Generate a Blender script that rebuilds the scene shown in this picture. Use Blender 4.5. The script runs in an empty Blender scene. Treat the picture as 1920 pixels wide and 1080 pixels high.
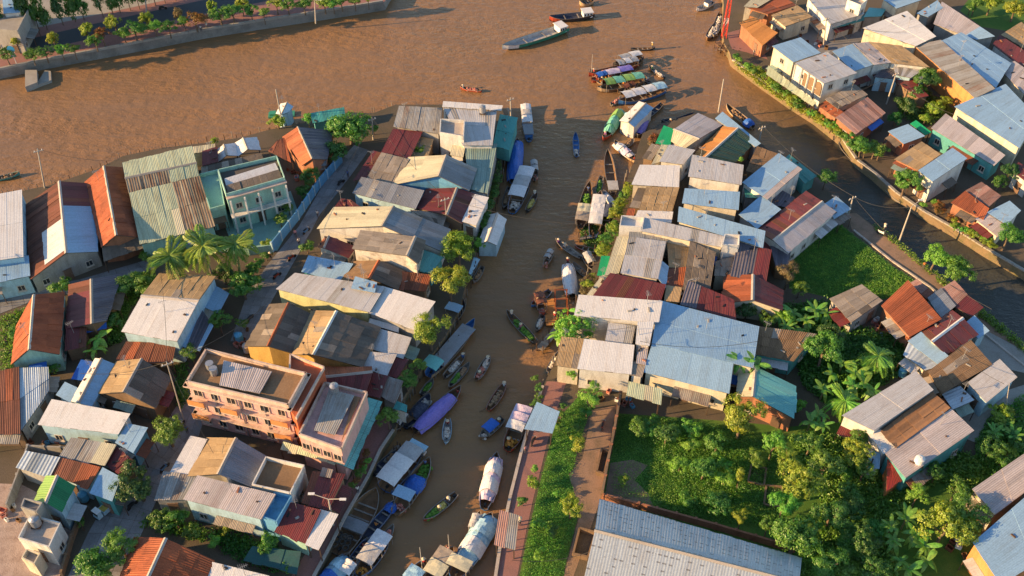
import bpy, bmesh, math, random
from mathutils import Vector, Matrix
random.seed(7)
R = math.radians
scene = bpy.context.scene
COL = scene.collection

# ------------------------------------------------------------------ camera, sky, sun, exposure
H_CAM, ALPHA, F_PX = 107.0, R(46.0), 1850.0
cam_d = bpy.data.cameras.new('camera'); cam = bpy.data.objects.new('camera', cam_d); COL.objects.link(cam)
cam.location = (0, 0, H_CAM); cam.rotation_euler = (ALPHA, 0, 0)
cam_d.sensor_width = 36; cam_d.lens = F_PX / 1920 * 36; cam_d.clip_end = 6000; cam_d.clip_start = 1
scene.camera = cam
SUN_EL = R(16.0)
SUN_TO = Vector((math.cos(R(11)), math.sin(R(11)), 0))       # the way shadows fall on the ground
world = bpy.data.worlds.new('World'); scene.world = world; world.use_nodes = True
wn = world.node_tree.nodes; wl = world.node_tree.links
bg = wn['Background']; sky = wn.new('ShaderNodeTexSky'); sky.sky_type = 'NISHITA'; sky.sun_disc = False
sky.sun_elevation = SUN_EL; sky.sun_rotation = math.atan2(-SUN_TO.x, -SUN_TO.y); sky.air_density = 1.0; sky.dust_density = 0.2; sky.ozone_density = 1.2
wl.new(sky.outputs[0], bg.inputs[0]); bg.inputs[1].default_value = 0.100
sun_d = bpy.data.lights.new('sun', 'SUN'); sun = bpy.data.objects.new('sun', sun_d); COL.objects.link(sun)
sun_d.energy = 5.0; sun_d.angle = R(0.6); sun_d.color = (1.0, 0.63, 0.28)
sd = Vector((SUN_TO.x * math.cos(SUN_EL), SUN_TO.y * math.cos(SUN_EL), -math.sin(SUN_EL)))
sun.rotation_euler = sd.to_track_quat('-Z', 'Y').to_euler()
scene.view_settings.view_transform = 'Standard'; scene.view_settings.look = 'None'
scene.view_settings.exposure = 1.2; scene.view_settings.gamma = 1.0; scene.view_settings.use_curve_mapping = False
scene.cycles.max_bounces = 5; scene.cycles.diffuse_bounces = 3; scene.cycles.glossy_bounces = 2
scene.cycles.transmission_bounces = 2; scene.cycles.transparent_max_bounces = 4

# ------------------------------------------------------------------ helpers
CA, SA = math.cos(ALPHA), math.sin(ALPHA)
WATER = -1.5
def at(px, py, z=0.0):                      # where the sight line through a photo point meets height z
    dx, dy = (px - 960) / F_PX, -(py - 540) / F_PX
    d = Vector((dx, dy * CA + SA, dy * SA - CA)); t = (z - H_CAM) / d.z
    return Vector((d.x * t, d.y * t, z))
def tp(tile, p):                            # tile digits = column, row of 480x270 blocks seen four times enlarged
    if tile is None: return p
    return (480 * int(tile[0]) + p[0] / 4, 270 * int(tile[1]) + p[1] / 4)

def link(o, parent=None):
    COL.objects.link(o)
    if parent is not None: o.parent = parent
    return o
def tag(o, label, cat, group=None, kind=None):
    o['label'] = label
    if cat: o['category'] = cat
    if group: o['group'] = group
    if kind: o['kind'] = kind
    return o
def empty(name, loc, label, cat, group=None, rz=0.0, sc=1.0):
    o = bpy.data.objects.new(name, None); o.empty_display_size = .3; link(o); o.location = loc
    o.rotation_euler = (0, 0, rz); o.scale = (sc, sc, sc) if not isinstance(sc, (tuple, list)) else sc
    return tag(o, label, cat, group)
class MB:
    def __init__(s): s.v = []; s.f = []; s.m = []; s.uv = []
    def add(s, vs, fs, mi=0, uvs=None):
        b = len(s.v); s.v += [tuple(v) for v in vs]
        for f in fs:
            s.f.append([b + i for i in f]); s.m.append(mi)
            s.uv.append([uvs[i] for i in f] if uvs else None)
        return s
    def quad(s, a, b, c, d, mi=0, uvs=None): return s.add([a, b, c, d], [(0, 1, 2, 3)], mi, uvs)
    def box(s, c, d, rz=0.0, mi=0):
        x, y, z = d[0] / 2, d[1] / 2, d[2] / 2; cs, sn = math.cos(rz), math.sin(rz)
        vs = [(c[0] + i * x * cs - j * y * sn, c[1] + i * x * sn + j * y * cs, c[2] + k * z) for k in (-1, 1) for j in (-1, 1) for i in (-1, 1)]
        return s.add(vs, [(0, 2, 3, 1), (4, 5, 7, 6), (0, 1, 5, 4), (2, 6, 7, 3), (0, 4, 6, 2), (1, 3, 7, 5)], mi)
    def prism(s, bot, top, mi=0):
        n = len(bot)
        return s.add(list(bot) + list(top), [tuple(range(n))[::-1], tuple(range(n, 2 * n))] + [(i, (i + 1) % n, n + (i + 1) % n, n + i) for i in range(n)], mi)
    def tube(s, p, q, r0, r1=None, n=6, mi=0):
        p, q = Vector(p), Vector(q); r1 = r0 if r1 is None else r1; d = (q - p).normalized()
        a = d.orthogonal().normalized(); b = d.cross(a); vs = []
        for c, r in ((p, r0), (q, r1)):
            for i in range(n):
                t = 2 * math.pi * i / n; vs.append(c + (a * math.cos(t) + b * math.sin(t)) * r)
        return s.add(vs, [tuple(range(n))[::-1], tuple(range(n, 2 * n))] + [(i, (i + 1) % n, n + (i + 1) % n, n + i) for i in range(n)], mi)
    def cyl(s, c, r, h, n=10, mi=0): return s.tube(c, (c[0], c[1], c[2] + h), r, r, n, mi)
    def mesh(s, name, mats, smooth=False):
        me = bpy.data.meshes.new(name); me.from_pydata(s.v, [], s.f)
        for m in (mats if isinstance(mats, (list, tuple)) else [mats]): me.materials.append(M(m))
        if any(s.m): me.polygons.foreach_set('material_index', s.m)
        if any(u is not None for u in s.uv):
            ul = me.uv_layers.new(name='UVMap'); k = 0
            for u, f in zip(s.uv, s.f):
                for i in range(len(f)):
                    if u: ul.data[k].uv = u[i]
                    k += 1
        if smooth: me.polygons.foreach_set('use_smooth', [True] * len(me.polygons))
        return me
    def build(s, name, mats, parent=None, off=None, smooth=False):
        if off is not None:
            o3 = Vector(off); s.v = [tuple(Vector(v) - o3) for v in s.v]
        return link(bpy.data.objects.new(name, s.mesh(name, mats, smooth)), parent)

# ------------------------------------------------------------------ materials
MATS = {}
MDEF = {}
def M(name):
    if name in MATS: return MATS[name]
    MATS[name] = m = MDEF[name](name); return m
def base(name):
    m = bpy.data.materials.new(name); m.use_nodes = True; nt = m.node_tree; return m, nt, nt.nodes['Principled BSDF']
def nd(nt, t, **kw):
    n = nt.nodes.new(t)
    for k, v in kw.items():
        if k.startswith('i_'): n.inputs[k[2:]].default_value = v
        else: setattr(n, k, v)
    return n
def mixc(nt, fac, a, b, mode='MIX'):
    n = nt.nodes.new('ShaderNodeMix'); n.data_type = 'RGBA'; n.blend_type = mode
    for s, v in ((n.inputs[0], fac), (n.inputs[6], a), (n.inputs[7], b)):
        if isinstance(v, (int, float)): s.default_value = v
        elif isinstance(v, (tuple, list)): s.default_value = (*v[:3], 1)
        else: nt.links.new(v, s)
    return n.outputs[2]
def rng(nt, val, a, b, c=0.0, d=1.0):
    n = nt.nodes.new('ShaderNodeMapRange'); nt.links.new(val, n.inputs[0])
    for i, v in enumerate((a, b, c, d)): n.inputs[i + 1].default_value = v
    return n.outputs[0]
def math_(nt, op, a, b=None):
    n = nt.nodes.new('ShaderNodeMath'); n.operation = op
    for s, v in ((n.inputs[0], a), (n.inputs[1], b)):
        if v is None: continue
        if isinstance(v, (int, float)): s.default_value = v
        else: nt.links.new(v, s)
    return n.outputs[0]
def noise(nt, vec, scale, detail=4, rough=.55, sc=None):
    n = nd(nt, 'ShaderNodeTexNoise'); n.inputs['Scale'].default_value = scale; n.inputs['Detail'].default_value = detail; n.inputs['Roughness'].default_value = rough
    if sc:
        mp = nd(nt, 'ShaderNodeMapping'); mp.inputs['Scale'].default_value = sc; nt.links.new(vec, mp.inputs['Vector']); vec = mp.outputs[0]
    nt.links.new(vec, n.inputs['Vector']); return n.outputs['Fac']
def roofdef(col, stain=(.20, .13, .08), amt=.4, metal=0.0, rough=.5, rib=.25, ribh=.35, streak=.5, var=.22, dash=0, ribd=.9):
    def f(name):
        m, nt, b = base('roof_' + name); L = nt.links
        pos = nd(nt, 'ShaderNodeNewGeometry').outputs['Position']; uv = nd(nt, 'ShaderNodeUVMap').outputs[0]
        rnd = nd(nt, 'ShaderNodeObjectInfo').outputs['Random']
        blot = noise(nt, pos, .35, 5, .65); st = noise(nt, uv, 1.0, 4, .6, (2.2, .16, 1)); fine = noise(nt, pos, 5.0, 3)
        k = math_(nt, 'ADD', math_(nt, 'MULTIPLY', blot, 1 - streak), math_(nt, 'MULTIPLY', st, streak))
        k = rng(nt, k, .62 - .3 * amt, .78 - .18 * amt, 0, .25 + .7 * amt)
        c = mixc(nt, k, col, stain)
        v = math_(nt, 'MULTIPLY', rng(nt, rnd, 0, 1, 1 - var, 1 + var * .6), rng(nt, fine, .3, .7, .86, 1.1))
        sx = nd(nt, 'ShaderNodeSeparateXYZ'); L.new(uv, sx.inputs[0])
        w = math_(nt, 'SINE', math_(nt, 'MULTIPLY', sx.outputs[0], 2 * math.pi / rib))
        v = math_(nt, 'MULTIPLY', v, rng(nt, w, -1, -.2, ribd, 1.0))  # rib valleys darkened in the colour, as painted groove shading
        if dash:
            fr = math_(nt, 'FRACT', math_(nt, 'MULTIPLY', sx.outputs[1], 1.15)); cell = nd(nt, 'ShaderNodeTexWhiteNoise', noise_dimensions='2D')
            cb = nd(nt, 'ShaderNodeCombineXYZ'); L.new(math_(nt, 'FLOOR', math_(nt, 'MULTIPLY', sx.outputs[0], 1.5)), cb.inputs[0]); L.new(math_(nt, 'FLOOR', math_(nt, 'MULTIPLY', sx.outputs[1], 1.15)), cb.inputs[1])
            L.new(cb.outputs[0], cell.inputs['Vector'])
            fu = math_(nt, 'FRACT', math_(nt, 'MULTIPLY', sx.outputs[0], 1.5))
            on = math_(nt, 'MULTIPLY', math_(nt, 'LESS_THAN', fr, .2), math_(nt, 'MULTIPLY', math_(nt, 'GREATER_THAN', math_(nt, 'ADD', cell.outputs['Value'], math_(nt, 'MULTIPLY', blot, .9)), 1.05), math_(nt, 'LESS_THAN', fu, .62)))
            c = mixc(nt, math_(nt, 'MULTIPLY', on, .65), c, (.10, .09, .09))
        hv = nd(nt, 'ShaderNodeHueSaturation'); L.new(c, hv.inputs['Color']); L.new(v, hv.inputs['Value'])
        L.new(hv.outputs[0], b.inputs['Base Color']); b.inputs['Metallic'].default_value = metal
        L.new(rng(nt, k, 0, 1, rough, min(1, rough + .3)), b.inputs['Roughness']); b.inputs['Specular IOR Level'].default_value = .4
        bp = nd(nt, 'ShaderNodeBump'); bp.inputs['Strength'].default_value = ribh; bp.inputs['Distance'].default_value = .04
        L.new(math_(nt, 'ADD', w, math_(nt, 'MULTIPLY', fine, .8)), bp.inputs['Height']); L.new(bp.outputs[0], b.inputs['Normal'])
        return m
    return f
G = (.20, .13, .08)
MDEF.update({
 'zinc': roofdef((.52, .52, .53), (.30, .22, .16), .5, .15, .42, .22, .2, .6, .07, 0, .93), 'zincwhite': roofdef((.69, .68, .67), (.46, .38, .31), .42, .05, .45, .22, .15, .6, .05, 0, .95),
 'zincblue': roofdef((.30, .47, .64), (.22, .28, .33), .45, .15, .40, .22, .15, .6, .06, 0, .93), 'zincdark': roofdef((.27, .29, .32), (.16, .13, .11), .5, .25, .45),  # zincblue: shaded zinc's sky blue put into the colour, besides blue sheets
 'zincold': roofdef((.36, .36, .35), (.20, .14, .09), .65, .15, .55), 'zincstripe': roofdef((.45, .52, .58), G, .3, .25, .42, .5, .6, .5, .5),
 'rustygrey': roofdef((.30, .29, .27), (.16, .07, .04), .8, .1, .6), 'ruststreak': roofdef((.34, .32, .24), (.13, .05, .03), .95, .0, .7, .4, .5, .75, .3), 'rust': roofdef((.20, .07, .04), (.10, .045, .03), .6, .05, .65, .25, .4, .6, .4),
 'rustorange': roofdef((.38, .105, .04), (.17, .055, .03), .65, .0, .65, .25, .4, .6, .35), 'maroon': roofdef((.17, .035, .035), (.10, .05, .045), .6, .1, .45, .22, .4, .6, .25),
 'red': roofdef((.36, .04, .03), (.15, .05, .04), .4, .0, .5), 'rustypink': roofdef((.38, .23, .19), (.25, .07, .04), .6, .05, .6, .25, .4, .6, .4),
 'orangetile': roofdef((.40, .10, .035), (.16, .05, .03), .6, .0, .7, .25, .7, .2, .2), 'browntile': roofdef((.28, .15, .075), (.17, .09, .05), .4, .0, .75, .9, .5, .2, .3),
 'fibro': roofdef((.34, .29, .24), (.17, .13, .10), .6, .0, .8, .18, .5, .45, .22), 'fibro_tan': roofdef((.44, .31, .17), (.22, .14, .07), .55, .0, .8, .18, .5, .4, .2),
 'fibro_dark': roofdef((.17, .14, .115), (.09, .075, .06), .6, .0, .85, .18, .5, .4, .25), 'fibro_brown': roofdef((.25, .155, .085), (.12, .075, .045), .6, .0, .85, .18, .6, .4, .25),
 'orangefib': roofdef((.50, .22, .06), (.30, .13, .05), .4, .0, .75), 'palegreen': roofdef((.46, .52, .36), (.25, .22, .13), .55, .05, .55, .24, .35, .7, .12),
 'greengrey': roofdef((.22, .32, .29), (.18, .17, .13), .5, .1, .5), 'teal': roofdef((.06, .30, .28), (.10, .18, .15), .4, .05, .5), 'tealpale': roofdef((.16, .46, .44), (.2, .3, .26), .35, .05, .5),
 'green': roofdef((.025, .22, .08), (.05, .12, .05), .3, .05, .45), 'lime': roofdef((.26, .45, .10), (.2, .28, .1), .3, .05, .45), 'greendark': roofdef((.04, .11, .075), (.10, .06, .04), .6, .05, .6, .3, .8),
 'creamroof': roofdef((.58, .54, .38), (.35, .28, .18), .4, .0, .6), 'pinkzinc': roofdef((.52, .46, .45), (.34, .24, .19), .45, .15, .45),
 'shedmarks': roofdef((.42, .48, .54), (.30, .30, .31), .5, .15, .45, .33, .2, .5, .05, 1, .9), 'darkstripe': roofdef((.13, .12, .15), (.06, .05, .06), .5, .1, .5, .45, .9),
})
def plaindef(col, rough=.8, n1=.5, dirt=(.22, .18, .14), amt=.35, metal=0.0, var=0.0, bump=.15, spec=.3, zs=None):
    def f(name):
        m, nt, b = base(name); L = nt.links
        pos = nd(nt, 'ShaderNodeNewGeometry').outputs['Position']
        k = rng(nt, noise(nt, pos, n1, 6, .62, (1, 1, zs) if zs else None), .45, .75, 0, amt)
        c = mixc(nt, k, col, dirt); fine = noise(nt, pos, 6.0, 3)
        v = rng(nt, fine, .3, .7, .85, 1.12)
        if var: v = math_(nt, 'MULTIPLY', v, rng(nt, nd(nt, 'ShaderNodeObjectInfo').outputs['Random'], 0, 1, 1 - var, 1 + var))
        hv = nd(nt, 'ShaderNodeHueSaturation'); L.new(c, hv.inputs['Color']); L.new(v, hv.inputs['Value'])
        L.new(hv.outputs[0], b.inputs['Base Color']); b.inputs['Roughness'].default_value = rough; b.inputs['Metallic'].default_value = metal
        b.inputs['Specular IOR Level'].default_value = spec
        if bump:
            bp = nd(nt, 'ShaderNodeBump'); bp.inputs['Strength'].default_value = bump; bp.inputs['Distance'].default_value = .1
            L.new(fine, bp.inputs['Height']); L.new(bp.outputs[0], b.inputs['Normal'])
        return m
    return f
def W(c, **k): return plaindef(tuple(x * .92 for x in c), .85, .8, (c[0] * .42 + .02, c[1] * .40 + .015, c[2] * .38 + .01), .75, zs=.28, **k)
MDEF.update({
 'w_white': W((.70, .69, .66)), 'w_cream': W((.66, .60, .47)), 'w_yellow': W((.60, .40, .13)), 'w_blue': W((.14, .38, .62)), 'w_lightblue': W((.40, .60, .72)),
 'w_mint': W((.36, .60, .52)), 'w_pink': W((.68, .42, .39)), 'w_orange': W((.62, .27, .10)), 'w_grey': W((.38, .37, .35)), 'w_brick': W((.38, .17, .10)), 'w_tin': W((.30, .31, .32)),
 'w_brown': W((.24, .16, .10)), 'w_teal': W((.10, .36, .36)), 'w_limecream': W((.62, .64, .36)), 'w_red': W((.45, .09, .06)), 'w_dirtywhite': plaindef((.62, .57, .5), .85, .9, (.2, .16, .12), .85),
 'glass': plaindef((.03, .035, .04), .12, .5, (.02, .02, .02), .1, bump=0, spec=.6), 'frame': plaindef((.55, .50, .44), .6), 'darkwood': plaindef((.10, .06, .04), .7), 'door': plaindef((.16, .10, .07), .6, var=.3),
 'ridge': plaindef((.42, .38, .34), .6, var=.3), 'deck': plaindef((.10, .09, .085), .9), 'concrete': plaindef((.34, .32, .29), .85, .4, (.2, .17, .14), .6), 'concrete_lit': plaindef((.48, .42, .37), .85, .4, (.3, .24, .2), .6),  # concrete_lit: same concrete with warm sunlight put into its tone
 'terracotta': plaindef((.46, .12, .055), .75, .5, (.3, .1, .06), .4), 'cornice': plaindef((.62, .48, .40), .8, .9, (.3, .2, .15), .7, zs=.3), 'metal': plaindef((.38, .38, .38), .45, metal=.4), 'pole': plaindef((.44, .40, .35), .8), 'redpaint': plaindef((.60, .05, .03), .5), 'whitepaint': plaindef((.75, .74, .72), .5),
 'earth': plaindef((.12, .095, .07), .95, .18, (.07, .065, .04), .8, bump=.4), 'dirtpath': plaindef((.30, .195, .135), .95, .5, (.15, .115, .075), .9, bump=.3), 'alley': plaindef((.22, .22, .23), .85, .25, (.14, .13, .13), .7),
 'alleyslab': plaindef((.25, .25, .26), .85, .35, (.13, .12, .12), .8, var=.16), 'asphalt': plaindef((.055, .06, .068), .8, .15, (.08, .08, .08), .5), 'brickpave': plaindef((.30, .15, .13), .9, .4, (.2, .12, .11), .6), 'grass': plaindef((.065, .155, .025), .95, .25, (.15, .21, .04), .9, bump=.6), 'rubble': plaindef((.40, .31, .27), .9, .7, (.22, .15, .12), .9, bump=.6),
 'embank': plaindef((.26, .24, .22), .9, .3, (.11, .10, .09), .9, bump=.4), 'bankmud': plaindef((.21, .15, .09), .95, .5, (.09, .10, .04), .9, bump=.6), 'tealpave': plaindef((.22, .40, .38), .8, .4, (.2, .28, .26), .6),
 'trunk': plaindef((.16, .115, .08), .95, 1.5), 'palmtrunk': plaindef((.26, .21, .17), .95, 1.5), 'bananatrunk': plaindef((.20, .19, .09), .8, 2.),
 'wood': plaindef((.20, .115, .06), .7, .8, (.08, .05, .03), .8, var=.25), 'woodgrey': plaindef((.26, .23, .20), .75, .8, (.12, .10, .08), .8, var=.2), 'blackhull': plaindef((.035, .035, .04), .5, .8, (.08, .06, .04), .5),
 'hullblue': plaindef((.04, .16, .42), .45, .8, (.10, .10, .12), .5), 'hullgreen': plaindef((.05, .28, .18), .5, .8, (.14, .12, .08), .5), 'hullteal': plaindef((.10, .42, .38), .5, .8, (.15, .2, .16), .5), 'hullred': plaindef((.38, .06, .03), .5, .8, (.14, .06, .04), .5), 'hulltan': plaindef((.48, .34, .20), .6, .8, (.2, .13, .08), .6),
 'tarpwhite': plaindef((.68, .67, .68), .55, 1.2, (.4, .38, .38), .5, bump=.5), 'tarpblue': plaindef((.03, .13, .50), .45, 1.2, (.03, .08, .28), .6, bump=.5), 'tarppurple': plaindef((.23, .19, .56), .5, 1.2, (.15, .12, .4), .4, bump=.5), 'tarpgreen': plaindef((.18, .50, .36), .5, 1.2, (.1, .3, .22), .5, bump=.5),
 'tarpcyan': plaindef((.38, .58, .70), .5, 1.0, (.10, .30, .50), .8, bump=.5), 'tarpgrey': plaindef((.42, .42, .42), .6, 1.2, (.25, .22, .2), .6, bump=.4), 'tarpdark': plaindef((.06, .07, .11), .5, 1.2, (.03, .03, .06), .5, bump=.5), 'tarplilac': plaindef((.56, .46, .60), .5, 1.2, (.7, .66, .7), .6, bump=.5), 'tarpemerald': plaindef((.015, .34, .14), .5, 1.2, (.01, .2, .08), .5, bump=.5),
 'skin': plaindef((.30, .16, .10), .6, bump=0), 'hair': plaindef((.02, .018, .016), .6, bump=0), 'trousers': plaindef((.06, .06, .08), .8, bump=0), 'hat': plaindef((.62, .52, .36), .8, bump=0),
 's_white': plaindef((.65, .63, .6), .8, bump=0), 's_red': plaindef((.50, .05, .05), .8, bump=0), 's_blue': plaindef((.07, .16, .40), .8, bump=0), 's_purple': plaindef((.25, .08, .32), .8, bump=0), 's_orange': plaindef((.62, .22, .04), .8, bump=0), 's_yellow': plaindef((.60, .46, .10), .8, bump=0), 's_green': plaindef((.06, .25, .12), .8, bump=0), 's_pink': plaindef((.6, .28, .32), .8, bump=0),
 'g_green': plaindef((.10, .24, .03), .7, 3., (.05, .12, .02), .7), 'g_orange': plaindef((.55, .22, .04), .7, 3., (.5, .36, .05), .7), 'g_yellow': plaindef((.55, .44, .12), .7, 3., (.4, .5, .2), .6), 'g_white': plaindef((.6, .56, .5), .7, 3., (.35, .22, .15), .8), 'g_brown': plaindef((.26, .16, .09), .8, 3., (.4, .3, .2), .6), 'g_mix': plaindef((.45, .12, .08), .7, 4., (.55, .55, .5), .9),
 'signblue': plaindef((.03, .30, .60), .4, bump=0), 'plasticblue': plaindef((.10, .35, .55), .4), 'tankgrey': plaindef((.45, .46, .48), .35, metal=.6), 'carpaint': plaindef((.55, .56, .58), .3, bump=0), 'black': plaindef((.02, .02, .022), .6), 'cable': plaindef((.05, .05, .05), .6, bump=0), 'net': plaindef((.03, .10, .10), .8, .6, (.06, .09, .11), .6),
})
def leafdef(c1, c2, trans=.42):
    def f(name):
        m = bpy.data.materials.new('leaf_' + name); m.use_nodes = True; nt = m.node_tree; L = nt.links; nt.nodes.remove(nt.nodes['Principled BSDF'])
        pos = nd(nt, 'ShaderNodeNewGeometry').outputs['Position']; rnd = nd(nt, 'ShaderNodeObjectInfo').outputs['Random']
        c = mixc(nt, rng(nt, noise(nt, pos, .9, 3), .35, .65), c1, c2)
        hv = nd(nt, 'ShaderNodeHueSaturation'); L.new(c, hv.inputs['Color']); L.new(rng(nt, rnd, 0, 1, .475, .52), hv.inputs['Hue'])
        L.new(rng(nt, noise(nt, pos, 4.0, 2), .3, .7, .65, 1.3), hv.inputs['Value'])
        d = nd(nt, 'ShaderNodeBsdfDiffuse'); t = nd(nt, 'ShaderNodeBsdfTranslucent'); x = nd(nt, 'ShaderNodeMixShader'); x.inputs[0].default_value = trans
        L.new(hv.outputs[0], d.inputs['Color']); L.new(hv.outputs[0], t.inputs['Color']); L.new(d.outputs[0], x.inputs[1]); L.new(t.outputs[0], x.inputs[2])
        g = nd(nt, 'ShaderNodeBsdfGlossy'); g.inputs['Roughness'].default_value = .45; y = nd(nt, 'ShaderNodeMixShader'); y.inputs[0].default_value = .05
        L.new(x.outputs[0], y.inputs[1]); L.new(g.outputs[0], y.inputs[2]); L.new(y.outputs[0], nt.nodes['Material Output'].inputs[0])
        return m
    return f
MDEF.update({'green': MDEF['green'], 'l_green': leafdef((0.056, 0.195, 0.029), (0.112, 0.273, 0.039)), 'l_yellow': leafdef((0.21, 0.36, 0.028), (0.37, 0.45, 0.04)), 'l_dark': leafdef((0.038, 0.130, 0.029), (0.070, 0.182, 0.033)),
 'l_mid': leafdef((0.103, 0.273, 0.034), (0.187, 0.364, 0.046)), 'l_lime': leafdef((0.178, 0.468, 0.052), (0.272, 0.533, 0.065)), 'l_orange': leafdef((0.350, 0.130, 0.030), (0.220, 0.140, 0.030)), 'l_tan': leafdef((0.260, 0.190, 0.090), (0.180, 0.150, 0.050)), 'l_banana': leafdef((0.131, 0.377, 0.052), (0.234, 0.442, 0.065), .45), 'l_palm': leafdef((0.169, 0.312, 0.039), (0.281, 0.377, 0.052), .35), 'l_grass': leafdef((0.075, 0.273, 0.039), (0.140, 0.338, 0.046), .3)})
def waterdef(name):
    m, nt, b = base('muddy_water'); L = nt.links; pos = nd(nt, 'ShaderNodeNewGeometry').outputs['Position']
    n1 = noise(nt, pos, .035, 4, .6); n2 = noise(nt, pos, .16, 3, .5, (1.0, 2.2, 1))
    c = mixc(nt, rng(nt, n1, .35, .65), (.285, .156, .068), (.240, .135, .062)); c = mixc(nt, rng(nt, n2, .4, .7, 0, .35), c, (.33, .182, .080))
    st = nd(nt, 'ShaderNodeMapping'); st.inputs['Rotation'].default_value = (0, 0, R(-14)); st.inputs['Scale'].default_value = (.22, 1.5, 1); L.new(pos, st.inputs['Vector'])
    flow = noise(nt, st.outputs[0], .11, 5, .62); c = mixc(nt, rng(nt, flow, .42, .66, 0, .55), c, (.215, .138, .082))      # slicks and silt streaks along the current
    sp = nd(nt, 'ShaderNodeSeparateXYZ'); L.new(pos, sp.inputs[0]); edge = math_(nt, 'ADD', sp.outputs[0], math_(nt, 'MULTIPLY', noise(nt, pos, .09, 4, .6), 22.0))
    c = mixc(nt, rng(nt, edge, 58, 72, 0, .9), c, (.040, .055, .055))      # side canal: clearer water, plus its shade and sky reflection put into the colour
    L.new(c, b.inputs['Base Color']); b.inputs['Roughness'].default_value = .2; b.inputs['IOR'].default_value = 1.33
    r = nd(nt, 'ShaderNodeMapping'); r.inputs['Rotation'].default_value = (0, 0, R(28)); r.inputs['Scale'].default_value = (.45, 1.0, 1); L.new(pos, r.inputs['Vector'])
    w1 = noise(nt, r.outputs[0], 1.15, 3, .6); w2 = noise(nt, pos, .42, 3, .55); w3 = noise(nt, pos, 3.2, 2, .5)
    h = math_(nt, 'ADD', math_(nt, 'ADD', math_(nt, 'MULTIPLY', w1, .55), math_(nt, 'MULTIPLY', w2, .5)), math_(nt, 'MULTIPLY', w3, .12))
    calm = noise(nt, pos, .02, 2); bp = nd(nt, 'ShaderNodeBump'); bp.inputs['Distance'].default_value = .5
    L.new(math_(nt, 'MULTIPLY', rng(nt, calm, .35, .65, .6, 1.0), rng(nt, flow, .40, .66, 1.0, .45)), bp.inputs['Strength']); L.new(h, bp.inputs['Height']); L.new(bp.outputs[0], b.inputs['Normal'])
    return m
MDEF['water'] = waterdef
# ------------------------------------------------------------------ building kit
rr = random.Random(11)
ROWS = ('fibro', 'orangetile', 'browntile')
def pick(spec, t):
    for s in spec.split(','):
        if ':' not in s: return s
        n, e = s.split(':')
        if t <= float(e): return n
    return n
OLD = {'rust': 'rustorange', 'zincold': 'rustygrey', 'zinc': 'zincold', 'fibro': 'fibro_dark', 'fibro_tan': 'fibro', 'maroon': 'rust', 'rustygrey': 'rust', 'rustorange': 'rust', 'fibro_dark': 'fibro', 'palegreen': 'creamroof', 'zincdark': 'zincold', 'fibro_brown': 'fibro', 'rustypink': 'rust'}
def sheets(parent, org, a, b, c, d, spec, pw=1.15):
    """roofing sheets laid over the slope a b (eave) c d (top), each a thin slab of its own"""
    n = max(1, round(max((b - a).length, (c - d).length) / pw)); ln = ((d - a).length + (c - b).length) / 2
    nrm = (b - a).cross(d - a).normalized()
    if nrm.z < 0: nrm.negate()
    first = spec.split(',')[0].split(':')[0]
    if n > 40: n = 40
    nr = max(1, round(ln / 2.1)) if first.startswith(ROWS) else (2 if ln > 7.5 else 1)
    nr = min(nr, 5, max(1, 280 // n))
    wl_ = (b - a).length
    for j in range(nr):
        v0, v1 = j / nr, (j + 1) / nr
        for i in range(n):
            u0, u1 = i / n, (i + 1) / n
            P = [a.lerp(b, u).lerp(d.lerp(c, u), v) for u, v in ((u0, v0), (u1, v0), (u1, v1), (u0, v1))]
            new = first.startswith(('zinc', 'pinkz', 'shed', 'cream', 'tarp')) and first != 'zincold'; up = .05 + (rr.random() * .006 + (.008 if i % 2 else 0) if new else rr.random() * .03 + (.02 if i % 2 else 0)); e0 = .035 if j else 0.0
            ov = (P[1] - P[0]).normalized() * .03; dn = (P[0] - P[3]).normalized() * (rr.random() * .12 if j == 0 else .08)
            top = [P[0] - ov + dn + nrm * (up + e0), P[1] + ov + dn + nrm * (up + e0), P[2] + ov + nrm * up, P[3] - ov + nrm * up]
            if not new: top = [p + nrm * rr.uniform(-.015, .05) for p in top]; top[0] += dn * rr.uniform(-.3, 1.6); top[1] += dn * rr.uniform(-.3, 1.6)
            bot = [p - nrm * .035 for p in top]
            uvs = [(u0 * wl_, v0 * ln), (u1 * wl_, v0 * ln), (u1 * wl_, v1 * ln), (u0 * wl_, v1 * ln)]
            mt = pick(spec, (u0 + u1) / 2)
            if rr.random() < .08 and mt in OLD: mt = OLD[mt]
            mb = MB(); mb.add(top, [(0, 1, 2, 3)], 0, uvs); mb.add(bot, [(3, 2, 1, 0)], 0, uvs)
            for k in range(4): mb.add([bot[k], bot[(k + 1) % 4], top[(k + 1) % 4], top[k]], [(0, 1, 2, 3)], 0, [uvs[k], uvs[(k + 1) % 4]] * 2)
            mb.build('roof_sheet', mt, parent, org)
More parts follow.
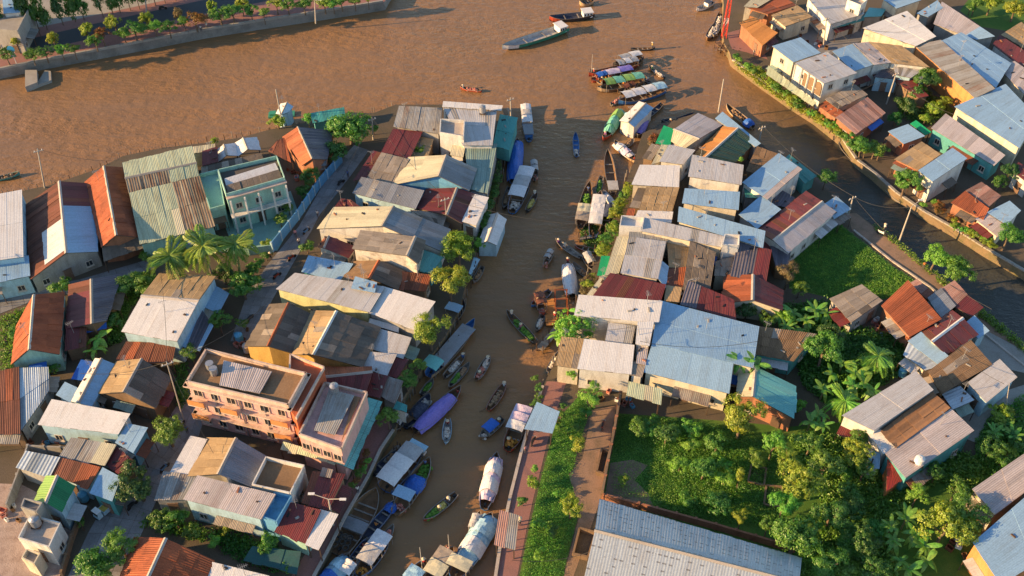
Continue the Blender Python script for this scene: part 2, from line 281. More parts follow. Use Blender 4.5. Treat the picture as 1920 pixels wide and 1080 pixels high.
def slab(parent, org, quads, name='roof', th=.1, mat='deck'):
    mb = MB()
    for q in quads:
        if len(q) != 4: mb.prism([p - Vector((0, 0, th)) for p in q], q); continue
        n = 6; top = [[q[0].lerp(q[1], i / n).lerp(q[3].lerp(q[2], i / n), j / n) for i in range(n + 1)] for j in range(n + 1)]; D_ = Vector((0, 0, th))
        vs = [p for r in top for p in r]; vs += [p - D_ for p in vs]; K = (n + 1) ** 2; I = lambda i, j: j * (n + 1) + i
        fs = [(I(i, j), I(i + 1, j), I(i + 1, j + 1), I(i, j + 1)) for i in range(n) for j in range(n)]; fs += [tuple(K + x for x in f[::-1]) for f in fs]
        for k in range(n):
            for a, b in ((I(k, 0), I(k + 1, 0)), (I(n, k), I(n, k + 1)), (I(n - k, n), I(n - k - 1, n)), (I(0, n - k), I(0, n - k - 1))): fs.append((a, K + a, K + b, b))
        mb.add(vs, fs)
    return mb.build(name, mat, parent, org)
_win = {}
def unit(key, fn):
    if key not in _win: _win[key] = fn()
    return _win[key]
def win_mesh(w, h, mat='frame'):
    mb = MB(); t = .09
    for s in (-1, 1):
        mb.box((s * (w / 2 - t / 2), 0, h / 2), (t, .12, h)); mb.box((0, 0, h / 2 + s * (h / 2 - t / 2)), (w - 2 * t, .12, t))
    mb.box((0, 0, h / 2), (.06, .10, h - 2 * t)); mb.box((0, -.08, -.05), (w + .2, .28, .08))
    return mb.mesh('window', mat)
def place(name, me, parent, loc, rz):
    o = link(bpy.data.objects.new(name, me), parent); o.location = loc; o.rotation_euler = (0, 0, rz); return o
def window(parent, org, p, n, w=1.1, h=1.2, mat='frame', shut=False):
    rz = math.atan2(n.x, -n.y); loc = p + n * .03 - org
    o = place('window', unit(('w', w, h, mat), lambda: win_mesh(w, h, mat)), parent, loc, rz)
    pm = unit(('p', w, h), lambda: MB().box((0, .02, h / 2), (w - .16, .05, h - .16)).mesh('pane', 'glass'))
    link(bpy.data.objects.new('pane', pm), o)
    return o
def door(parent, org, p, n, w=1.2, h=2.1, mat='door'):
    rz = math.atan2(n.x, -n.y)
    o = place('door', unit(('d', w, h, mat), lambda: MB().box((0, 0, h / 2), (w, .1, h)).box((0, 0, h + .05), (w + .2, .16, .1)).mesh('door', mat)), parent, p + n * .03 - org, rz)
    hm = unit(('dh', w), lambda: MB().box((w * .36, -.09, 1.0), (.05, .1, .16)).mesh('door_handle', 'metal'))
    link(bpy.data.objects.new('door_handle', hm), o); return o
def openings(parent, org, foot, zb, tops, mode='auto'):
    """windows and doors on the walls that can be seen"""
    n = len(foot); cen = sum(foot, Vector()) / n; got = 0; doors = 0
    for i in range(n):
        a, b = foot[i], foot[(i + 1) % n]; e = b - a; e.z = 0; L_ = e.length
        if L_ < 2.2: continue
        nn = Vector((e.y, -e.x, 0)).normalized()
        mid = (a + b) / 2
        if nn.dot(mid - cen) < 0: nn.negate()
        tc = Vector((-mid.x, -mid.y, 0)).normalized()
        if nn.dot(tc) < .3: continue
        hh = min(tops[i], tops[(i + 1) % n]) - zb
        if hh < 2.3: continue
        k = max(1, int(L_ / 3.1)); ed = e.normalized()
        if hh > 2.7 and rr.random() < .55:            # a lean-to awning over part of the wall
            aw = min(L_ * .8, rr.uniform(2.2, 5.5)); am = Vector((a.x, a.y, zb)) + ed * rr.uniform(aw / 2, max(aw / 2 + .1, L_ - aw / 2)); ah = min(2.5, hh - .5); ad = rr.uniform(.9, 1.7)
            q = [am - ed * aw / 2 + nn * ad + Vector((0, 0, ah - .35)), am + ed * aw / 2 + nn * ad + Vector((0, 0, ah - .35)), am + ed * aw / 2 + nn * .02 + Vector((0, 0, ah)), am - ed * aw / 2 + nn * .02 + Vector((0, 0, ah))]
            r3 = slab(parent, org, [q], 'awning', .05); sheets(r3, org, *q, rr.choice(['zincold', 'rustygrey', 'rust', 'fibro', 'greengrey', 'zinc', 'tarpblue', 'fibro_dark', 'maroon']))
            for p in q[:2]: MB().box((p.x, p.y, (p.z + zb) / 2), (.08, .08, p.z - zb - .05)).build('awning_post', 'darkwood', parent, org)
        for fl in range(max(1, int((hh + .4) / 3.1))):
            for j in range(k):
                if rr.random() < .18: continue
                p = Vector((a.x, a.y, 0)) + ed * (L_ * (j + .5) / k)
                if fl == 0 and doors == 0 and (j == k // 2):
                    p.z = zb; door(parent, org, p, nn, 1.2, 2.0); doors = 1
                else:
                    p.z = zb + fl * 3.1 + .95; window(parent, org, p, nn, 1.1, 1.1)
def ccw(ps):
    s = sum(ps[i].x * ps[(i + 1) % len(ps)].y - ps[(i + 1) % len(ps)].x * ps[i].y for i in range(len(ps)))
    return ps if s > 0 else ps[::-1]
def H(kind, tile, pts, he, hr, roof, wall, label, name='house', cat=None, zb=0.0, win=True, posts=False, inset=.35, ext=(), sheet=1.15, para=.7, ridge='ridge', group=None, flatmat=None, grow=1.04):
    P = [tp(tile, p) for p in pts]
    if grow and kind != 'f':
        gx, gy = sum(p[0] for p in P) / len(P), sum(p[1] for p in P) / len(P); P = [(gx + (p[0] - gx) * grow, gy + (p[1] - gy) * grow) for p in P]
    if kind == 'g':
        w = [at(*P[0], he), at(*P[1], hr), at(*P[2], he), at(*P[3], he), at(*P[4], hr), at(*P[5], he)]
        foot0 = [w[0], w[2], w[3], w[5]]
    elif kind == 'm':
        w = [at(*P[0], he), at(*P[1], he), at(*P[2], hr), at(*P[3], hr)]; foot0 = w
    else:
        w = [at(*p, he) for p in P]; foot0 = w
    c = sum(foot0, Vector()) / len(foot0); org = Vector((c.x, c.y, zb))
    root = empty(name, org, label, cat or name.split('_')[-1], group)
    c0 = Vector((c.x, c.y, 0))
    def ins(p, d=inset):
        v = Vector((c.x - p.x, c.y - p.y, 0)); return p + v.normalized() * d
    specs = roof if isinstance(roof, tuple) else (roof, roof)  # several pairs put sunlight and shade into the slope colours
    dn = Vector((0, 0, -.14))
    if kind == 'g':
        rf = slab(root, org, [[w[0], w[1], w[4], w[5]], [w[1], w[2], w[3], w[4]]])
        sheets(rf, org, w[0], w[5], w[4], w[1], specs[0], sheet); sheets(rf, org, w[2], w[3], w[4], w[1], specs[1], sheet)
        up = Vector((0, 0, .13)); d = (w[4] - w[1]).normalized()
        s1 = (w[0] + w[5] - w[1] - w[4]).normalized() * .28; s2 = (w[2] + w[3] - w[1] - w[4]).normalized() * .28
        A, B = w[1] + up - d * .1, w[4] + up + d * .1; mb = MB()
        mb.quad(A + s1, B + s1, B + Vector((0, 0, .06)), A + Vector((0, 0, .06))); mb.quad(A + Vector((0, 0, .06)), B + Vector((0, 0, .06)), B + s2, A + s2)
        mb.build('ridge_cap', ridge, rf, org)
        f = [ins(w[0]), ins(w[2]), ins(w[3]), ins(w[5])]; ra, rb = ins(w[1]), ins(w[4])
        ring = [f[0] + dn, ra + dn, f[1] + dn, f[2] + dn, rb + dn, f[3] + dn]; foot = f
    elif kind == 'm':
        rf = slab(root, org, [w]); sheets(rf, org, w[0], w[1], w[2], w[3], specs[0], sheet)
        foot = [ins(p) for p in w]; ring = [p + dn for p in foot]
    else:
        foot = list(w); ring = [p + dn for p in w]
        rf = slab(root, org, [ccw([ins(p, .12) for p in w])], 'roof', .12, flatmat or roof)
        mb = MB(); q = ccw(w)
        for i in range(4):
            a, b = q[i], q[(i + 1) % 4]; e = (b - a).normalized(); nn = Vector((e.y, -e.x, 0)); t = .16
            a2, b2 = a - e * 0, b - e * t
            base_ = [a2 + nn * .04, b2 + nn * .04, b2 - nn * (t - .04), a2 - nn * (t - .04)]
            base_ = [p + Vector((0, 0, -.1)) for p in base_]
            mb.prism(base_, [p + Vector((0, 0, para + .1)) for p in base_])
        mb.build('parapet', wall, rf, org)
    if posts:
        for p in foot:
            MB().box((p.x, p.y, (p.z + zb) / 2 - .05), (.14, .14, p.z - zb)).build('post', 'darkwood', root, org)
    else:
        rg = ccw(ring); bt = [Vector((p.x, p.y, zb - .02)) for p in rg]
        mb = MB(); n = len(rg)
        mb.add(bt + rg, [tuple(range(n))[::-1]] + [(i, (i + 1) % n, n + (i + 1) % n, n + i) for i in range(n)])
        mb.build('wall', wall, root, org)
        if win:
            ft = ccw(foot); openings(root, org, ft, zb, [p.z for p in ft])
    for e in ext:                       # lean-tos, awnings and patches of the same building
        if e[0] == 'patch':              # newer sheets laid over a stretch of one slope: ('patch', slope, u0, u1, v0, v1, material)
            S_ = ([w[0], w[5], w[4], w[1]] if e[1] == 0 else [w[2], w[3], w[4], w[1]]) if kind == 'g' else w
            nr_ = (S_[1] - S_[0]).cross(S_[3] - S_[0]).normalized(); nr_ = nr_ if nr_.z > 0 else -nr_
            ww = [S_[0].lerp(S_[1], u).lerp(S_[3].lerp(S_[2], u), v) + nr_ * .09 for u, v in ((e[2], e[4]), (e[3], e[4]), (e[3], e[5]), (e[2], e[5]))]
            sheets(rf, org, *ww, e[6], sheet); continue
        k, tl, ep, h0, h1, mt = e[:6]; q = [tp(tl, p) for p in ep]
        ww = [at(*q[0], h0), at(*q[1], h0), at(*q[2], h1), at(*q[3], h1)]
        r2 = slab(root, org, [ww], k); sheets(r2, org, *ww, mt, sheet)
        if k in ('porch_roof', 'awning'):
            for p in ww[:2]:
                p = ins(p, .2); MB().box((p.x, p.y, (p.z + zb) / 2 - .06), (.12, .12, p.z - zb - .02)).build('post', 'darkwood', root, org)
    if kind != 'f' and not posts and rr.random() < .45:      # aerials, pipes and weights on the roof
        q = w if kind == 'm' else [w[0], w[5], w[4], w[1]]; nr2 = (q[1] - q[0]).cross(q[3] - q[0]).normalized(); nr2 = nr2 if nr2.z > 0 else -nr2
        pt = lambda u, v: q[0].lerp(q[1], u).lerp(q[3].lerp(q[2], u), v) + nr2 * .07 - org
        p = pt(rr.uniform(.15, .85), rr.uniform(.6, .92)); mb = MB().tube(p, p + Vector((0, 0, 2.2)), .035, .03, 5); a_ = rr.uniform(0, 3)
        for k_ in range(5): mb.box(p + Vector((math.cos(a_) * (k_ - 2) * .22, math.sin(a_) * (k_ - 2) * .22, 2.15)), (.03, .9 - .12 * k_, .03), a_)
        mb.box(p + Vector((0, 0, 2.13)), (1.2, .04, .04), a_); mb.build('aerial', 'metal', rf)
        for k_ in range(rr.randint(1, 4)):
            p = pt(rr.uniform(.1, .9), rr.uniform(.1, .9)); MB().box(p + Vector((0, 0, .06)), (rr.uniform(.2, .9), rr.uniform(.12, .3), .12), rr.uniform(0, 3)).build('roof_weight', rr.choice(['darkwood', 'w_brick', 'concrete', 'black']), rf)
    return root, org

def sheet_ground(name, pts, mat, z, tile=None, kind='structure'):
    w = [at(*tp(tile, p), z) for p in pts]; mb = MB(); mb.add(ccw(w), [tuple(range(len(w)))])
    o = mb.build(name, mat); o['kind'] = kind; return o
def tri_poly(name, w, mat, z0, z1, side=None):
    """a piece of land: top outline w at z1, banks down to z0"""
    w = ccw(w); bm = bmesh.new(); vs = [bm.verts.new((p.x, p.y, z1)) for p in w]; f = bm.faces.new(vs)
    bmesh.ops.triangulate(bm, faces=[f]); n = len(w)
    low = []
    c = sum(w, Vector()) / n
    for i, p in enumerate(w):
        e = (w[(i + 1) % n] - w[i - 1]).normalized(); nn = Vector((e.y, -e.x, 0)); low.append(bm.verts.new((p.x + nn.x * .25, p.y + nn.y * .25, z0)))
    for i in range(n):
        k = bm.faces.new((low[i], low[(i + 1) % n], vs[(i + 1) % n], vs[i])); k.material_index = 1
    me = bpy.data.meshes.new(name); bm.to_mesh(me); bm.free(); me.materials.append(M(mat)); me.materials.append(M(side or mat))
    o = link(bpy.data.objects.new(name, me)); o['kind'] = 'structure'; return o

def paved(name, left, right, mat, step, nx, z=.012):
    """a lane laid with single slabs between two edge lines of equal length"""
    base_ = sheet_ground(name, left + right[::-1], 'earth', z); rp_ = random.Random(len(name))
    for (a, b), (c, d) in zip(zip(left, left[1:]), zip(right, right[1:])):
        A, B, C, D = at(*a, z), at(*b, z), at(*c, z), at(*d, z); n = max(1, round(((B - A).length + (D - C).length) / 2 / step))
        for i in range(n):
            for j in range(nx):
                f = lambda u, v: A.lerp(B, u).lerp(C.lerp(D, u), v); g = .012
                q = [f((i + g) / n, (j + g) / nx), f((i + 1 - g) / n, (j + g) / nx), f((i + 1 - g) / n, (j + 1 - g) / nx), f((i + g) / n, (j + 1 - g) / nx)]
                h = rp_.uniform(.02, .045); MB().prism(ccw(q), [p + Vector((0, 0, h)) for p in ccw(q)]).build('paving_slab', mat, base_)
# ------------------------------------------------------------------ river, land, roads
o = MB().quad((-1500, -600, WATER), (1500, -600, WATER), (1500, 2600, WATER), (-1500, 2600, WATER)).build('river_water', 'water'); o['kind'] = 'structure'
o = MB().quad((-1500, -600, -4), (1500, -600, -4), (1500, 2600, -4), (-1500, 2600, -4)).build('river_bed', 'earth'); o['kind'] = 'structure'
LAND_L = [(-700, 470), (-200, 410), (0, 366), (90, 348), (180, 318), (232, 292), (300, 278), (380, 268), (450, 258), (505, 243), (560, 232), (650, 222), (700, 212), (742, 196), (938, 196), (946, 218), (942, 300), (934, 350), (912, 410), (892, 470), (876, 520), (862, 580), (838, 625), (808, 668), (782, 705), (757, 745), (742, 800), (716, 840), (690, 895), (650, 965), (612, 1040), (590, 1082), (520, 1200), (380, 1500), (-900, 1500)]
tri_poly('west_bank_ground', [at(*p, 0) for p in LAND_L], 'earth', -4.5, 0, 'bankmud')
LAND_R = [(1205, 250), (1240, 232), (1300, 214), (1352, 212), (1400, 246), (1440, 280), (1486, 308), (1540, 346), (1590, 388), (1640, 424), (1700, 470), (1760, 522), (1830, 578), (1925, 658), (2300, 960), (2600, 1500), (860, 1500), (905, 1200), (928, 1082), (938, 1010), (955, 930), (975, 850), (992, 790), (1020, 720), (1040, 680), (1052, 640), (1068, 590), (1088, 550), (1108, 510), (1122, 470), (1142, 425), (1160, 385), (1174, 340), (1190, 300), (1196, 275)]
tri_poly('east_bank_ground', [at(*p, 0) for p in LAND_R], 'earth', -4.5, 0, 'bankmud')
LAND_N = [(1352, -40), (1357, 10), (1354, 50), (1358, 82), (1368, 98), (1372, 112), (1420, 148), (1480, 190), (1530, 222), (1580, 262), (1606, 300), (1640, 326), (1680, 362), (1730, 396), (1790, 430), (1850, 468), (1925, 512), (2300, 760), (2900, 600), (2900, -420), (1300, -420), (1345, -120)]
tri_poly('north_bank_ground', [at(*p, 0) for p in LAND_N], 'earth', -4.5, 0, 'bankmud')
EMB = [(-500, 214), (-100, 148), (0, 132), (75, 116), (225, 88), (375, 59), (480, 42), (600, 24), (720, 5), (735, -20), (760, -120), (600, -420), (-900, -420)]
tri_poly('promenade_ground', [at(*p, 0.3) for p in EMB], 'brickpave', -4.5, .3, 'embank')
sheet_ground('asphalt_road', [(-500, 165), (-100, 118), (0, 102), (60, 92), (120, 84), (275, 48), (400, 22), (480, 6), (640, -28), (800, -80), (790, -110), (640, -60), (390, -2), (335, 10), (175, 45), (50, 74), (0, 84), (-500, 135)], 'asphalt', .31)
sheet_ground('forecourt_pavement', [(-500, 120), (0, 68), (60, 54), (200, 24), (330, -4), (500, -54), (480, -140), (300, -120), (-500, -60)], 'concrete', .306)
paved('alley_pavement', [(664, 272), (622, 318), (592, 370), (560, 425), (530, 462), (500, 498), (462, 555), (432, 640)], [(692, 282), (656, 332), (628, 368), (600, 402), (580, 440), (560, 476), (512, 560), (472, 640)], 'alleyslab', 2.0, 3)
paved('row_path', [(-200, 600), (0, 562), (60, 540), (150, 524), (280, 486)], [(-200, 640), (0, 588), (70, 562), (150, 548), (296, 502)], 'alleyslab', 2.0, 2)
paved('street_pavement', [(358, 720), (322, 775), (296, 822), (262, 868), (205, 930), (165, 1000), (118, 1100)], [(398, 740), (372, 820), (340, 855), (316, 890), (284, 960), (266, 1000), (222, 1110)], 'alleyslab', 2.2, 4)
sheet_ground('yard_slab', [(-40, 905), (40, 908), (150, 965), (140, 1000), (105, 1100), (-60, 1120)], 'rubble', .016)
sheet_ground('west_quay_pavement', [(735, 800), (712, 840), (686, 895), (646, 965), (608, 1040), (586, 1082), (500, 1240), (440, 1240), (545, 1082), (590, 1010), (640, 920), (668, 880), (690, 800), (716, 760)], 'brickpave', .012)
sheet_ground('east_quay_pavement', [(1025, 715), (1062, 716), (1046, 765), (1026, 830), (1014, 880), (1000, 935), (986, 1000), (968, 1090), (940, 1200), (902, 1200), (932, 1082), (942, 1010), (959, 930), (979, 850), (996, 790)], 'brickpave', .012)
sheet_ground('lawn_strip', [(1060, 770), (1092, 735), (1106, 770), (1084, 840), (1070, 900), (1086, 960), (1060, 1060), (1040, 1200), (944, 1200), (972, 1090), (990, 1000), (1018, 882), (1040, 800)], 'grass', .008)
sheet_ground('dirt_path', [(1108, 770), (1156, 760), (1140, 850), (1126, 935), (1104, 1000), (1072, 1090), (1040, 1200), (1018, 1200), (1056, 1085), (1088, 960), (1066, 890), (1092, 860), (1104, 800)], 'dirtpath', .012)
sheet_ground('garden_lawn', [(1160, 775), (1370, 790), (1480, 800), (1600, 790), (1660, 900), (1780, 860), (1860, 880), (1840, 1000), (1830, 1180), (1490, 1180), (1495, 1060), (1130, 940), (1145, 850)], 'grass', .008)
sheet_ground('garden_bare_path', [(1145, 868), (1185, 862), (1215, 872), (1190, 900), (1215, 925), (1225, 950), (1190, 955), (1150, 940), (1133, 935)], 'dirtpath', .014)
sheet_ground('meadow', [(1478, 470), (1520, 440), (1566, 412), (1600, 440), (1672, 498), (1745, 545), (1650, 562), (1560, 560), (1480, 540)], 'grass', .008)
sheet_ground('canal_path', [(1588, 400), (1606, 400), (1680, 458), (1770, 526), (1830, 578), (1925, 660), (1925, 690), (1820, 606), (1745, 540), (1672, 490), (1598, 432)], 'dirtpath', .012)
sheet_ground('north_quay_pavement', [(1362, 62), (1400, 52), (1424, 84), (1440, 112), (1400, 98), (1372, 92)], 'brickpave', .012)
sheet_ground('north_lane_pavement', [(1490, 60), (1530, 30), (1640, 60), (1600, 85), (1550, 105), (1510, 90)], 'alley', .012)
sheet_ground('north_lawn', [(1800, 20), (1830, -20), (2000, -60), (2000, 40), (1900, 60), (1840, 50)], 'grass', .008)
sheet_ground('teal_courtyard', [(412, 400), (545, 358), (560, 400), (520, 470), (440, 470)], 'tealpave', .02)
sheet_ground('south_yard', [(1755, 800), (1800, 760), (1925, 720), (1925, 830), (1880, 800), (1830, 830)], 'concrete', .012)
sheet_ground('east_concrete_yard', [(1812, 660), (1850, 620), (1925, 660), (1925, 700), (1880, 690), (1840, 695)], 'concrete', .014)
# stone copings along the built banks, one block after another
def coping(name, label, pts, z, w, h, mat, step=2.4, cat='kerb', piece='coping_stone'):
    q = [at(*p, z) for p in pts]; c = q[len(q) // 2]; root = empty(name, (c.x, c.y, z), label, cat); org = Vector((c.x, c.y, z))
    for a, b in zip(q, q[1:]):
        L_ = (b - a).length; n = max(1, round(L_ / step)); e = (b - a).normalized(); rz = math.atan2(e.y, e.x)
        me = MB().box((0, 0, h / 2), (L_ / n - .05, w, h)).mesh(piece, mat)
        for i in range(n):
            p = a.lerp(b, (i + .5) / n); place(piece, me, root, p - org + Vector((0, 0, rr.random() * .03)), rz)
    return root
coping('river_wall', 'long grey stone coping of the promenade river wall beside the road', [(-60, 140), (0, 131), (75, 115), (225, 87), (375, 58), (480, 41), (600, 23), (718, 4)], .3, .5, .45, 'concrete')
coping('river_ledge', 'lower stone ledge of the promenade river wall just above the water', [(-60, 150), (0, 141), (75, 125), (225, 97), (375, 68), (480, 50), (600, 32), (722, 13)], -.9, .55, .25, 'embank')
coping('quay_kerb', 'pale concrete kerb of the red quay beside the moored wooden barge', [(738, 806), (714, 842), (690, 894), (650, 964), (611, 1040), (588, 1082)], .02, .4, .18, 'concrete_lit')
coping('quay_kerb', 'pale concrete kerb of the east quay beside the tarpaulin boats', [(1018, 724), (994, 790), (977, 850), (957, 930), (940, 1010), (929, 1082)], .02, .4, .18, 'concrete_lit')
coping('canal_kerb', 'sunlit stone kerb under the shrubs of the narrow canal', [(1374, 113), (1420, 147), (1480, 189), (1530, 221), (1580, 261), (1605, 298)], .02, .5, .25, 'concrete_lit')
coping('canal_kerb', 'long stone kerb of the narrow canal in front of the red shack', [(1608, 301), (1640, 325), (1680, 361), (1730, 395), (1790, 429), (1850, 467), (1925, 511)], .02, .5, .25, 'concrete')
coping('path_kerb', 'thin kerb between the canal path and the meadow', [(1600, 432), (1672, 490), (1745, 540), (1820, 606), (1925, 690)], .016, .3, .2, 'concrete_lit')
# ------------------------------------------------------------------ houses of the west bank, river row
H('m', '01', [(-300, 900), (165, 838), (155, 355), (-300, 440)], 5.2, 5.6, 'zincwhite', 'w_lightblue', 'white metal roofed house cut by the picture edge beside the rust brown gable')
H('m', '01', [(-300, 1095), (215, 988), (205, 842), (-300, 930)], 3.6, 4.0, 'zincblue', 'w_lightblue', 'pale blue low annex roof below the white roofed house at the picture edge')
H('g', '01', [(240, 1000), (495, 810), (725, 800), (690, 310), (445, 295), (205, 460)], 3.2, 5.2, ('rust', 'zincblue:.64,maroon:1'), 'w_grey', 'rust brown gabled house with one bright blue metal half slope by the river',
  ext=[('patch', 0, .04, .46, .42, .98, 'zincwhite')])
H('g', '01', [(765, 765), (870, 675), (1040, 690), (930, 190), (780, 180), (650, 290)], 3.5, 5.6, 'orangetile', 'w_brick', 'steep orange tiled house between the rust roof and the pale green roof',
  ext=[('porch_roof', '01', [(780, 880), (1078, 775), (1045, 702), (765, 772)], 2.6, 3.3, 'fibro_dark')])
H('g', '01', [(975, 360), (950, 255), (930, 145), (1430, 25), (1462, 145), (1480, 235)], 5.0, 6.0, ('ruststreak:.6,palegreen:1', 'palegreen'), 'w_mint', 'upper pale green hall with rusty lower strip right at the river edge', name='hall')
H('m', '01', [(1060, 745), (1600, 612), (1490, 252), (982, 372)], 3.8, 5.2, 'palegreen:.64,ruststreak:1', 'w_mint', 'large pale green corrugated roof with one rusty end behind the coconut palms', name='hall')
H('f', '01', [(1580, 510), (1690, 480), (1640, 215), (1495, 250)], 4.0, 0, 'tealpave', 'w_mint', 'flat mint green terrace house beside the large pale green roof', flatmat='tealpave')
r_, o_ = H('f', '01', [(1700, 400), (2140, 275), (2080, 112), (1640, 215)], 6.8, 0, 'deck', 'w_mint', 'two storey mint green villa with front balcony and white cornice', name='villa', cat='house',
  ext=[('roof_panel', None, [(424, 348), (522, 318), (515.6, 305.6), (421, 335)], 6.95, 7.3, 'zincwhite'), ('roof_panel', None, [(428, 364), (529, 333), (522, 318.5), (424, 348.5)], 6.9, 7.25, 'fibro_dark')])
a, b = at(*tp('01', (1700, 400)), 6.8), at(*tp('01', (2140, 275)), 6.8); e = (b - a).normalized(); n_ = Vector((e.y, -e.x, 0)); n_ = n_ if n_.y < 0 else -n_; rz = math.atan2(e.y, e.x)
for z, nm, dp in ((3.3, 'balcony', 1.3), (6.85, 'cornice', .7)):
    m = (a + b) / 2 + n_ * dp / 2; MB().box((m.x, m.y, z), ((b - a).length + .2, dp, .22), rz).build(nm, 'cornice' if nm == 'cornice' else 'w_white', r_, o_)
m = (a + b) / 2 + n_ * 1.25; MB().box((m.x, m.y, 4.25), ((b - a).length, .06, .08), rz).build('balcony_rail', 'w_teal', r_, o_)
for i in range(5):
    p = a.lerp(b, .03 + .235 * i) + n_ * 1.2; MB().box((p.x, p.y, 3.4), (.25, .25, 6.7)).build('column', 'w_white', r_, o_)
H('g', None, [(567, 309), (585, 297), (612, 298), (623, 246), (559, 240), (533, 257)], 3.4, 5.6, ('rustorange', 'darkstripe'), 'w_brick', 'small house with rusty orange sunlit slope beside the big leafy tree',
  ext=[('porch_roof', None, [(503, 283), (546, 304), (534, 258), (520, 264)], 2.8, 3.5, 'rust'), ('porch_roof', None, [(570, 314), (612, 310), (612, 299), (587, 299)], 2.7, 3.2, 'zincdark')])
H('m', None, [(380, 311), (409, 303), (407, 276), (380, 284)], 3.4, 3.8, 'maroon', 'w_brown', 'small dark maroon roof between the green hall and the river tarpaulins', name='shed')
H('m', None, [(380, 327), (491, 297), (487, 288), (380, 313)], 3.0, 3.2, 'fibro_dark', 'w_brown', 'long narrow dark brown roof behind the mint green villa', name='shed')
H('m', None, [(360, 288), (402, 280), (402, 270), (358, 276)], 3.0, 3.3, 'creamroof', 'w_cream', 'little cream shed at the river edge above the maroon roof', name='shed', win=False)
H('g', None, [(410, 303), (425, 291), (447, 292), (441, 269), (420, 272), (407, 281)], 2.4, 3.3, 'tarpwhite', 'w_grey', 'grey white tarpaulin shelter beside the maroon shed at the river', name='tarpaulin_shelter', cat='shelter', posts=True, zb=0)
H('g', None, [(448, 292), (464, 280), (488, 281), (481, 258), (456, 260), (442, 268)], 2.4, 3.3, 'tarpwhite', 'w_grey', 'white tarpaulin shelter with dark holes beside the yellow bush at the river', name='tarpaulin_shelter', cat='shelter', posts=True)
H('m', None, [(588, 231), (646, 218), (644, 202), (583, 213)], 2.2, 2.5, 'teal', 'w_teal', 'blue green corrugated river shed with ribbed roof behind the bushes', name='shed', win=False, zb=-1.2)
H('g', None, [(518, 213), (528, 214), (541, 210), (549, 200), (538, 193), (527, 195)], 2.0, 2.9, ('zincwhite', 'zincblue'), 'w_lightblue', 'tiny white hut with pale blue side standing over the river', name='river_hut', cat='hut', zb=-1.3, win=False)
MB().box((0, 0, 0), (5, 1.8, .4)).box((-1.6, 0, .4), (1.2, 1.2, .5)).build('landing_raft', 'hullgreen', None); o = bpy.data.objects['landing_raft']; o.location = at(528, 215, -1.35); o.rotation_euler = (0, 0, .12); tag(o, 'teal floating raft moored below the tiny white river hut', 'raft')
# north end of the west bank beside the side channel
H('m', '10', [(1040, 945), (1370, 1002), (1390, 815), (1080, 800)], 4.6, 5.4, 'zincold', 'w_grey', 'blue grey corrugated roof at the corner of the river and the alley')
H('m', '10', [(1555, 1085), (1768, 1085), (1800, 812), (1405, 800)], 4.6, 5.0, 'zinc', 'w_white', 'wide grey metal roof with white parapet at the channel mouth', ext=[('roof_panel', '10', [(1400, 800), (1840, 830), (1850, 792), (1405, 760)], 5.2, 5.3, 'zincwhite')])
H('f', '10', [(1378, 1015), (1558, 1045), (1565, 922), (1386, 915)], 5.4, 0, 'concrete_lit', 'w_white', 'small white flat topped block among the grey roofs at the channel mouth', flatmat='concrete_lit')
H('m', None, [(925, 272), (955, 280), (970, 222), (938, 216)], 2.8, 3.2, 'teal', 'w_teal', 'dark teal awning roof along the water at the channel mouth', name='shed', win=False)
H('m', None, [(716, 286), (768, 296), (791, 248), (738, 243)], 3.6, 4.4, 'maroon', 'w_brown', 'maroon metal roof beside the alley top below the blue grey corner roof')
H('m', None, [(664, 338), (688, 332), (714, 288), (700, 284)], 2.9, 3.4, 'maroon', 'w_brown', 'narrow maroon awning roof running along the alley', name='shed', win=False)
H('m', None, [(690, 333), (744, 344), (766, 300), (716, 287)], 3.3, 3.9, 'fibro', 'w_brown', 'brown stained fibre cement roof between the maroon awning and the beige gable')
H('m', None, [(770, 298), (800, 302), (812, 262), (782, 256)], 3.0, 3.4, 'fibro_tan', 'w_brown', 'small tan roof with a bush growing beside it near the channel mouth', name='shed')
H('m', None, [(845, 290), (868, 294), (874, 264), (850, 262)], 3.6, 3.9, 'creamroof', 'w_white', 'little cream roof tucked between the grey roof and the green strip roof', name='shed')
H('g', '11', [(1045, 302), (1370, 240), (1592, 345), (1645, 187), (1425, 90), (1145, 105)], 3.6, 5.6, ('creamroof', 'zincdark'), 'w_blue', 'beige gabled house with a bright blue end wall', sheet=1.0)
H('m', '11', [(1600, 332), (1732, 362), (1802, 8), (1570, 0)], 3.1, 3.7, 'greengrey', 'w_grey', 'long grey green metal roof along the channel bank')
H('m', '11', [(735, 368), (1190, 482), (1252, 350), (800, 252)], 3.5, 4.2, 'zincdark', 'w_lightblue', 'long slate blue roof opening onto the alley')
H('g', '11', [(1205, 480), (1430, 528), (1540, 592), (1640, 382), (1505, 336), (1290, 345)], 3.0, 4.0, 'maroon', 'w_brown', 'maroon gabled house in front of the bright blue end wall')
H('m', '11', [(1545, 577), (1650, 607), (1742, 405), (1642, 382)], 3.1, 3.4, 'zincwhite', 'w_white', 'narrow white roof on the channel bank beside the maroon gable')
H('m', '11', [(1285, 572), (1400, 612), (1432, 528), (1160, 495)], 2.9, 3.2, 'fibro', 'w_white', 'small weathered grey roof wedged under the maroon gable', name='shed')
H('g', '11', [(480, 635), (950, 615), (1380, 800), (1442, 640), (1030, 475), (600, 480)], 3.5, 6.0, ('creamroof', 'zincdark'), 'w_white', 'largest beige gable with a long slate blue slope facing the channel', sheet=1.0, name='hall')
H('m', '11', [(590, 478), (775, 470), (705, 420), (640, 412)], 3.0, 3.5, 'maroon', 'w_brown', 'tiny maroon roof at the alley behind the largest beige gable', name='shed', win=False)
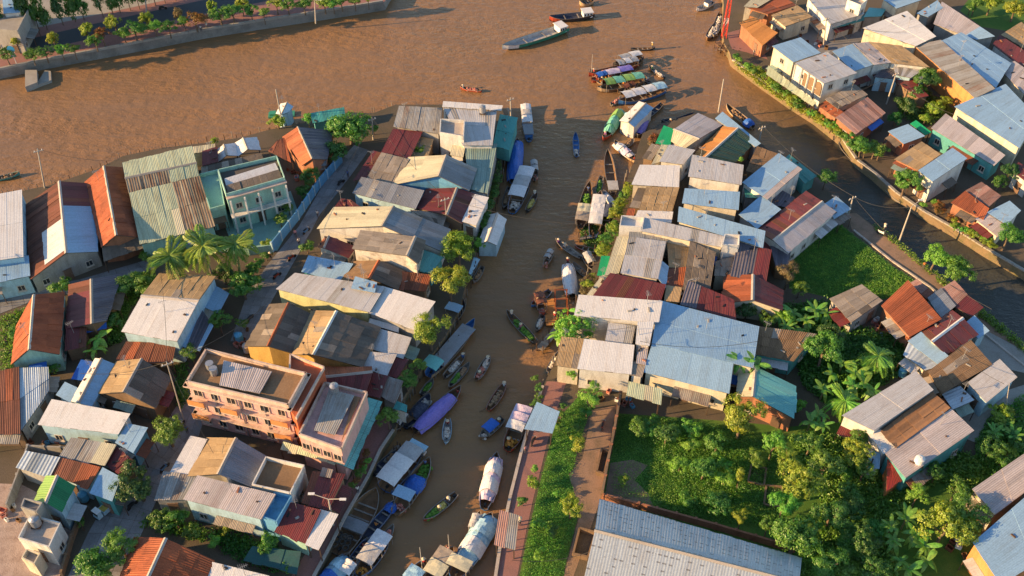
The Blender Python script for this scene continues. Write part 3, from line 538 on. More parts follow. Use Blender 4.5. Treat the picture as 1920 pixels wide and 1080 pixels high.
H('g', '11', [(735, 785), (1130, 836), (1208, 895), (1260, 725), (1190, 700), (800, 655)], 5.6, 6.4, ('fibro', 'fibro_dark'), 'w_dirtywhite', 'two storey whitewashed house with stained brown roof')
H('g', '11', [(470, 772), (510, 780), (690, 852), (740, 770), (545, 695), (525, 700)], 2.9, 3.7, ('rustorange', 'maroon'), 'w_dirtywhite', 'low maroon roofed house beside the alley and the whitewashed house')
H('m', '11', [(1200, 938), (1308, 968), (1402, 852), (1265, 800)], 3.0, 3.2, 'tealpale', 'w_teal', 'bright turquoise roof terrace beside the yellow green tree', name='shed', win=False)
H('m', '11', [(350, 955), (640, 1032), (722, 900), (400, 840)], 3.0, 3.8, 'zincblue', 'w_teal', 'blue curved shed roof at the lower end of the alley', name='shed')
H('g', '11', [(640, 1042), (850, 1005), (1060, 1090), (1100, 950), (920, 880), (740, 885)], 3.3, 4.9, ('fibro_brown', 'fibro_dark'), 'w_brown', 'dark brown gable behind the long white roof', ridge='rustorange')
H('m', '11', [(1060, 1085), (1270, 1100), (1312, 985), (1092, 960)], 3.0, 3.4, 'rust', 'w_brown', 'rusty brown roof at the channel below the turquoise terrace', name='shed')
H('m', None, [(522, 542), (690, 584), (718, 538), (556, 513)], 4.5, 5.1, 'zinc', 'w_limecream', 'long white roofed shop house with sunlit lime yellow side wall', name='shop_house', cat='house')
H('m', None, [(660, 540), (702, 548), (706, 530), (667, 519)], 5.3, 5.6, 'zincblue', 'w_grey', 'small pale blue raised roof on top of the long shop house', name='shed', win=False, zb=4.9)
H('m', None, [(692, 586), (778, 617), (814, 566), (718, 538)], 4.1, 4.7, 'zincwhite', 'w_grey', 'white metal roof between the lime walled shop house and the yellow trees',
  ext=[('awning', None, [(691, 606), (747, 623), (748, 612), (694, 597)], 2.9, 3.1, 'zincwhite')])
H('g', None, [(462, 648), (503, 648), (551, 662), (586, 592), (540, 571), (507, 573)], 3.5, 5.2, 'fibro_dark', 'w_yellow', 'dark brown gable with an orange ridge beside the alley end', ridge='rustorange')
H('g', '12', [(285, 495), (435, 495), (790, 585), (925, 300), (600, 185), (430, 180)], 3.8, 5.6, ('fibro_tan', 'fibro_dark'), 'w_yellow', 'brown gable with a yellow sunlit slope and white ridge', ridge='w_white')  # one brown roof: sunlight painted as a tan slope, shade as a dark one
H('m', '12', [(860, 452), (1100, 527), (1160, 375), (930, 310)], 3.1, 3.5, 'zinc', 'w_grey', 'pale grey metal roof below the white roof beside the yellow tree')
H('m', '12', [(800, 592), (980, 657), (1050, 500), (850, 480)], 3.3, 3.7, 'zinc', 'w_white', 'small pale metal roof with a sunlit corner beside the brown gable', name='shed')
H('m', '12', [(985, 652), (1060, 672), (1140, 545), (1055, 512)], 2.6, 2.9, 'maroon', 'w_brown', 'low maroon lean-to behind the quay bushes', name='shed', win=False)
H('g', '12', [(535, 745), (522, 668), (505, 598), (862, 600), (865, 630), (815, 795)], 4.0, 5.0, ('maroon', 'rustorange'), 'w_brick', 'maroon roof with orange back slope behind the pink hotel')
H('m', '12', [(820, 797), (930, 822), (992, 665), (872, 637)], 3.2, 3.6, 'maroon', 'w_brown', 'ribbed maroon roof joining the grey stained shed near the quay')
H('m', '12', [(940, 802), (1040, 862), (1102, 702), (1000, 670)], 3.0, 3.4, 'rustygrey', 'w_tin', 'grey stained shed with rusty roof at the quay edge', name='shed')
H('m', '12', [(1035, 900), (1128, 932), (1132, 882), (1060, 850)], 2.6, 2.8, 'teal', 'w_white', 'tiny teal kiosk roof beside the quay bush', name='kiosk', win=False)
# ---- pink hotel
def hotel():
    root = empty('hotel', at(470, 790, 0), 'three storey pink and orange hotel with roof parapets and balconies', 'hotel'); org = root.location.copy(); hz = 8.6
    top = [at(352, 719, hz), at(541, 763, hz), at(573.5, 704, hz), at(388, 659, hz)]
    mb = MB(); mb.prism([Vector((p.x, p.y, -.02)) for p in top], [p - Vector((0, 0, .3)) for p in top]); wall = mb.build('wall', 'w_pink', root, org)
    MB().prism([p - Vector((0, 0, .29)) for p in top], [p - Vector((0, 0, .12)) for p in top]).build('roof', 'fibro_brown', root, org)
    e = [(top[(i + 1) % 4] - top[i]).normalized() for i in range(4)]; cen = sum(top, Vector()) / 4
    for i in range(4):
        a, b = top[i], top[(i + 1) % 4]; rz = math.atan2(e[i].y, e[i].x); m = (a + b) / 2; L_ = (b - a).length; nn = Vector((e[i].y, -e[i].x, 0))
        MB().box((m.x, m.y, hz + .2), (L_ + .3, .22, .7), rz).build('parapet', 'cornice', root, org)
        for z in (-.2, -3.0, -5.8):
            q = m + nn * .25; MB().box((q.x, q.y, hz + z), (L_ + .9, .55, .22), rz).build('cornice', 'cornice', root, org)
        if i in (0, 3):
            n = 6 if i == 0 else 3
            for k in range(n):
                p = a.lerp(b, (k + .5) / n)
                for fl in range(3):
                    q = p.copy(); q.z = .85 + fl * 2.8; window(root, org, q + nn * .02, nn, 1.15 if (k + fl) % 2 else 1.35, 1.3, 'cornice')
            for k in range(1, 4):
                p = a.lerp(b, k / 4) + nn * .12; MB().box((p.x, p.y, 4.2), (.14, .14, 8.2)).build('downpipe', 'metal', root, org)
            for k, fl in ((0, 1), (0, 2), (2, 2), (5, 1), (5, 2)) if i == 0 else ((1, 1), (1, 2)):
                p = a.lerp(b, (k + .5) / n) + nn * .6; z = fl * 2.8
                MB().box((p.x, p.y, z), (2.4, 1.2, .2), rz).build('balcony', 'cornice', root, org)
                q = p + nn * .55; MB().box((q.x, q.y, z + .55), (2.4, .1, .9), rz).build('balcony_rail', 'w_orange', root, org)
    q = [at(420, 676, hz + .3), at(510, 697, hz + .3), at(487, 738, hz + .3), at(412, 722, hz + .3)]
    pr = slab(root, org, [q], 'roof_panel'); sheets(pr, org, q[3], q[2], q[1], q[0], 'pinkzinc')
    for px, py in ((395, 690), (402, 700)):
        p = at(px, py, hz); MB().cyl((p.x, p.y, hz - .1), .55, 1.1, 10).build('roof_tank', 'tankgrey', root, org)
    # terrace one floor down, then the two storey wing with its grey roof
    t = [at(541, 763, 7.9), at(556, 787, 7.9), at(608, 692, 7.9), at(545, 668, 7.9)]
    MB().prism([Vector((p.x, p.y, -.02)) for p in t], t).build('terrace', ['terracotta'], root, org)
    for i in range(1, 4):
        a, b = t[i], t[(i + 1) % 4]; ee = (b - a).normalized(); m = (a + b) / 2
        MB().box((m.x, m.y, 8.15), ((b - a).length, .2, .5), math.atan2(ee.y, ee.x)).build('terrace_parapet', 'cornice', root, org)
    w = [at(562, 818, 6.2), at(641, 846, 6.2), at(688, 740, 6.2), at(610, 722, 6.2)]
    MB().prism([Vector((p.x, p.y, -.02)) for p in w], w).build('wing', ['w_pink'], root, org)
    for i in range(4):
        a, b = w[i], w[(i + 1) % 4]; ee = (b - a).normalized(); m = (a + b) / 2
        MB().box((m.x, m.y, 6.45), ((b - a).length + .1, .22, .7), math.atan2(ee.y, ee.x)).build('wing_parapet', 'cornice', root, org)
        if i == 0:
            for k in range(4):
                p = a.lerp(b, (k + .5) / 4); p.z = 3.9; window(root, org, p + Vector((ee.y, -ee.x, 0)) * .02, Vector((ee.y, -ee.x, 0)), 1.2, 1.3, 'cornice')
    g = [at(590, 806, 6.5), at(628, 815, 6.5), at(664, 742, 6.9), at(618, 730, 6.9)]
    pr = slab(root, org, [g], 'wing_roof'); sheets(pr, org, *g, 'zincold')
    f = [at(640, 828, 6.4), at(652, 800, 6.4), at(676, 745, 6.4), at(664, 742, 6.4)]
    pr = slab(root, org, [f], 'wing_deck', .1, 'fibro_brown')
    for q, mt in (([(527, 842), (629, 869), (632, 857), (532, 828)], 'greengrey'), ([(660, 880), (716, 754), (690, 746), (630, 868)], 'tealpale')):
        g = [at(*q[0], 2.9), at(*q[1], 2.9), at(*q[2], 3.4), at(*q[3], 3.4)]; pr = slab(root, org, [g], 'awning'); sheets(pr, org, *g, 'palegreen' if mt == 'greengrey' else 'tealpale')
        for p in g[:2]: MB().box((p.x, p.y, 1.4), (.12, .12, 2.8)).build('post', 'darkwood', root, org)
hotel()
# ------------------------------------------------------------------ west bank, lower part
H('g', '02', [(95, 565), (220, 455), (435, 492), (475, 40), (252, 65), (130, 290)], 3.6, 5.6, 'orangetile', 'w_mint', 'bright orange tiled house with mint walls near the picture edge')
H('g', '02', [(500, 300), (690, 262), (795, 240), (905, -100), (685, -55), (530, -20)], 2.9, 4.0, ('maroon', 'darkstripe'), 'w_brown', 'dark maroon gable with a grey ribbed slope beside the orange tiled house')
H('m', '02', [(490, 465), (642, 432), (645, 292), (500, 302)], 2.6, 3.0, 'maroon', 'w_brown', 'shaded maroon lean-to beside the banana plant', name='shed', win=False)
H('g', '02', [(925, 320), (1072, 62), (1195, -95), (1605, -78), (1480, 98), (1325, 390)], 5.0, 6.1, ('zincwhite', 'fibro_tan'), 'w_lightblue', 'large house with tan back slope and white front slope below the coconut palms',
  ext=[('porch_roof', '02', [(870, 545), (1290, 565), (1322, 420), (950, 402)], 2.7, 3.3, 'rust'), ('porch_roof', '02', [(1372, 440), (1498, 475), (1600, 285), (1492, 130)], 2.9, 3.3, 'zincblue:.3,darkstripe:.8,zincblue:1'), ('roof_panel', '02', [(1500, 130), (1640, 190), (1720, 40), (1610, -20)], 3.0, 3.2, 'zincblue')])
H('m', '02', [(-150, 1090), (150, 1082), (140, 602), (-100, 660)], 3.0, 3.5, 'rustorange:.3,rust:1', 'w_brown', 'rusty roof cut by the picture edge below the orange tiled house')
H('m', '02', [(160, 1060), (365, 770), (358, 600), (148, 606)], 2.9, 3.4, 'zincstripe', 'w_tin', 'ribbed grey roof in front of the mint walled orange house')
H('g', '02', [(540, 845), (592, 856), (685, 882), (860, 580), (757, 540), (715, 535)], 3.2, 3.8, ('zincwhite', 'zincblue'), 'w_lightblue', 'slim blue metal gable with a pale ridge strip')
H('m', '02', [(425, 802), (530, 852), (602, 760), (490, 708)], 2.6, 2.8, 'zincblue', 'w_lightblue', 'small blue roof between the slim blue gable and the ribbed grey roof', name='shed', win=False)
H('m', '02', [(540, 680), (640, 690), (705, 560), (610, 540)], 2.2, 2.4, 'tarpblue', 'w_tin', 'crumpled blue tarpaulin canopy behind the slim blue gable', name='tarpaulin_shelter', cat='shelter', posts=True)
H('g', '02', [(745, 790), (930, 778), (1155, 892), (1280, 675), (1060, 540), (880, 560)], 3.2, 5.0, ('fibro_tan', 'fibro_dark'), 'w_brown', 'gabled house with one golden and one charcoal slope')
H('m', '02', [(300, 1022), (880, 1090), (965, 945), (400, 840)], 4.0, 4.6, 'zincwhite', 'w_lightblue', 'long bright white roof beside the round green tree')
H('m', '03', [(870, 78), (1000, 152), (1105, -30), (960, -60)], 3.5, 4.0, 'zincblue', 'w_blue', 'light blue roof at the end of the long bright white roof')
H('m', '03', [(455, 182), (785, 247), (865, 97), (540, 45)], 3.1, 3.5, 'zincold:.6,creamroof:1', 'w_grey', 'grey weathered roof with one cream sunlit end below the bright white roof')  # sunlight on the end painted as cream sheets
H('m', '03', [(130, 262), (370, 337), (445, 192), (200, 145)], 3.0, 3.4, 'zincstripe', 'w_grey', 'striped silver roof beside the dark alley')
H('m', '03', [(390, 322), (660, 417), (747, 265), (442, 192)], 2.9, 3.3, 'rust:.55,rustorange:.9,rust:1', 'w_lightblue', 'rusty red corrugated roof above the small green roof')
H('m', '03', [(800, 237), (890, 312), (1012, 230), (882, 115)], 2.7, 3.0, 'maroon', 'w_brown', 'small dark maroon roof touching the dark round tree', name='shed', win=False)
H('m', '03', [(680, 452), (840, 512), (902, 340), (772, 270)], 3.8, 4.2, 'zincblue', 'w_teal', 'pale blue roof with a turquoise edge beside the dark round tree')
H('g', '03', [(265, 520), (345, 527), (455, 592), (555, 410), (428, 335), (350, 335)], 4.6, 5.4, ('lime', 'green'), 'w_lightblue', 'small bright green metal roof with pale blue walls')
H('f', '03', [(150, 815), (380, 885), (465, 702), (240, 640)], 3.5, 0, 'concrete_lit', 'w_white', 'unfinished pale concrete house with a flat sunlit roof', flatmat='concrete_lit')
H('f', '03', [(170, 585), (285, 622), (330, 552), (195, 520)], 5.0, 0, 'concrete', 'w_grey', 'small raised concrete roof room beside the green metal roof', zb=0, win=False, flatmat='concrete_lit')
H('f', '03', [(175, 965), (270, 1010), (315, 930), (215, 900)], 2.4, 0, 'concrete_lit', 'w_cream', 'little sunlit block in the rubble yard', name='outhouse', win=False, flatmat='concrete_lit')
H('m', '03', [(1285, 292), (1415, 317), (1550, 60), (1430, 35)], 3.4, 3.8, 'zincwhite', 'w_white', 'white strip roof joined to the golden gable below the pink hotel')
H('g', None, [(356, 892), (410, 888), (470, 912), (498, 857), (442, 824), (390, 823)], 3.5, 4.9, ('fibro_tan', 'zincdark'), 'w_grey', 'gable with golden stained slope and dark slate slope below the pink hotel')
H('m', '03', [(1165, 512), (1388, 502), (1480, 332), (1230, 300)], 3.1, 3.5, 'zincold', 'w_grey', 'grey roof beside the street next to the white strip roof')
H('m', None, [(348, 936), (488, 972), (514, 927), (373, 893)], 4.5, 5.0, 'pinkzinc', 'w_lightblue', 'long pinkish roof above a sunlit pale blue side wall', name='shop_house', cat='house')
H('f', None, [(492, 974), (520, 984), (548, 936), (516, 928)], 3.8, 0, 'w_blue', 'w_blue', 'deep blue walled terrace at the end of the long pinkish roof', win=False, flatmat='w_blue')
H('f', None, [(474, 914), (546, 930), (572, 878), (500, 862)], 4.2, 0, 'fibro_brown', 'w_white', 'brown flat roof framed by white parapets', flatmat='fibro_brown')
H('m', '13', [(350, 532), (540, 582), (662, 320), (430, 300)], 3.2, 3.8, 'maroon', 'w_brown', 'ribbed maroon roof beside the red quay', ext=[('roof_panel', '13', [(480, 330), (560, 345), (580, 285), (500, 265)], 3.9, 3.95, 'rustygrey')])
H('m', '13', [(150, 742), (370, 832), (482, 590), (262, 532)], 3.2, 3.8, 'maroon', 'w_mint', 'plain maroon roof with a mint green front edge')
H('m', '13', [(375, 842), (470, 877), (612, 622), (482, 586)], 3.3, 3.5, 'zincwhite', 'w_white', 'bright white awning roof along the red quay', posts=True, name='quay_canopy', cat='canopy')
H('g', '03', [(860, 1250), (1040, 1250), (1440, 1300), (1590, 970), (1240, 812), (1020, 800)], 3.4, 5.0, 'orangetile', 'w_brick', 'orange tiled house cut by the lower picture edge')
H('m', '03', [(1500, 1130), (2000, 1230), (2010, 1080), (1582, 976)], 3.2, 3.5, 'zincwhite', 'w_white', 'white roof beside the orange tiled house at the lower picture edge')
H('m', '13', [(-80, 960), (300, 1060), (330, 900), (-20, 860)], 1.6, 1.8, 'net', 'w_tin', 'dark green shade net over the garden behind the quay', name='shade_net', cat='net', posts=True)
H('f', '00', [(-120, 230), (140, 250), (230, 70), (-120, 40)], 5.0, 0, 'concrete', 'w_grey', 'grey building behind the columnar trees of the promenade road', flatmat='concrete')
H('m', '00', [(30, 100), (150, 90), (160, -40), (20, -40)], 6.0, 6.6, 'zincblue', 'w_white', 'blue roofed building at the top corner behind the columnar trees')
#H('m', '00', [(560, 110), (1000, 50), (960, -120), (520, -60)], 4.0, 4.6, 'zinc', 'w_white', 'pale roofed hall half hidden by the columnar trees', name='hall')
# ------------------------------------------------------------------ middle block between the channel and the narrow canal
H('g', None, [(1260, 264), (1265, 243), (1308, 214), (1354, 234), (1310, 260), (1284, 278)], 3.0, 4.0, ('creamroof', 'pinkzinc'), 'w_cream', 'pinkish roofed house at the tip of the middle block', sheet=1.0)
H('g', None, [(1304, 291), (1324, 295), (1374, 306), (1414, 267), (1383, 242), (1356, 239)], 3.0, 4.1, ('orangefib', 'greendark'), 'w_brown', 'gable with one orange slope and one dark green ribbed slope')
H('m', None, [(1343, 223), (1416, 274), (1425, 268), (1356, 211)], 3.3, 3.5, 'zincblue', 'w_tin', 'long narrow blue grey roof along the canal at the block tip', name='shed', win=False)
H('m', None, [(1238, 302), (1280, 308), (1302, 282), (1255, 272)], 4.2, 4.5, 'zinc', 'w_white', 'small silver blue roof below the pinkish tip house')
H('m', None, [(1222, 308), (1237, 303), (1252, 273), (1240, 272)], 3.2, 3.4, 'creamroof', 'w_cream', 'narrow cream awning roof above the moored white boat', name='shed', win=False)
H('m', None, [(1205, 296), (1222, 300), (1240, 275), (1222, 270)], 2.5, 2.8, 'fibro', 'w_brown', 'low grey brown shack roof over the channel edge', name='shed', win=False)
H('m', None, [(1230, 268), (1256, 274), (1263, 243), (1245, 236)], 2.6, 3.0, 'tarpemerald', 'w_tin', 'vivid green tarpaulin canopy at the channel edge', name='tarpaulin_shelter', cat='shelter', posts=True)
H('m', '21', [(905, 302), (1245, 322), (1252, 165), (965, 160)], 4.0, 4.4, 'zincwhite', 'w_cream', 'cream white roof at the channel above the long brown roof')
H('m', '21', [(1330, 242), (1712, 302), (1728, 160), (1360, 85)], 5.4, 5.8, 'zinc', 'w_white', 'silver roofed two storey house with a white sunlit front wall')
H('m', '21', [(960, 492), (1190, 522), (1247, 330), (1012, 328)], 3.5, 4.0, 'fibro_tan', 'w_brown', 'tan brown stained roof beside the climbing yellow shrubs')
H('m', '21', [(885, 472), (955, 480), (1010, 332), (950, 328)], 3.0, 3.2, 'fibro', 'w_brown', 'narrow brown strip roof over the climbing shrubs', name='shed', win=False)
H('m', '21', [(1285, 442), (1690, 492), (1700, 362), (1305, 336)], 5.0, 5.3, 'zincblue', 'w_cream', 'blue silver roof with a stained cream front wall')
H('m', '21', [(1255, 582), (1870, 772), (1887, 652), (1265, 476)], 4.9, 5.3, 'zincblue', 'w_cream', 'longest sky blue roof of the middle block', sheet=1.3)
H('m', '21', [(975, 652), (1572, 772), (1582, 692), (1000, 556)], 4.7, 5.0, 'zinc', 'w_cream', 'long silver strip roof below the longest sky blue roof', sheet=1.3)
H('f', '21', [(805, 637), (975, 647), (990, 570), (820, 560)], 4.6, 0, 'concrete_lit', 'w_white', 'white flat block at the channel end of the silver strip roof', flatmat='zincwhite')
H('f', '21', [(1572, 778), (1697, 783), (1702, 705), (1592, 700)], 5.2, 0, 'concrete_lit', 'w_white', 'white flat block at the inland end of the silver strip roof', flatmat='zincwhite')
H('m', '21', [(925, 562), (1190, 587), (1202, 510), (950, 500)], 3.7, 4.0, 'zincwhite', 'w_white', 'pale roof between the tan roof and the white flat block')
H('m', '21', [(850, 562), (908, 562), (920, 490), (872, 488)], 2.7, 2.9, 'rustorange', 'w_brown', 'tiny orange rust roof at the climbing shrubs', name='shed', win=False)
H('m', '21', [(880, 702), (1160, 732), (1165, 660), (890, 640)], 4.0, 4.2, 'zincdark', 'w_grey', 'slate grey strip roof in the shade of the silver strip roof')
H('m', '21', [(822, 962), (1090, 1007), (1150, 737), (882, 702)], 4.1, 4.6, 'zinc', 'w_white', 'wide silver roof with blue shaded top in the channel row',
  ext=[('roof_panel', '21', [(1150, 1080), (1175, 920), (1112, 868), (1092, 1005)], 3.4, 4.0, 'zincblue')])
H('m', '21', [(698, 982), (800, 962), (880, 702), (790, 700)], 3.4, 3.6, 'creamroof', 'w_cream', 'cream strip roof beside the green tarpaulin at the channel', name='shed', win=False)
H('m', '21', [(640, 985), (698, 985), (732, 845), (672, 842)], 2.4, 2.5, 'tarpemerald', 'w_tin', 'small emerald tarpaulin hung beside the cream strip roof', name='tarpaulin_shelter', cat='shelter', posts=True)
H('m', '21', [(1180, 925), (1300, 925), (1332, 735), (1165, 720)], 3.0, 3.3, 'fibro_tan', 'w_brown', 'small ochre roof in a dark gap between metal roofs', name='shed')
H('m', '21', [(1160, 1075), (1280, 1065), (1302, 927), (1170, 940)], 3.0, 3.4, 'rust', 'w_brown', 'small rusty striped roof beside the dark slate slope', name='shed')
H('m', '21', [(1285, 1085), (1480, 1095), (1522, 820), (1340, 737)], 3.6, 4.6, 'fibro_dark', 'w_cream', 'dark slate slope with a tan wall in the middle block')
H('m', '21', [(1520, 985), (1640, 985), (1655, 850), (1530, 880)], 3.3, 3.5, 'fibro', 'w_cream', 'small dark roof beside a sunlit tan wall in the middle block', name='shed')
H('m', '21', [(1645, 985), (1900, 1035), (1940, 800), (1700, 722)], 3.8, 4.6, 'darkstripe:.5,maroon:1', 'w_brown', 'wide dark ribbed roof inland of the sky blue roof')
H('m', None, [(1455, 500), (1476, 505), (1482, 470), (1445, 462)], 2.6, 3.0, 'darkstripe', 'w_brown', 'small dark shed at the meadow corner', name='shed', win=False)
H('g', None, [(1357, 568), (1411, 562), (1464, 580), (1466, 545), (1412, 517), (1360, 517)], 3.2, 4.3, ('rustorange', 'maroon'), 'w_cream', 'orange red gable beside the tan tree at the meadow corner')
H('m', None, [(1113, 557), (1236, 566), (1246, 534), (1146, 513)], 3.4, 3.9, 'maroon', 'w_brown', 'maroon roof directly behind the great white warehouse')
H('m', None, [(1098, 557), (1111, 557), (1144, 513), (1128, 518)], 3.0, 3.2, 'creamroof', 'w_cream', 'narrow cream roof edge beside the maroon roof at the channel', name='shed', win=False)
H('m', None, [(1278, 570), (1378, 598), (1374, 562), (1292, 528)], 3.6, 4.2, 'darkstripe:.3,maroon:1', 'w_brown', 'deep maroon sloping roof inland of the great warehouse corner')
H('m', None, [(1246, 563), (1272, 567), (1278, 540), (1250, 536)], 3.2, 3.4, 'fibro_tan', 'w_yellow', 'tiny ochre roof behind the great blue warehouse', name='shed', win=False)
# the warehouse group
H('m', '22', [(480, 202), (1088, 257), (1115, 100), (512, 55)], 5.2, 5.8, 'zincwhite', 'w_white', 'white front hall of the warehouse group with a tree shadow', name='hall', sheet=1.4)
H('m', '22', [(1065, 415), (1795, 590), (1838, 292), (1117, 102)], 5.0, 4.4, 'zincblue', 'w_cream', 'great blue warehouse roof, upper half with bananas at its corner', name='warehouse', sheet=1.4)
H('m', '22', [(1000, 628), (1617, 784), (1648, 556), (1065, 417)], 4.0, 5.0, 'zincblue', 'w_cream', 'great blue warehouse roof, lower half above the cream front wall', name='warehouse', sheet=1.4)
H('m', '22', [(930, 415), (1028, 430), (1062, 257), (945, 258)], 5.2, 5.5, 'zincwhite', 'w_white', 'white link roof between the white hall and the blue warehouse', win=False)
H('m', '22', [(705, 392), (895, 417), (920, 287), (730, 262)], 4.2, 4.5, 'zinc', 'w_white', 'small silver roof framed by the white warehouse roofs', win=False)
H('m', '22', [(500, 602), (888, 642), (910, 432), (550, 387)], 4.2, 4.8, 'zincwhite', 'w_white', 'white sloping roof crossed by a cable shadow in the warehouse group')
H('m', '22', [(335, 577), (500, 602), (550, 387), (375, 370)], 3.8, 4.3, 'fibro_tan', 'w_cream', 'tan striped roof at the channel end of the warehouse group')
H('m', '22', [(888, 642), (975, 660), (1002, 565), (915, 555)], 4.0, 4.2, 'fibro', 'w_white', 'little grey flat roof wedged against the blue warehouse', name='shed', win=False)
H('m', '22', [(935, 560), (1000, 572), (1020, 440), (950, 425)], 4.4, 4.5, 'pinkzinc', 'w_white', 'small lilac roof wedged against the blue warehouse', name='shed', win=False)
H('g', None, [(1382, 743), (1412, 743), (1486, 783), (1490, 725), (1417, 690), (1388, 694)], 3.2, 4.1, ('creamroof', 'tealpale'), 'w_brick', 'turquoise gable with a cream sunlit slope beside the warehouse')  # teal roof, sunlight on one slope painted as cream
H('m', '22', [(865, 802), (1112, 867), (1122, 760), (882, 705)], 2.8, 3.1, 'palegreen', 'w_tin', 'pale green garden canopy below the warehouse wall', name='garden_canopy', cat='canopy', posts=True)
H('m', None, [(1417, 663), (1487, 676), (1528, 627), (1420, 613)], 3.3, 3.7, 'fibro_brown', 'w_teal', 'brown mossy roof behind the great blue warehouse')
H('m', '22', [(100, 1052), (300, 1084), (352, 930), (190, 860)], 2.9, 3.3, 'zincblue', 'w_tin', 'light blue canopy roof over the east quay', name='quay_canopy', cat='canopy', posts=True)
H('g', None, [(1085, 1165), (1123, 998), (1131, 942), (1495, 1048), (1490, 1092), (1455, 1260)], 4.0, 7.0, 'shedmarks', 'w_grey', 'huge shed roof with rows of dark marks at the lower edge', name='warehouse', sheet=1.33, win=False)
H('m', None, [(928, 1020), (965, 1030), (972, 968), (938, 958)], 2.5, 2.8, 'rustypink:.7,zincold:1', 'w_brown', 'rusty awning over the east quay pavement', name='quay_canopy', cat='canopy', posts=True)
H('m', None, [(1400, 320), (1455, 338), (1462, 291), (1420, 276)], 3.0, 3.4, 'fibro_brown', 'w_brown', 'brown roof beside the dark green ribbed slope')
H('m', None, [(1394, 342), (1440, 372), (1502, 318), (1460, 289)], 4.3, 4.8, 'zincblue:.7,pinkzinc:1', 'w_white', 'blue roof with a pink sunlit edge beside the narrow canal')  # sunlight along the edge painted as pinker sheets
H('m', None, [(1387, 402), (1420, 428), (1463, 393), (1427, 368)], 3.8, 4.1, 'zincblue', 'w_tin', 'square sky blue roof in the middle block shade')
H('m', None, [(1398, 370), (1424, 372), (1412, 345), (1394, 344)], 3.0, 3.3, 'teal', 'w_tin', 'small shaded teal roof between two blue roofs', name='shed', win=False)
H('m', None, [(1508, 343), (1530, 330), (1480, 291), (1470, 300)], 2.6, 2.9, 'teal', 'w_teal', 'teal awning roof over the narrow canal bank', name='shed', win=False)
H('g', None, [(1422, 432), (1452, 450), (1478, 472), (1565, 398), (1540, 380), (1511, 361)], 3.6, 4.4, ('maroon', 'pinkzinc'), 'w_white', 'gable with one maroon slope and one pinkish slope at the meadow edge')
H('m', None, [(1446, 384), (1474, 388), (1490, 372), (1462, 355)], 2.8, 3.1, 'darkstripe', 'w_brown', 'dark striped little roof under the maroon and pink gable', name='shed', win=False)
H('m', '31', [(495, 558), (618, 487), (510, 395), (432, 447)], 2.9, 3.2, 'zincblue', 'w_lightblue', 'light blue roof where the canal path begins')
H('m', '32', [(470, 82), (630, 252), (852, 97), (702, -20)], 3.0, 3.4, 'fibro', 'w_grey', 'grey square roof with a leaf shaped sunlit patch by the meadow')
H('m', None, [(1655, 574), (1706, 630), (1763, 598), (1703, 528)], 3.2, 4.0, 'rustorange', 'w_brick', 'vivid rust orange roof among the gardens')
H('m', None, [(1700, 632), (1716, 640), (1752, 608), (1740, 600)], 2.5, 2.8, 'rustorange', 'w_brick', 'small orange lean-to below the vivid rust roof', name='shed', win=False)
H('m', None, [(1706, 532), (1738, 560), (1750, 548), (1720, 524)], 2.8, 3.0, 'rustypink', 'w_brown', 'dull pink roof strip behind the vivid rust roof', name='shed', win=False)
H('m', None, [(1740, 559), (1765, 595), (1791, 573), (1765, 541)], 3.0, 3.3, 'zincdark', 'w_tin', 'slate grey roof beside the vivid rust roof')
H('m', None, [(1767, 541), (1792, 572), (1813, 552), (1790, 527)], 3.1, 3.4, 'rustypink', 'w_brown', 'rose brown roof next to the canal path')
H('m', None, [(1791, 575), (1822, 593), (1843, 577), (1813, 553)], 3.0, 3.3, 'maroon', 'w_brown', 'small crimson roof next to the canal path')
H('g', '32', [(1155, 325), (1235, 398), (1335, 494), (1562, 345), (1455, 232), (1385, 180)], 3.3, 4.2, 'maroon', 'w_cream', 'crimson gable with a pale ridge board among blue roofs', ridge='zincwhite')
H('m', '32', [(1055, 402), (1285, 582), (1362, 520), (1152, 335)], 3.1, 3.5, 'zincblue', 'w_brown', 'light blue roof in front of the crimson gable')
H('m', '32', [(1020, 502), (1178, 614), (1280, 585), (1060, 410)], 2.7, 3.0, 'zincstripe', 'w_cream', 'dark blue roof with three pale skylight strips')
H('m', '32', [(1485, 262), (1575, 377), (1657, 320), (1550, 210)], 2.9, 3.2, 'zincblue', 'w_lightblue', 'pale blue roof at the canal path beside the crimson gable')
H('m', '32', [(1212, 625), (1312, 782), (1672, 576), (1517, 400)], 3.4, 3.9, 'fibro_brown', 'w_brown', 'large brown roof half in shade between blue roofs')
H('m', '32', [(1508, 707), (1640, 852), (1862, 670), (1737, 540)], 3.5, 4.0, 'zinc', 'w_lightblue', 'silver roof with a slanting shadow at the picture edge')
H('m', '32', [(1310, 792), (1390, 907), (1542, 840), (1440, 738)], 2.8, 3.1, 'zincstripe', 'w_tin', 'small striped blue roof beside the brown tiled roof')
H('m', None, [(1583, 778), (1640, 805), (1747, 732), (1716, 698)], 4.8, 5.4, 'zinc', 'w_white', 'long silver roof with white gutters above the banana garden')
H('m', None, [(1655, 807), (1682, 837), (1779, 766), (1748, 737)], 4.2, 4.8, 'browntile', 'w_cream', 'brown tiled roof between two silver roofs', sheet=1.0)
H('m', None, [(1663, 850), (1700, 893), (1823, 808), (1782, 769)], 4.0, 4.6, 'pinkzinc', 'w_teal', 'pinkish silver roof with a teal side wall')
H('m', None, [(1625, 809), (1658, 850), (1682, 838), (1652, 807)], 3.6, 3.9, 'zincwhite', 'w_white', 'small white roof at the corner of the brown tiled roof', name='shed', win=False)
H('m', None, [(1663, 919), (1698, 893), (1679, 866), (1664, 862)], 2.6, 3.2, 'red', 'w_orange', 'red lean-to at the corner of the pinkish silver roof', name='shed', win=False)
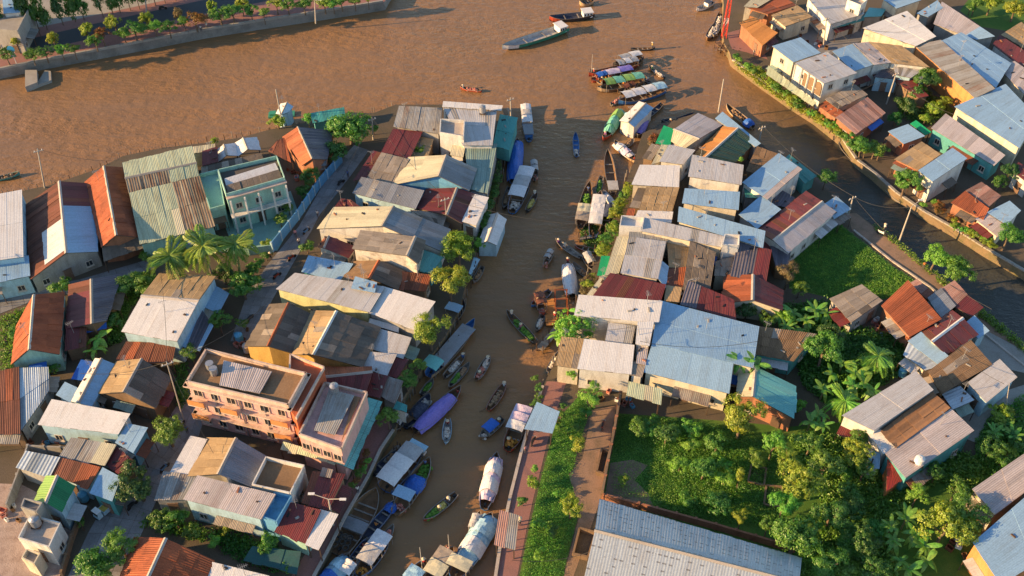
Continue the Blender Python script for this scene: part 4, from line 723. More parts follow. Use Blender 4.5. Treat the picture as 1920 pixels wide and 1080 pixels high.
H('m', None, [(1628, 876), (1648, 878), (1650, 850), (1630, 846)], 2.6, 2.8, 'zincblue', 'w_white', 'tiny pale blue roof in the trees beside the red lean-to', name='shed', win=False)
H('m', None, [(1826, 917), (1866, 963), (1930, 915), (1930, 846)], 3.8, 4.3, 'pinkzinc', 'w_grey', 'pinkish grey roof at the picture edge above the blue hall', name='hall')
H('m', None, [(1828, 1017), (1878, 1092), (2000, 1020), (1965, 898)], 4.8, 5.4, 'zincblue', 'w_orange', 'large sky blue roof in the lower corner of the picture', name='hall', sheet=1.4)
# ------------------------------------------------------------------ north bank
H('m', None, [(1388, 44), (1430, 84), (1457, 62), (1412, 33)], 3.0, 3.5, 'orangefib', 'w_brick', 'orange roof beside the red lattice mast')
H('m', None, [(1448, 29), (1473, 49), (1522, 32), (1495, 11)], 3.3, 3.7, 'fibro_tan', 'w_cream', 'tan roof with an orange lit wall behind the orange roof')
H('m', None, [(1402, 14), (1440, 26), (1492, 10), (1462, -8)], 3.0, 3.4, 'rustorange', 'w_brick', 'rusty orange roof at the top edge above the tan roof')
H('m', None, [(1396, 12), (1420, 14), (1450, -4), (1420, -12)], 3.4, 3.6, 'creamroof', 'w_cream', 'cream roof at the top edge beside the red lattice mast', name='shed', win=False)
H('m', '30', [(470, 177), (712, 102), (580, -40), (300, -20)], 4.2, 4.8, 'zinc', 'w_white', 'wide grey roof at the top edge with a green awning', ext=[('awning', '30', [(480, 215), (720, 150), (712, 108), (472, 182)], 2.8, 3.2, 'teal')])
H('m', '30', [(720, 130), (850, 120), (880, 70), (760, 60)], 2.8, 3.0, 'tealpale', 'w_tin', 'turquoise awning in the lane near the top edge', name='shed', win=False)
H('m', '30', [(860, -10), (965, 62), (1145, 0), (1010, -70)], 4.6, 5.0, 'zincblue', 'w_cream', 'blue roof at the top edge behind the lane')
H('f', '30', [(590, 20), (690, 60), (740, 20), (650, -40)], 6.0, 0, 'concrete_lit', 'w_white', 'white house with small windows at the top edge', flatmat='concrete_lit')
H('m', '30', [(190, 462), (388, 397), (242, 285), (38, 347)], 6.0, 6.4, 'zincblue', 'w_cream', 'blue roofed half of the arcaded white row house')
r_, o_ = H('m', '30', [(420, 622), (658, 547), (440, 395), (212, 475)], 6.0, 6.4, 'zinc:.72,zinc:1', 'w_white', 'silver roofed half of the arcaded white row house with arched brown windows')
a, b = at(*tp('30', (212, 475)), 6.2), at(*tp('30', (420, 622)), 6.0); e = (b - a); e.z = 0; L9 = e.length; e.normalize(); n9 = Vector((e.y, -e.x, 0)); n9 = n9 if n9.y < 0 else -n9; rz = math.atan2(n9.x, -n9.y)
def arch_mesh(w, h, d):
    pr = [(-w / 2, 0), (w / 2, 0)] + [(math.cos(math.pi * i / 8) * w / 2, h - w / 2 + math.sin(math.pi * i / 8) * w / 2) for i in range(9)]
    return MB().prism([(x, d, z) for x, z in pr], [(x, -d, z) for x, z in pr]).mesh('arched_window', 'w_brown')
am = arch_mesh(1.7, 2.7, .06)
for i in range(4):
    p = a + e * (L9 * (.14 + .24 * i)) + n9 * .02; p.z = 2.9; place('arched_window', am, r_, p - o_, rz)
    q = a + e * (L9 * (.02 + .24 * i)) + n9 * .2; MB().box((q.x, q.y, 3.0), (.3, .3, 6.0)).build('pilaster', 'w_white', r_, o_)
H('m', '30', [(-5, 560), (330, 790), (355, 765), (10, 500)], 2.9, 3.3, 'palegreen', 'w_white', 'long pale green veranda roof in front of the arcaded row house', name='veranda', posts=True)
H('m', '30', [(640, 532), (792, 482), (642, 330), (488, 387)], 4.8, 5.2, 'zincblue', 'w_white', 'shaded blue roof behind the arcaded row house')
H('m', '30', [(795, 482), (922, 467), (762, 318), (645, 330)], 5.0, 5.3, 'pinkzinc', 'w_white', 'pinkish roof strip beside the shaded blue roof')
H('m', '30', [(930, 470), (1198, 500), (1000, 348), (765, 318)], 5.0, 5.4, 'fibro_tan', 'w_white', 'tan weathered roof below the white factory wall')
H('m', '30', [(960, 560), (1070, 582), (1190, 505), (940, 475)], 4.0, 4.2, 'zinc', 'w_lightblue', 'small silver roof at the end of the tan weathered roof', name='shed')
H('m', '30', [(725, 212), (1105, 342), (1252, 272), (1042, 88)], 5.2, 5.8, 'zincwhite', 'w_cream', 'white factory hall with a long sunlit cream wall', name='factory_hall', cat='hall', sheet=1.4)
H('m', '30', [(1110, 347), (1550, 727), (1692, 660), (1302, 308)], 4.8, 5.6, 'zincold', 'w_orange', 'long grey factory roof with an orange sunlit side wall', name='factory_hall', cat='hall', sheet=1.4, win=False)  # cream wall with low orange sunlight put into its colour
H('m', '30', [(1700, 650), (1812, 472), (1452, 250), (1306, 312)], 4.8, 5.6, 'zincblue', 'w_grey', 'broad blue factory roof beside the long grey one', name='factory_hall', cat='hall', sheet=1.4)
H('m', '30', [(1250, 180), (1560, 295), (1692, 270), (1310, 20)], 4.8, 5.4, 'pinkzinc:.7,zincblue:1', 'w_grey', 'pale factory roof with a blue shaded end near the lawn', name='factory_hall', cat='hall', sheet=1.4)  # shade over the end painted as bluer sheets
H('m', '30', [(1120, 100), (1200, 125), (1310, 60), (1270, 5)], 5.0, 5.3, 'zincblue', 'w_grey', 'small blue roof above the white factory hall')
H('m', '30', [(1690, 335), (1905, 505), (1945, 400), (1742, 268)], 4.0, 4.5, 'maroon', 'w_white', 'maroon roof with white edge at the picture edge', )
H('m', '30', [(1755, 262), (1990, 400), (2000, 260), (1900, 170)], 3.6, 3.9, 'fibro_tan', 'w_brown', 'tan roof at the picture edge behind the maroon roof')
H('m', '30', [(1735, 512), (1920, 700), (1990, 560), (1850, 462)], 4.2, 4.6, 'pinkzinc', 'w_cream', 'pale pink roof at the picture edge below the maroon roof')
H('m', '30', [(1415, 802), (1880, 1100), (2010, 880), (1782, 640)], 4.6, 5.2, 'zincblue', 'w_cream', 'largest sky blue roof of the north bank with a long cream wall', name='factory_hall', cat='hall', sheet=1.4, win=False)
H('m', None, [(1749, 241), (1862, 309), (1882, 290), (1775, 215)], 3.4, 3.8, 'pinkzinc', 'w_teal', 'pink loading canopy with teal end below the largest blue roof', name='loading_canopy', cat='canopy')
H('m', '30', [(525, 812), (742, 712), (652, 640), (432, 742)], 3.1, 3.5, 'fibro', 'w_cream', 'tan grey roof beside the white end wall of the row house')
H('m', '30', [(660, 1002), (872, 850), (742, 735), (515, 880)], 3.1, 3.5, 'rustypink', 'w_brick', 'large pink and rust striped roof beside the canal shrubs')
H('m', '30', [(380, 790), (510, 885), (560, 840), (440, 760)], 2.6, 3.0, 'rustorange', 'w_brick', 'small orange strip roof above the canal shrubs', name='shed', win=False)
H('m', '30', [(800, 575), (960, 592), (1065, 560), (920, 468)], 3.2, 3.6, 'darkstripe', 'w_lightblue', 'small dark roof at the foot of the utility pole', name='shed')
H('m', '30', [(960, 602), (1130, 735), (1200, 718), (1085, 592)], 2.8, 3.2, 'maroon', 'w_brown', 'small shaded maroon roof in the bushes by the utility pole', name='shed', win=False)
H('m', '30', [(905, 987), (1020, 1077), (1172, 1020), (1050, 935)], 3.0, 3.4, 'zincblue', 'w_brick', 'light blue roof above orange brick wall near the green net')
H('m', '30', [(1070, 930), (1180, 1012), (1222, 990), (1112, 905)], 2.4, 2.7, 'tarpemerald', 'w_tin', 'emerald net shelter beside the light blue brick house', name='net_shelter', cat='shelter', posts=True)
H('m', None, [(1680, 298), (1722, 318), (1762, 290), (1728, 267)], 3.2, 3.6, 'fibro_tan', 'w_brick', 'ochre roof behind the round canal tree', ext=[('awning', None, [(1674, 306), (1706, 322), (1714, 312), (1684, 298)], 2.4, 2.8, 'rust')])
H('m', '31', [(1135, 197), (1237, 277), (1487, 110), (1382, 35)], 4.8, 5.2, 'zincblue', 'w_white', 'long light blue roof with white side wall beside the round canal tree')
H('m', '31', [(1380, 442), (1612, 562), (1652, 482), (1482, 358)], 2.9, 3.4, 'rustorange', 'w_brick', 'orange red shack roof behind the canal flower bed')
H('m', '31', [(1490, 352), (1652, 472), (1742, 390), (1602, 290)], 3.1, 3.5, 'rustypink', 'w_brown', 'purple grey roof behind the orange red shack')
H('m', '31', [(1650, 512), (1790, 602), (1892, 500), (1812, 430)], 3.2, 3.6, 'zincblue', 'w_white', 'pale blue roof beside the orange red shack')
H('m', '31', [(1560, 562), (1722, 692), (1792, 620), (1642, 522)], 2.7, 3.0, 'pinkzinc', 'w_cream', 'pale front roof on the canal flower bed beside the shack', name='shed')
H('m', '31', [(1840, 205), (1960, 300), (2000, 220), (1880, 140)], 3.2, 3.5, 'maroon', 'w_white', 'dark red roof at the picture edge above the canal trees')
# ------------------------------------------------------------------ trees and plants
rt = random.Random(23)
ORD = 'first second third fourth fifth sixth seventh eighth ninth tenth eleventh twelfth thirteenth fourteenth fifteenth sixteenth seventeenth eighteenth nineteenth twentieth'.split()
ORD += ['twenty-' + o for o in ORD[:9]] + ['thirtieth'] + ['thirty-' + o for o in ORD[:9]]
def ranked(ps):
    """the points in reading order along their longer run, and the word for where counting starts"""
    xs = [p[0] for p in ps]; ys = [p[1] for p in ps]
    k = 0 if max(xs) - min(xs) >= max(ys) - min(ys) else 1
    return sorted(ps, key=lambda p: p[k]), ('left', 'top')[k]
def rvec(r): 
    while True:
        v = Vector((r.uniform(-1, 1), r.uniform(-1, 1), r.uniform(-1, 1)))
        if .05 < v.length < 1: return v.normalized()
def leaf_quad(mb, p, n, s, r, asp=.55):
    a = n.orthogonal().normalized(); a.rotate(Matrix.Rotation(r.uniform(0, 6.28), 3, n)); b = n.cross(a)
    l = s * r.uniform(.7, 1.3); w = l * asp
    mb.add([p - a * l * .5, p + b * w * .5 + n * l * .08, p + a * l * .5, p - b * w * .5 + n * l * .08], [(0, 1, 2, 3)])
def crown_mesh(seed, kind):
    r = random.Random(seed); mb = MB()
    nc, nl, cr, leaf = {'round': (110, 68, .26, .088), 'airy': (78, 56, .24, .088), 'dense': (130, 66, .21, .078), 'bush': (56, 52, .32, .13), 'slim': (64, 50, .35, .14)}[kind]
    if kind == 'slim': lobes = [(Vector((0, 0, -.5 + .35 * i)) + rvec(r) * .12, .55 - .06 * i) for i in range(5)]
    else:
        lobes = [(Vector((0, 0, .12)), .62)]
        for i in range(7): d = rvec(r); lobes.append((Vector((d.x * .58, d.y * .58, d.z * .34 + .05)) * r.uniform(.7, 1.15), r.uniform(.26, .48)))
    for _ in range(nc):
        lc, lr = lobes[int(r.random() ** .8 * len(lobes)) % len(lobes)]; v = rvec(r)
        if v.z < -.3: v.z = -v.z * .5
        c = lc + Vector((v.x, v.y, v.z * .85)) * lr * r.uniform(.75, 1.05); cs = cr * r.uniform(.45, 1.0)
        for _ in range(nl):
            d = rvec(r); p = c + Vector((d.x, d.y, d.z * .7)) * cs * r.random() ** .45
            n = (d * .9 + Vector((0, 0, .25)) + rvec(r) * .45 + v * .7).normalized(); leaf_quad(mb, p, n, leaf, r)
    return mb
_mesh = {}
def crown(kind, seed, mat):
    k = ('c', kind, seed, mat)
    if k not in _mesh: _mesh[k] = crown_mesh(seed, kind).mesh('crown', mat)
    return _mesh[k]
def trunk_mesh(seed, mat='trunk'):
    k = ('t', seed, mat)
    if k not in _mesh:
        r = random.Random(seed); mb = MB(); p = Vector((0, 0, 0)); rad = .09
        for i in range(4):
            q = Vector((r.uniform(-.05, .05) * i, r.uniform(-.05, .05) * i, (i + 1) / 4)); mb.tube(p, q, rad, rad * .82, 7); p = q; rad *= .82
        for i in range(6):
            a = i * 1.05 + r.uniform(-.3, .3); s = Vector((0, 0, r.uniform(.6, .95))); mb.tube(s, s + Vector((math.cos(a) * .5, math.sin(a) * .5, r.uniform(.2, .45))), .04, .012, 5)
        _mesh[k] = mb.mesh('trunk', mat)
    return _mesh[k]
def pxm(px, py, z=0): return (at(px + 10, py, z) - at(px, py, z)).length / 10.0     # metres per photo pixel
def tree(px, py, rp, mat, label, kind='round', h=None, zs=1.0, name='tree', cat=None, group=None, tmat='trunk'):
    r = rp * 1.12 * pxm(px, py, 3); h = h if h is not None else max(r * 1.15, 1.0)
    b = at(px, py, h); root = empty(name, (b.x, b.y, 0), label, cat or name.split('_')[-1], group, rt.uniform(0, 6.28))
    t = link(bpy.data.objects.new('stem' if name == 'shrub' else 'trunk', trunk_mesh(rt.randint(1, 4), tmat)), root); t.scale = (r * .9, r * .9, h * .95)
    c = link(bpy.data.objects.new('foliage' if name == 'shrub' else 'crown', crown(kind, rt.randint(1, 4), mat)), root); c.location = (0, 0, h); c.scale = (r * rt.uniform(.92, 1.08), r * rt.uniform(.92, 1.08), r * zs); c.rotation_euler = (0, 0, rt.uniform(0, 6.28))
    return root
def shrubs(pts, rp, mats, label, group, n, kind='bush', jit=6, zs=.8, z0=0.0):
    ps = []
    for i in range(n):
        f = (i + .5) / n * (len(pts) - 1); k = min(int(f), len(pts) - 2); u = f - k
        ps.append((pts[k][0] * (1 - u) + pts[k + 1][0] * u + rt.uniform(-jit, jit), pts[k][1] * (1 - u) + pts[k + 1][1] * u + rt.uniform(-jit, jit)))
    ps, side = ranked(ps)
    for i, (x, y) in enumerate(ps):
        o = tree(x, y, rp * rt.uniform(.7, 1.3), rt.choice(mats), label + ', ' + ORD[i] + ' from the ' + side, kind, None, zs, 'shrub', 'shrub', group); o.location.z = z0
def grove(ps, label, h, group, mat='l_banana'):
    q, side = ranked([(p[0], p[1]) for p in ps]); rad = {(p[0], p[1]): p[2] for p in ps}
    for i, p in enumerate(q): banana(p[0], p[1], rad[p], label + ', ' + ORD[i] + ' from the ' + side, h, mat, group=group)
def blade(n, L_, w, droop, up, tear=0):
    mb = MB(); r = random.Random(5); prev = None
    for i in range(n + 1):
        t = i / n; x = L_ * t * (1 - .15 * t); z = up * t - droop * t * t; ww = w * math.sin(math.pi * min(1, .06 + t * .94)) ** .6 * (1 if i < n else 0)
        cur = (Vector((x, -ww, z - .12 * ww)), Vector((x, 0, z)), Vector((x, ww, z - .12 * ww)))
        if prev: mb.quad(prev[0], cur[0], cur[1], prev[1]); mb.quad(prev[1], cur[1], cur[2], prev[2])
        prev = cur
    return mb
def frond(L_, droop, up):
    mb = MB(); r = random.Random(9); N = 20; P = []
    for i in range(N + 1):
        t = i / N; P.append(Vector((L_ * t * (1 - .2 * t * t), 0, up * t - droop * t * t)))
    for i in range(N): mb.tube(P[i], P[i + 1], .03 * (1 - i / N) + .008, .03 * (1 - (i + 1) / N) + .008, 3)
    for i in range(1, N):
        t = i / N; ll = L_ * .24 * math.sin(math.pi * (.12 + .85 * t)) ** .7
        for s in (-1, 1):
            d = Vector((.55, s * .8, -.30 + r.uniform(-.1, .1))).normalized(); a = P[i]; w = L_ * .026
            mb.quad(a + Vector((-w, 0, 0)), a + d * ll * .5 + Vector((-w * 1.2, 0, .03)), a + d * ll, a + d * ll * .5 + Vector((w * 1.6, 0, .03)))
    return mb
def palm(px, py, rp, label, h=7, mat='l_palm', nf=22):
    r = rp * pxm(px, py, h); b = at(px, py, h); root = empty('coconut_palm', (b.x, b.y, 0), label, 'palm tree', 'palm trees', rt.uniform(0, 6))
    mb = MB(); p = Vector((.5, .2, 0))
    for i in range(7):
        q = Vector((.5 * (1 - (i + 1) / 7) ** 2, .2 * (1 - (i + 1) / 7), h * (i + 1) / 7)); mb.tube(p, q, .2 - .012 * i, .2 - .012 * (i + 1), 8); p = q
    mb.build('trunk', 'palmtrunk', root)
    for v in range(3):
        if ('fr', v, mat) not in _mesh: _mesh[('fr', v, mat)] = frond(1, (.35, .75, 1.15)[v], (.55, .38, .15)[v]).mesh('frond', mat)
    for i in range(nf):
        v = (0, 1, 1, 2)[i % 4]; f = link(bpy.data.objects.new('frond', _mesh[('fr', v, mat)]), root); f.location = (0, 0, h); f.rotation_euler = (rt.uniform(-.15, .15), 0, i * 2.4 + rt.uniform(-.2, .2)); k = r * rt.uniform(1.15, 1.45); f.scale = (k, k, k)
    return root
def banana(px, py, rp, label, h=2.2, mat='l_banana', nf=9, group='banana plants'):
    r = rp * pxm(px, py, h); b = at(px, py, h); root = empty('banana_plant', (b.x, b.y, 0), label, 'banana plant', group, rt.uniform(0, 6))
    MB().tube((0, 0, 0), (.05, 0, h * .95), .14, .09, 7).build('stem', 'bananatrunk', root)
    for v in range(3):
        if ('bl', v, mat) not in _mesh: _mesh[('bl', v, mat)] = blade(7, 1, .15, (.35, .8, 1.1)[v], (.75, .55, .3)[v]).mesh('leaf', mat)
    for i in range(nf):
        f = link(bpy.data.objects.new('leaf', _mesh[('bl', rt.randint(0, 2), mat)]), root); f.location = (0, 0, h * .93); f.rotation_euler = (rt.uniform(-.3, .3), 0, i * 2.4 + rt.uniform(-.3, .3)); k = r * rt.uniform(.9, 1.3); f.scale = (k, k, k)
    return root
def inside(p, poly):
    c = False
    for i in range(len(poly)):
        a, b = poly[i], poly[i - 1]
        if (a[1] > p[1]) != (b[1] > p[1]) and p[0] < (b[0] - a[0]) * (p[1] - a[1]) / (b[1] - a[1]) + a[0]: c = not c
    return c
def cover(name, label, poly, n, mat, h=.5, leaf=.3, per=7, z=0.0, cr=.35):
    """loose ground foliage that nobody could count"""
    r = random.Random(hash(label) % 9999 if False else len(label) * 7 + n); mb = MB(); xs = [p[0] for p in poly]; ys = [p[1] for p in poly]; k = 0
    while k < n:
        p = (r.uniform(min(xs), max(xs)), r.uniform(min(ys), max(ys)))
        if not inside(p, poly): continue
        k += 1; b = at(p[0], p[1], z); hh = h * r.random() ** 1.5 * (1.6 if r.random() < .12 else 1)
        for _ in range(per):
            d = rvec(r); q = b + Vector((d.x * cr, d.y * cr, abs(d.z) * cr * .6 + hh * r.random() + .04)); leaf_quad(mb, q, (Vector((0, 0, .45)) + rvec(r)).normalized(), leaf, r)
    o = mb.build(name, mat); o['kind'] = 'stuff'; o['label'] = label; return o
# ---- west bank
for x, y, r, l in ((860, 462, 36, 'tall yellow green tree beside the white houseboat on the channel'), (843, 527, 34, 'golden green tree below the turquoise terrace at the channel'), (806, 620, 33, 'golden tree at the bow of the long red and blue boat')):
    tree(x, y, r, 'l_yellow', l, 'round', 4.2)
for x, y, r, l in ((784, 686, 15, 'small quay tree behind the teal stern of the long boat'), (762, 712, 18, 'green quay tree above the purple tarpaulin boat'), (727, 782, 20, 'dark leafy quay tree beside the hotel awning')):
    tree(x, y, r, 'l_mid', l, 'round', 2.6)
palm(318, 480, 40, 'coconut palm nearest the row path, golden fronds', 7.5); palm(380, 462, 44, 'tallest coconut palm in front of the rusty roof end', 8); palm(440, 458, 36, 'coconut palm beside the mint green villa', 7)
for x, y, r, m, k, h, l in ((454, 535, 30, 'l_mid', 'round', 3, 'leafy tree between the villa and the alley end'), (420, 515, 24, 'l_dark', 'bush', 2, 'dark bush under the coconut palms'), (410, 602, 21, 'l_mid', 'airy', 3, 'light green tree beside the blue lean-to of the tan house'), (358, 662, 18, 'l_mid', 'airy', 2.6, 'small tree behind the hotel corner'),
    (312, 806, 34, 'l_mid', 'round', 3.6, 'round green tree beside the long bright white roof'), (256, 908, 41, 'l_dark', 'dense', 3.6, 'large dark round tree over the street'), (225, 1022, 32, 'l_mid', 'round', 3.6, 'bushy tree beside the lower orange tiled roof'), (185, 1058, 40, 'l_mid', 'round', 3.6, 'wide tree at the lower picture edge by the street'),
    (655, 236, 40, 'l_mid', 'round', 4, 'big leafy tree at the river end of the alley'), (632, 285, 24, 'l_green', 'bush', 2.4, 'dark green tree leaning over the alley wall'), (585, 330, 19, 'l_green', 'round', 2.6, 'round tree in the villa garden near the alley'), (572, 358, 15, 'l_green', 'bush', 1.6, 'garden shrub below the round villa tree'),
    (541, 390, 12, 'l_mid', 'bush', 1.6, 'small tree by the villa gate'), (525, 412, 13, 'l_mid', 'bush', 1.6, 'rounded garden tree on the teal courtyard'), (520, 228, 15, 'l_yellow', 'bush', 1.6, 'yellow green bush behind the rusty orange house'), (578, 222, 13, 'l_lime', 'airy', 2, 'lime green sapling at the river beside the ribbed shed'), (402, 264, 8, 'l_yellow', 'bush', 1.2, 'tiny yellow bush on the river edge by the tarpaulins'),
    (786, 281, 13, 'l_yellow', 'bush', 3, 'yellow bush squeezed between roofs near the channel mouth'), (112, 536, 20, 'l_mid', 'bush', 2, 'bush at the row path below the rust brown house'), (240, 376, 6, 'l_yellow', 'bush', 3, 'tiny bush on the orange roof edge'),
    (575, 462, 14, 'l_mid', 'bush', 1.5, 'bush at the alley corner below the maroon roof'), (498, 455, 10, 'l_yellow', 'bush', 1.4, 'low yellow bush at the courtyard corner'), (150, 980, 10, 'l_mid', 'bush', 1, 'small weed bush beside the rubble yard'), (430, 990, 14, 'l_yellow', 'bush', 1.4, 'bush in front of the pale blue side wall'),
    (500, 1020, 22, 'l_mid', 'bush', 1.8, 'bush beside the mint green edged maroon roof'), (330, 975, 24, 'l_mid', 'bush', 2, 'wide bush along the pale blue wall by the street'), (296, 975, 22, 'l_green', 'bush', 2, 'green shrub at the street behind the dark round tree'), (358, 1000, 18, 'l_mid', 'bush', 1.4, 'potted looking shrub in the garden below the pale blue wall')):
    tree(x, y, r, m, l, k, h, name='shrub' if k == 'bush' else 'tree')
banana(185, 632, 26, 'banana plant beside the shaded maroon lean-to', 2.4, 'l_lime', 11); banana(176, 655, 22, 'banana plant in front of the slim blue gable', 2, 'l_lime', 9)
shrubs([(215, 545), (260, 520), (290, 545)], 18, ['l_mid', 'l_green'], 'shrub in the hedge below the coconut palms', 'hedge below the coconut palms', 8, zs=.8)
shrubs([(505, 470), (470, 500), (478, 540)], 14, ['l_green', 'l_mid'], 'shrub beside the alley under the palms', 'shrubs under the palms by the alley', 5)
shrubs([(933, 330), (920, 380), (905, 430)], 9, ['l_mid', 'l_green'], 'shrub on the channel bank behind the white canopy boat', 'shrubs on the channel bank', 7, jit=4)
shrubs([(692, 850), (680, 880), (660, 915)], 9, ['l_mid', 'l_orange', 'l_lime'], 'potted shrub on the red quay beside the wooden barge', 'potted shrubs on the red quay', 7, jit=4)
shrubs([(1000, 700), (1012, 735), (1005, 760)], 8, ['l_mid', 'l_lime'], 'shrub at the edge of the east quay', 'shrubs at the east quay edge', 4, jit=3)
cover('bank_weeds', 'weeds along the channel bank of the west block', [(936, 300), (942, 330), (915, 420), (890, 480), (880, 478), (905, 410), (925, 340)], 250, 'l_green')
cover('garden_weeds', 'green weeds in the gardens below the coconut palms', [(205, 560), (285, 505), (300, 530), (262, 560), (215, 620)], 500, 'l_mid', .5)
cover('courtyard_plants', 'low plants in the garden behind the red quay', [(265, 965), (400, 990), (520, 1020), (500, 1035), (300, 1000), (262, 985)], 300, 'l_mid', .5)
# ---- promenade
for i, (x, y) in enumerate(((56, 62), (74, 57), (89, 55), (119, 47), (142, 41), (158, 37), (194, 32), (212, 27), (226, 24), (245, 20), (262, 17), (275, 14), (292, 10), (310, 6), (330, 2), (8, 70))):
    b = at(x, y, .3); k = rt.uniform(7.0, 9.0); root = empty('columnar_tree', (b.x, b.y, .3), 'dark columnar tree beyond the promenade road, ' + ORD[{56: 1, 74: 2, 89: 3, 119: 4, 142: 5, 158: 6, 194: 7, 212: 8, 226: 9, 245: 10, 262: 11, 275: 12, 292: 13, 310: 14, 330: 15, 8: 0}[x]] + ' from the left', 'tree', 'columnar trees beyond the promenade road', rt.uniform(0, 6))
    t = link(bpy.data.objects.new('trunk', trunk_mesh(1 + i % 4)), root); t.scale = (1.2, 1.2, k * .5)
    c = link(bpy.data.objects.new('crown', crown('slim', 1 + i % 3, 'l_green' if i % 3 else 'l_dark')), root); c.location = (0, 0, k * .62); c.scale = (2.3, 2.3, k * .62)
for x, y, r, m, l, zs in ((100, 76, 9, 'l_yellow', 'slim golden tree near the lamp end of the promenade', 1.5), (161, 60, 11, 'l_yellow', 'golden oval tree beside the promenade road bend', 1.4), (215, 47, 12, 'l_yellow', 'golden oval tree behind the orange flame tree', 1.4), (276, 38, 9, 'l_yellow', 'thin golden tree beside the green promenade tree', 1.5), (336, 30, 8, 'l_tan', 'thin bronze tree beside the larger flame tree', 1.6), (397, 15, 8, 'l_yellow', 'thin golden tree behind the twin green trees', 1.5), (453, 10, 10, 'l_yellow', 'golden tree above the twin green promenade trees', 1.5), (30, 80, 7, 'l_yellow', 'small golden tree behind the blue sign', 1.2), (12, 105, 14, 'l_green', 'green bush at the promenade end by the blue sign', .9),
    (192, 68, 14, 'l_orange', 'orange flame tree on the promenade', .8), (252, 58, 18, 'l_green', 'wide green promenade tree between golden trees', .7), (316, 52, 13, 'l_green', 'lone small green tree at the promenade middle', .8), (366, 40, 16, 'l_orange', 'larger orange flame tree near two white figures', .8), (412, 28, 16, 'l_mid', 'first of the twin green trees on the promenade', .8), (436, 24, 16, 'l_mid', 'second of the twin green trees on the promenade', .8), (494, 26, 9, 'l_mid', 'small round tree past the twin green trees', .9), (518, 8, 12, 'l_yellow', 'yellow tree near the purple flower bed', 1), (540, 12, 13, 'l_mid', 'green tree near the purple flower bed', 1), (608, 6, 14, 'l_yellow', 'tree near the promenade corner', .9), (640, 2, 12, 'l_mid', 'low tree at the promenade corner', .8), (138, 92, 11, 'l_green', 'low green shrub tree on the promenade lawn', .6), (84, 98, 14, 'l_green', 'dark low tree near the concrete landing', .6), (690, -2, 9, 'l_yellow', 'small bush at the tip of the promenade', .7)):
    o = tree(x, y, r * 1.3, m, l, 'bush' if r < 12 else 'airy', 2.8, zs); o.location.z = .3
# ---- middle block
tree(1075, 612, 40, 'l_lime', 'bright lime tree over the channel at the white hall', 'airy', 3.4); banana(1052, 628, 28, 'lime green banana plant leaning over the channel', 3, 'l_lime', 10); banana(1088, 585, 24, 'banana plant beside the orange jetty frame', 3, 'l_lime', 9)
shrubs([(1178, 345), (1165, 385), (1152, 420), (1138, 455), (1128, 480)], 12, ['l_yellow', 'l_mid', 'l_yellow'], 'climbing yellow shrub on the channel wall below the tan roof', 'climbing shrubs on the channel wall', 16, jit=5)
shrubs([(1112, 510), (1102, 535), (1094, 548)], 11, ['l_yellow', 'l_tan'], 'yellow shrub beside the emerald tarpaulin', 'shrubs beside the emerald tarpaulin', 5, jit=4)
shrubs([(1230, 262), (1222, 268), (1236, 255)], 11, ['l_tan', 'l_orange'], 'dry orange brushwood heap at the block tip', 'dry brushwood at the block tip', 5, jit=5)
cover('bank_weeds', 'floating weeds between the moored boats and the channel wall', [(1085, 430), (1110, 425), (1140, 400), (1155, 370), (1160, 395), (1130, 455), (1110, 480), (1095, 455)], 420, 'l_green', .25, .3, 6, WATER + .02)
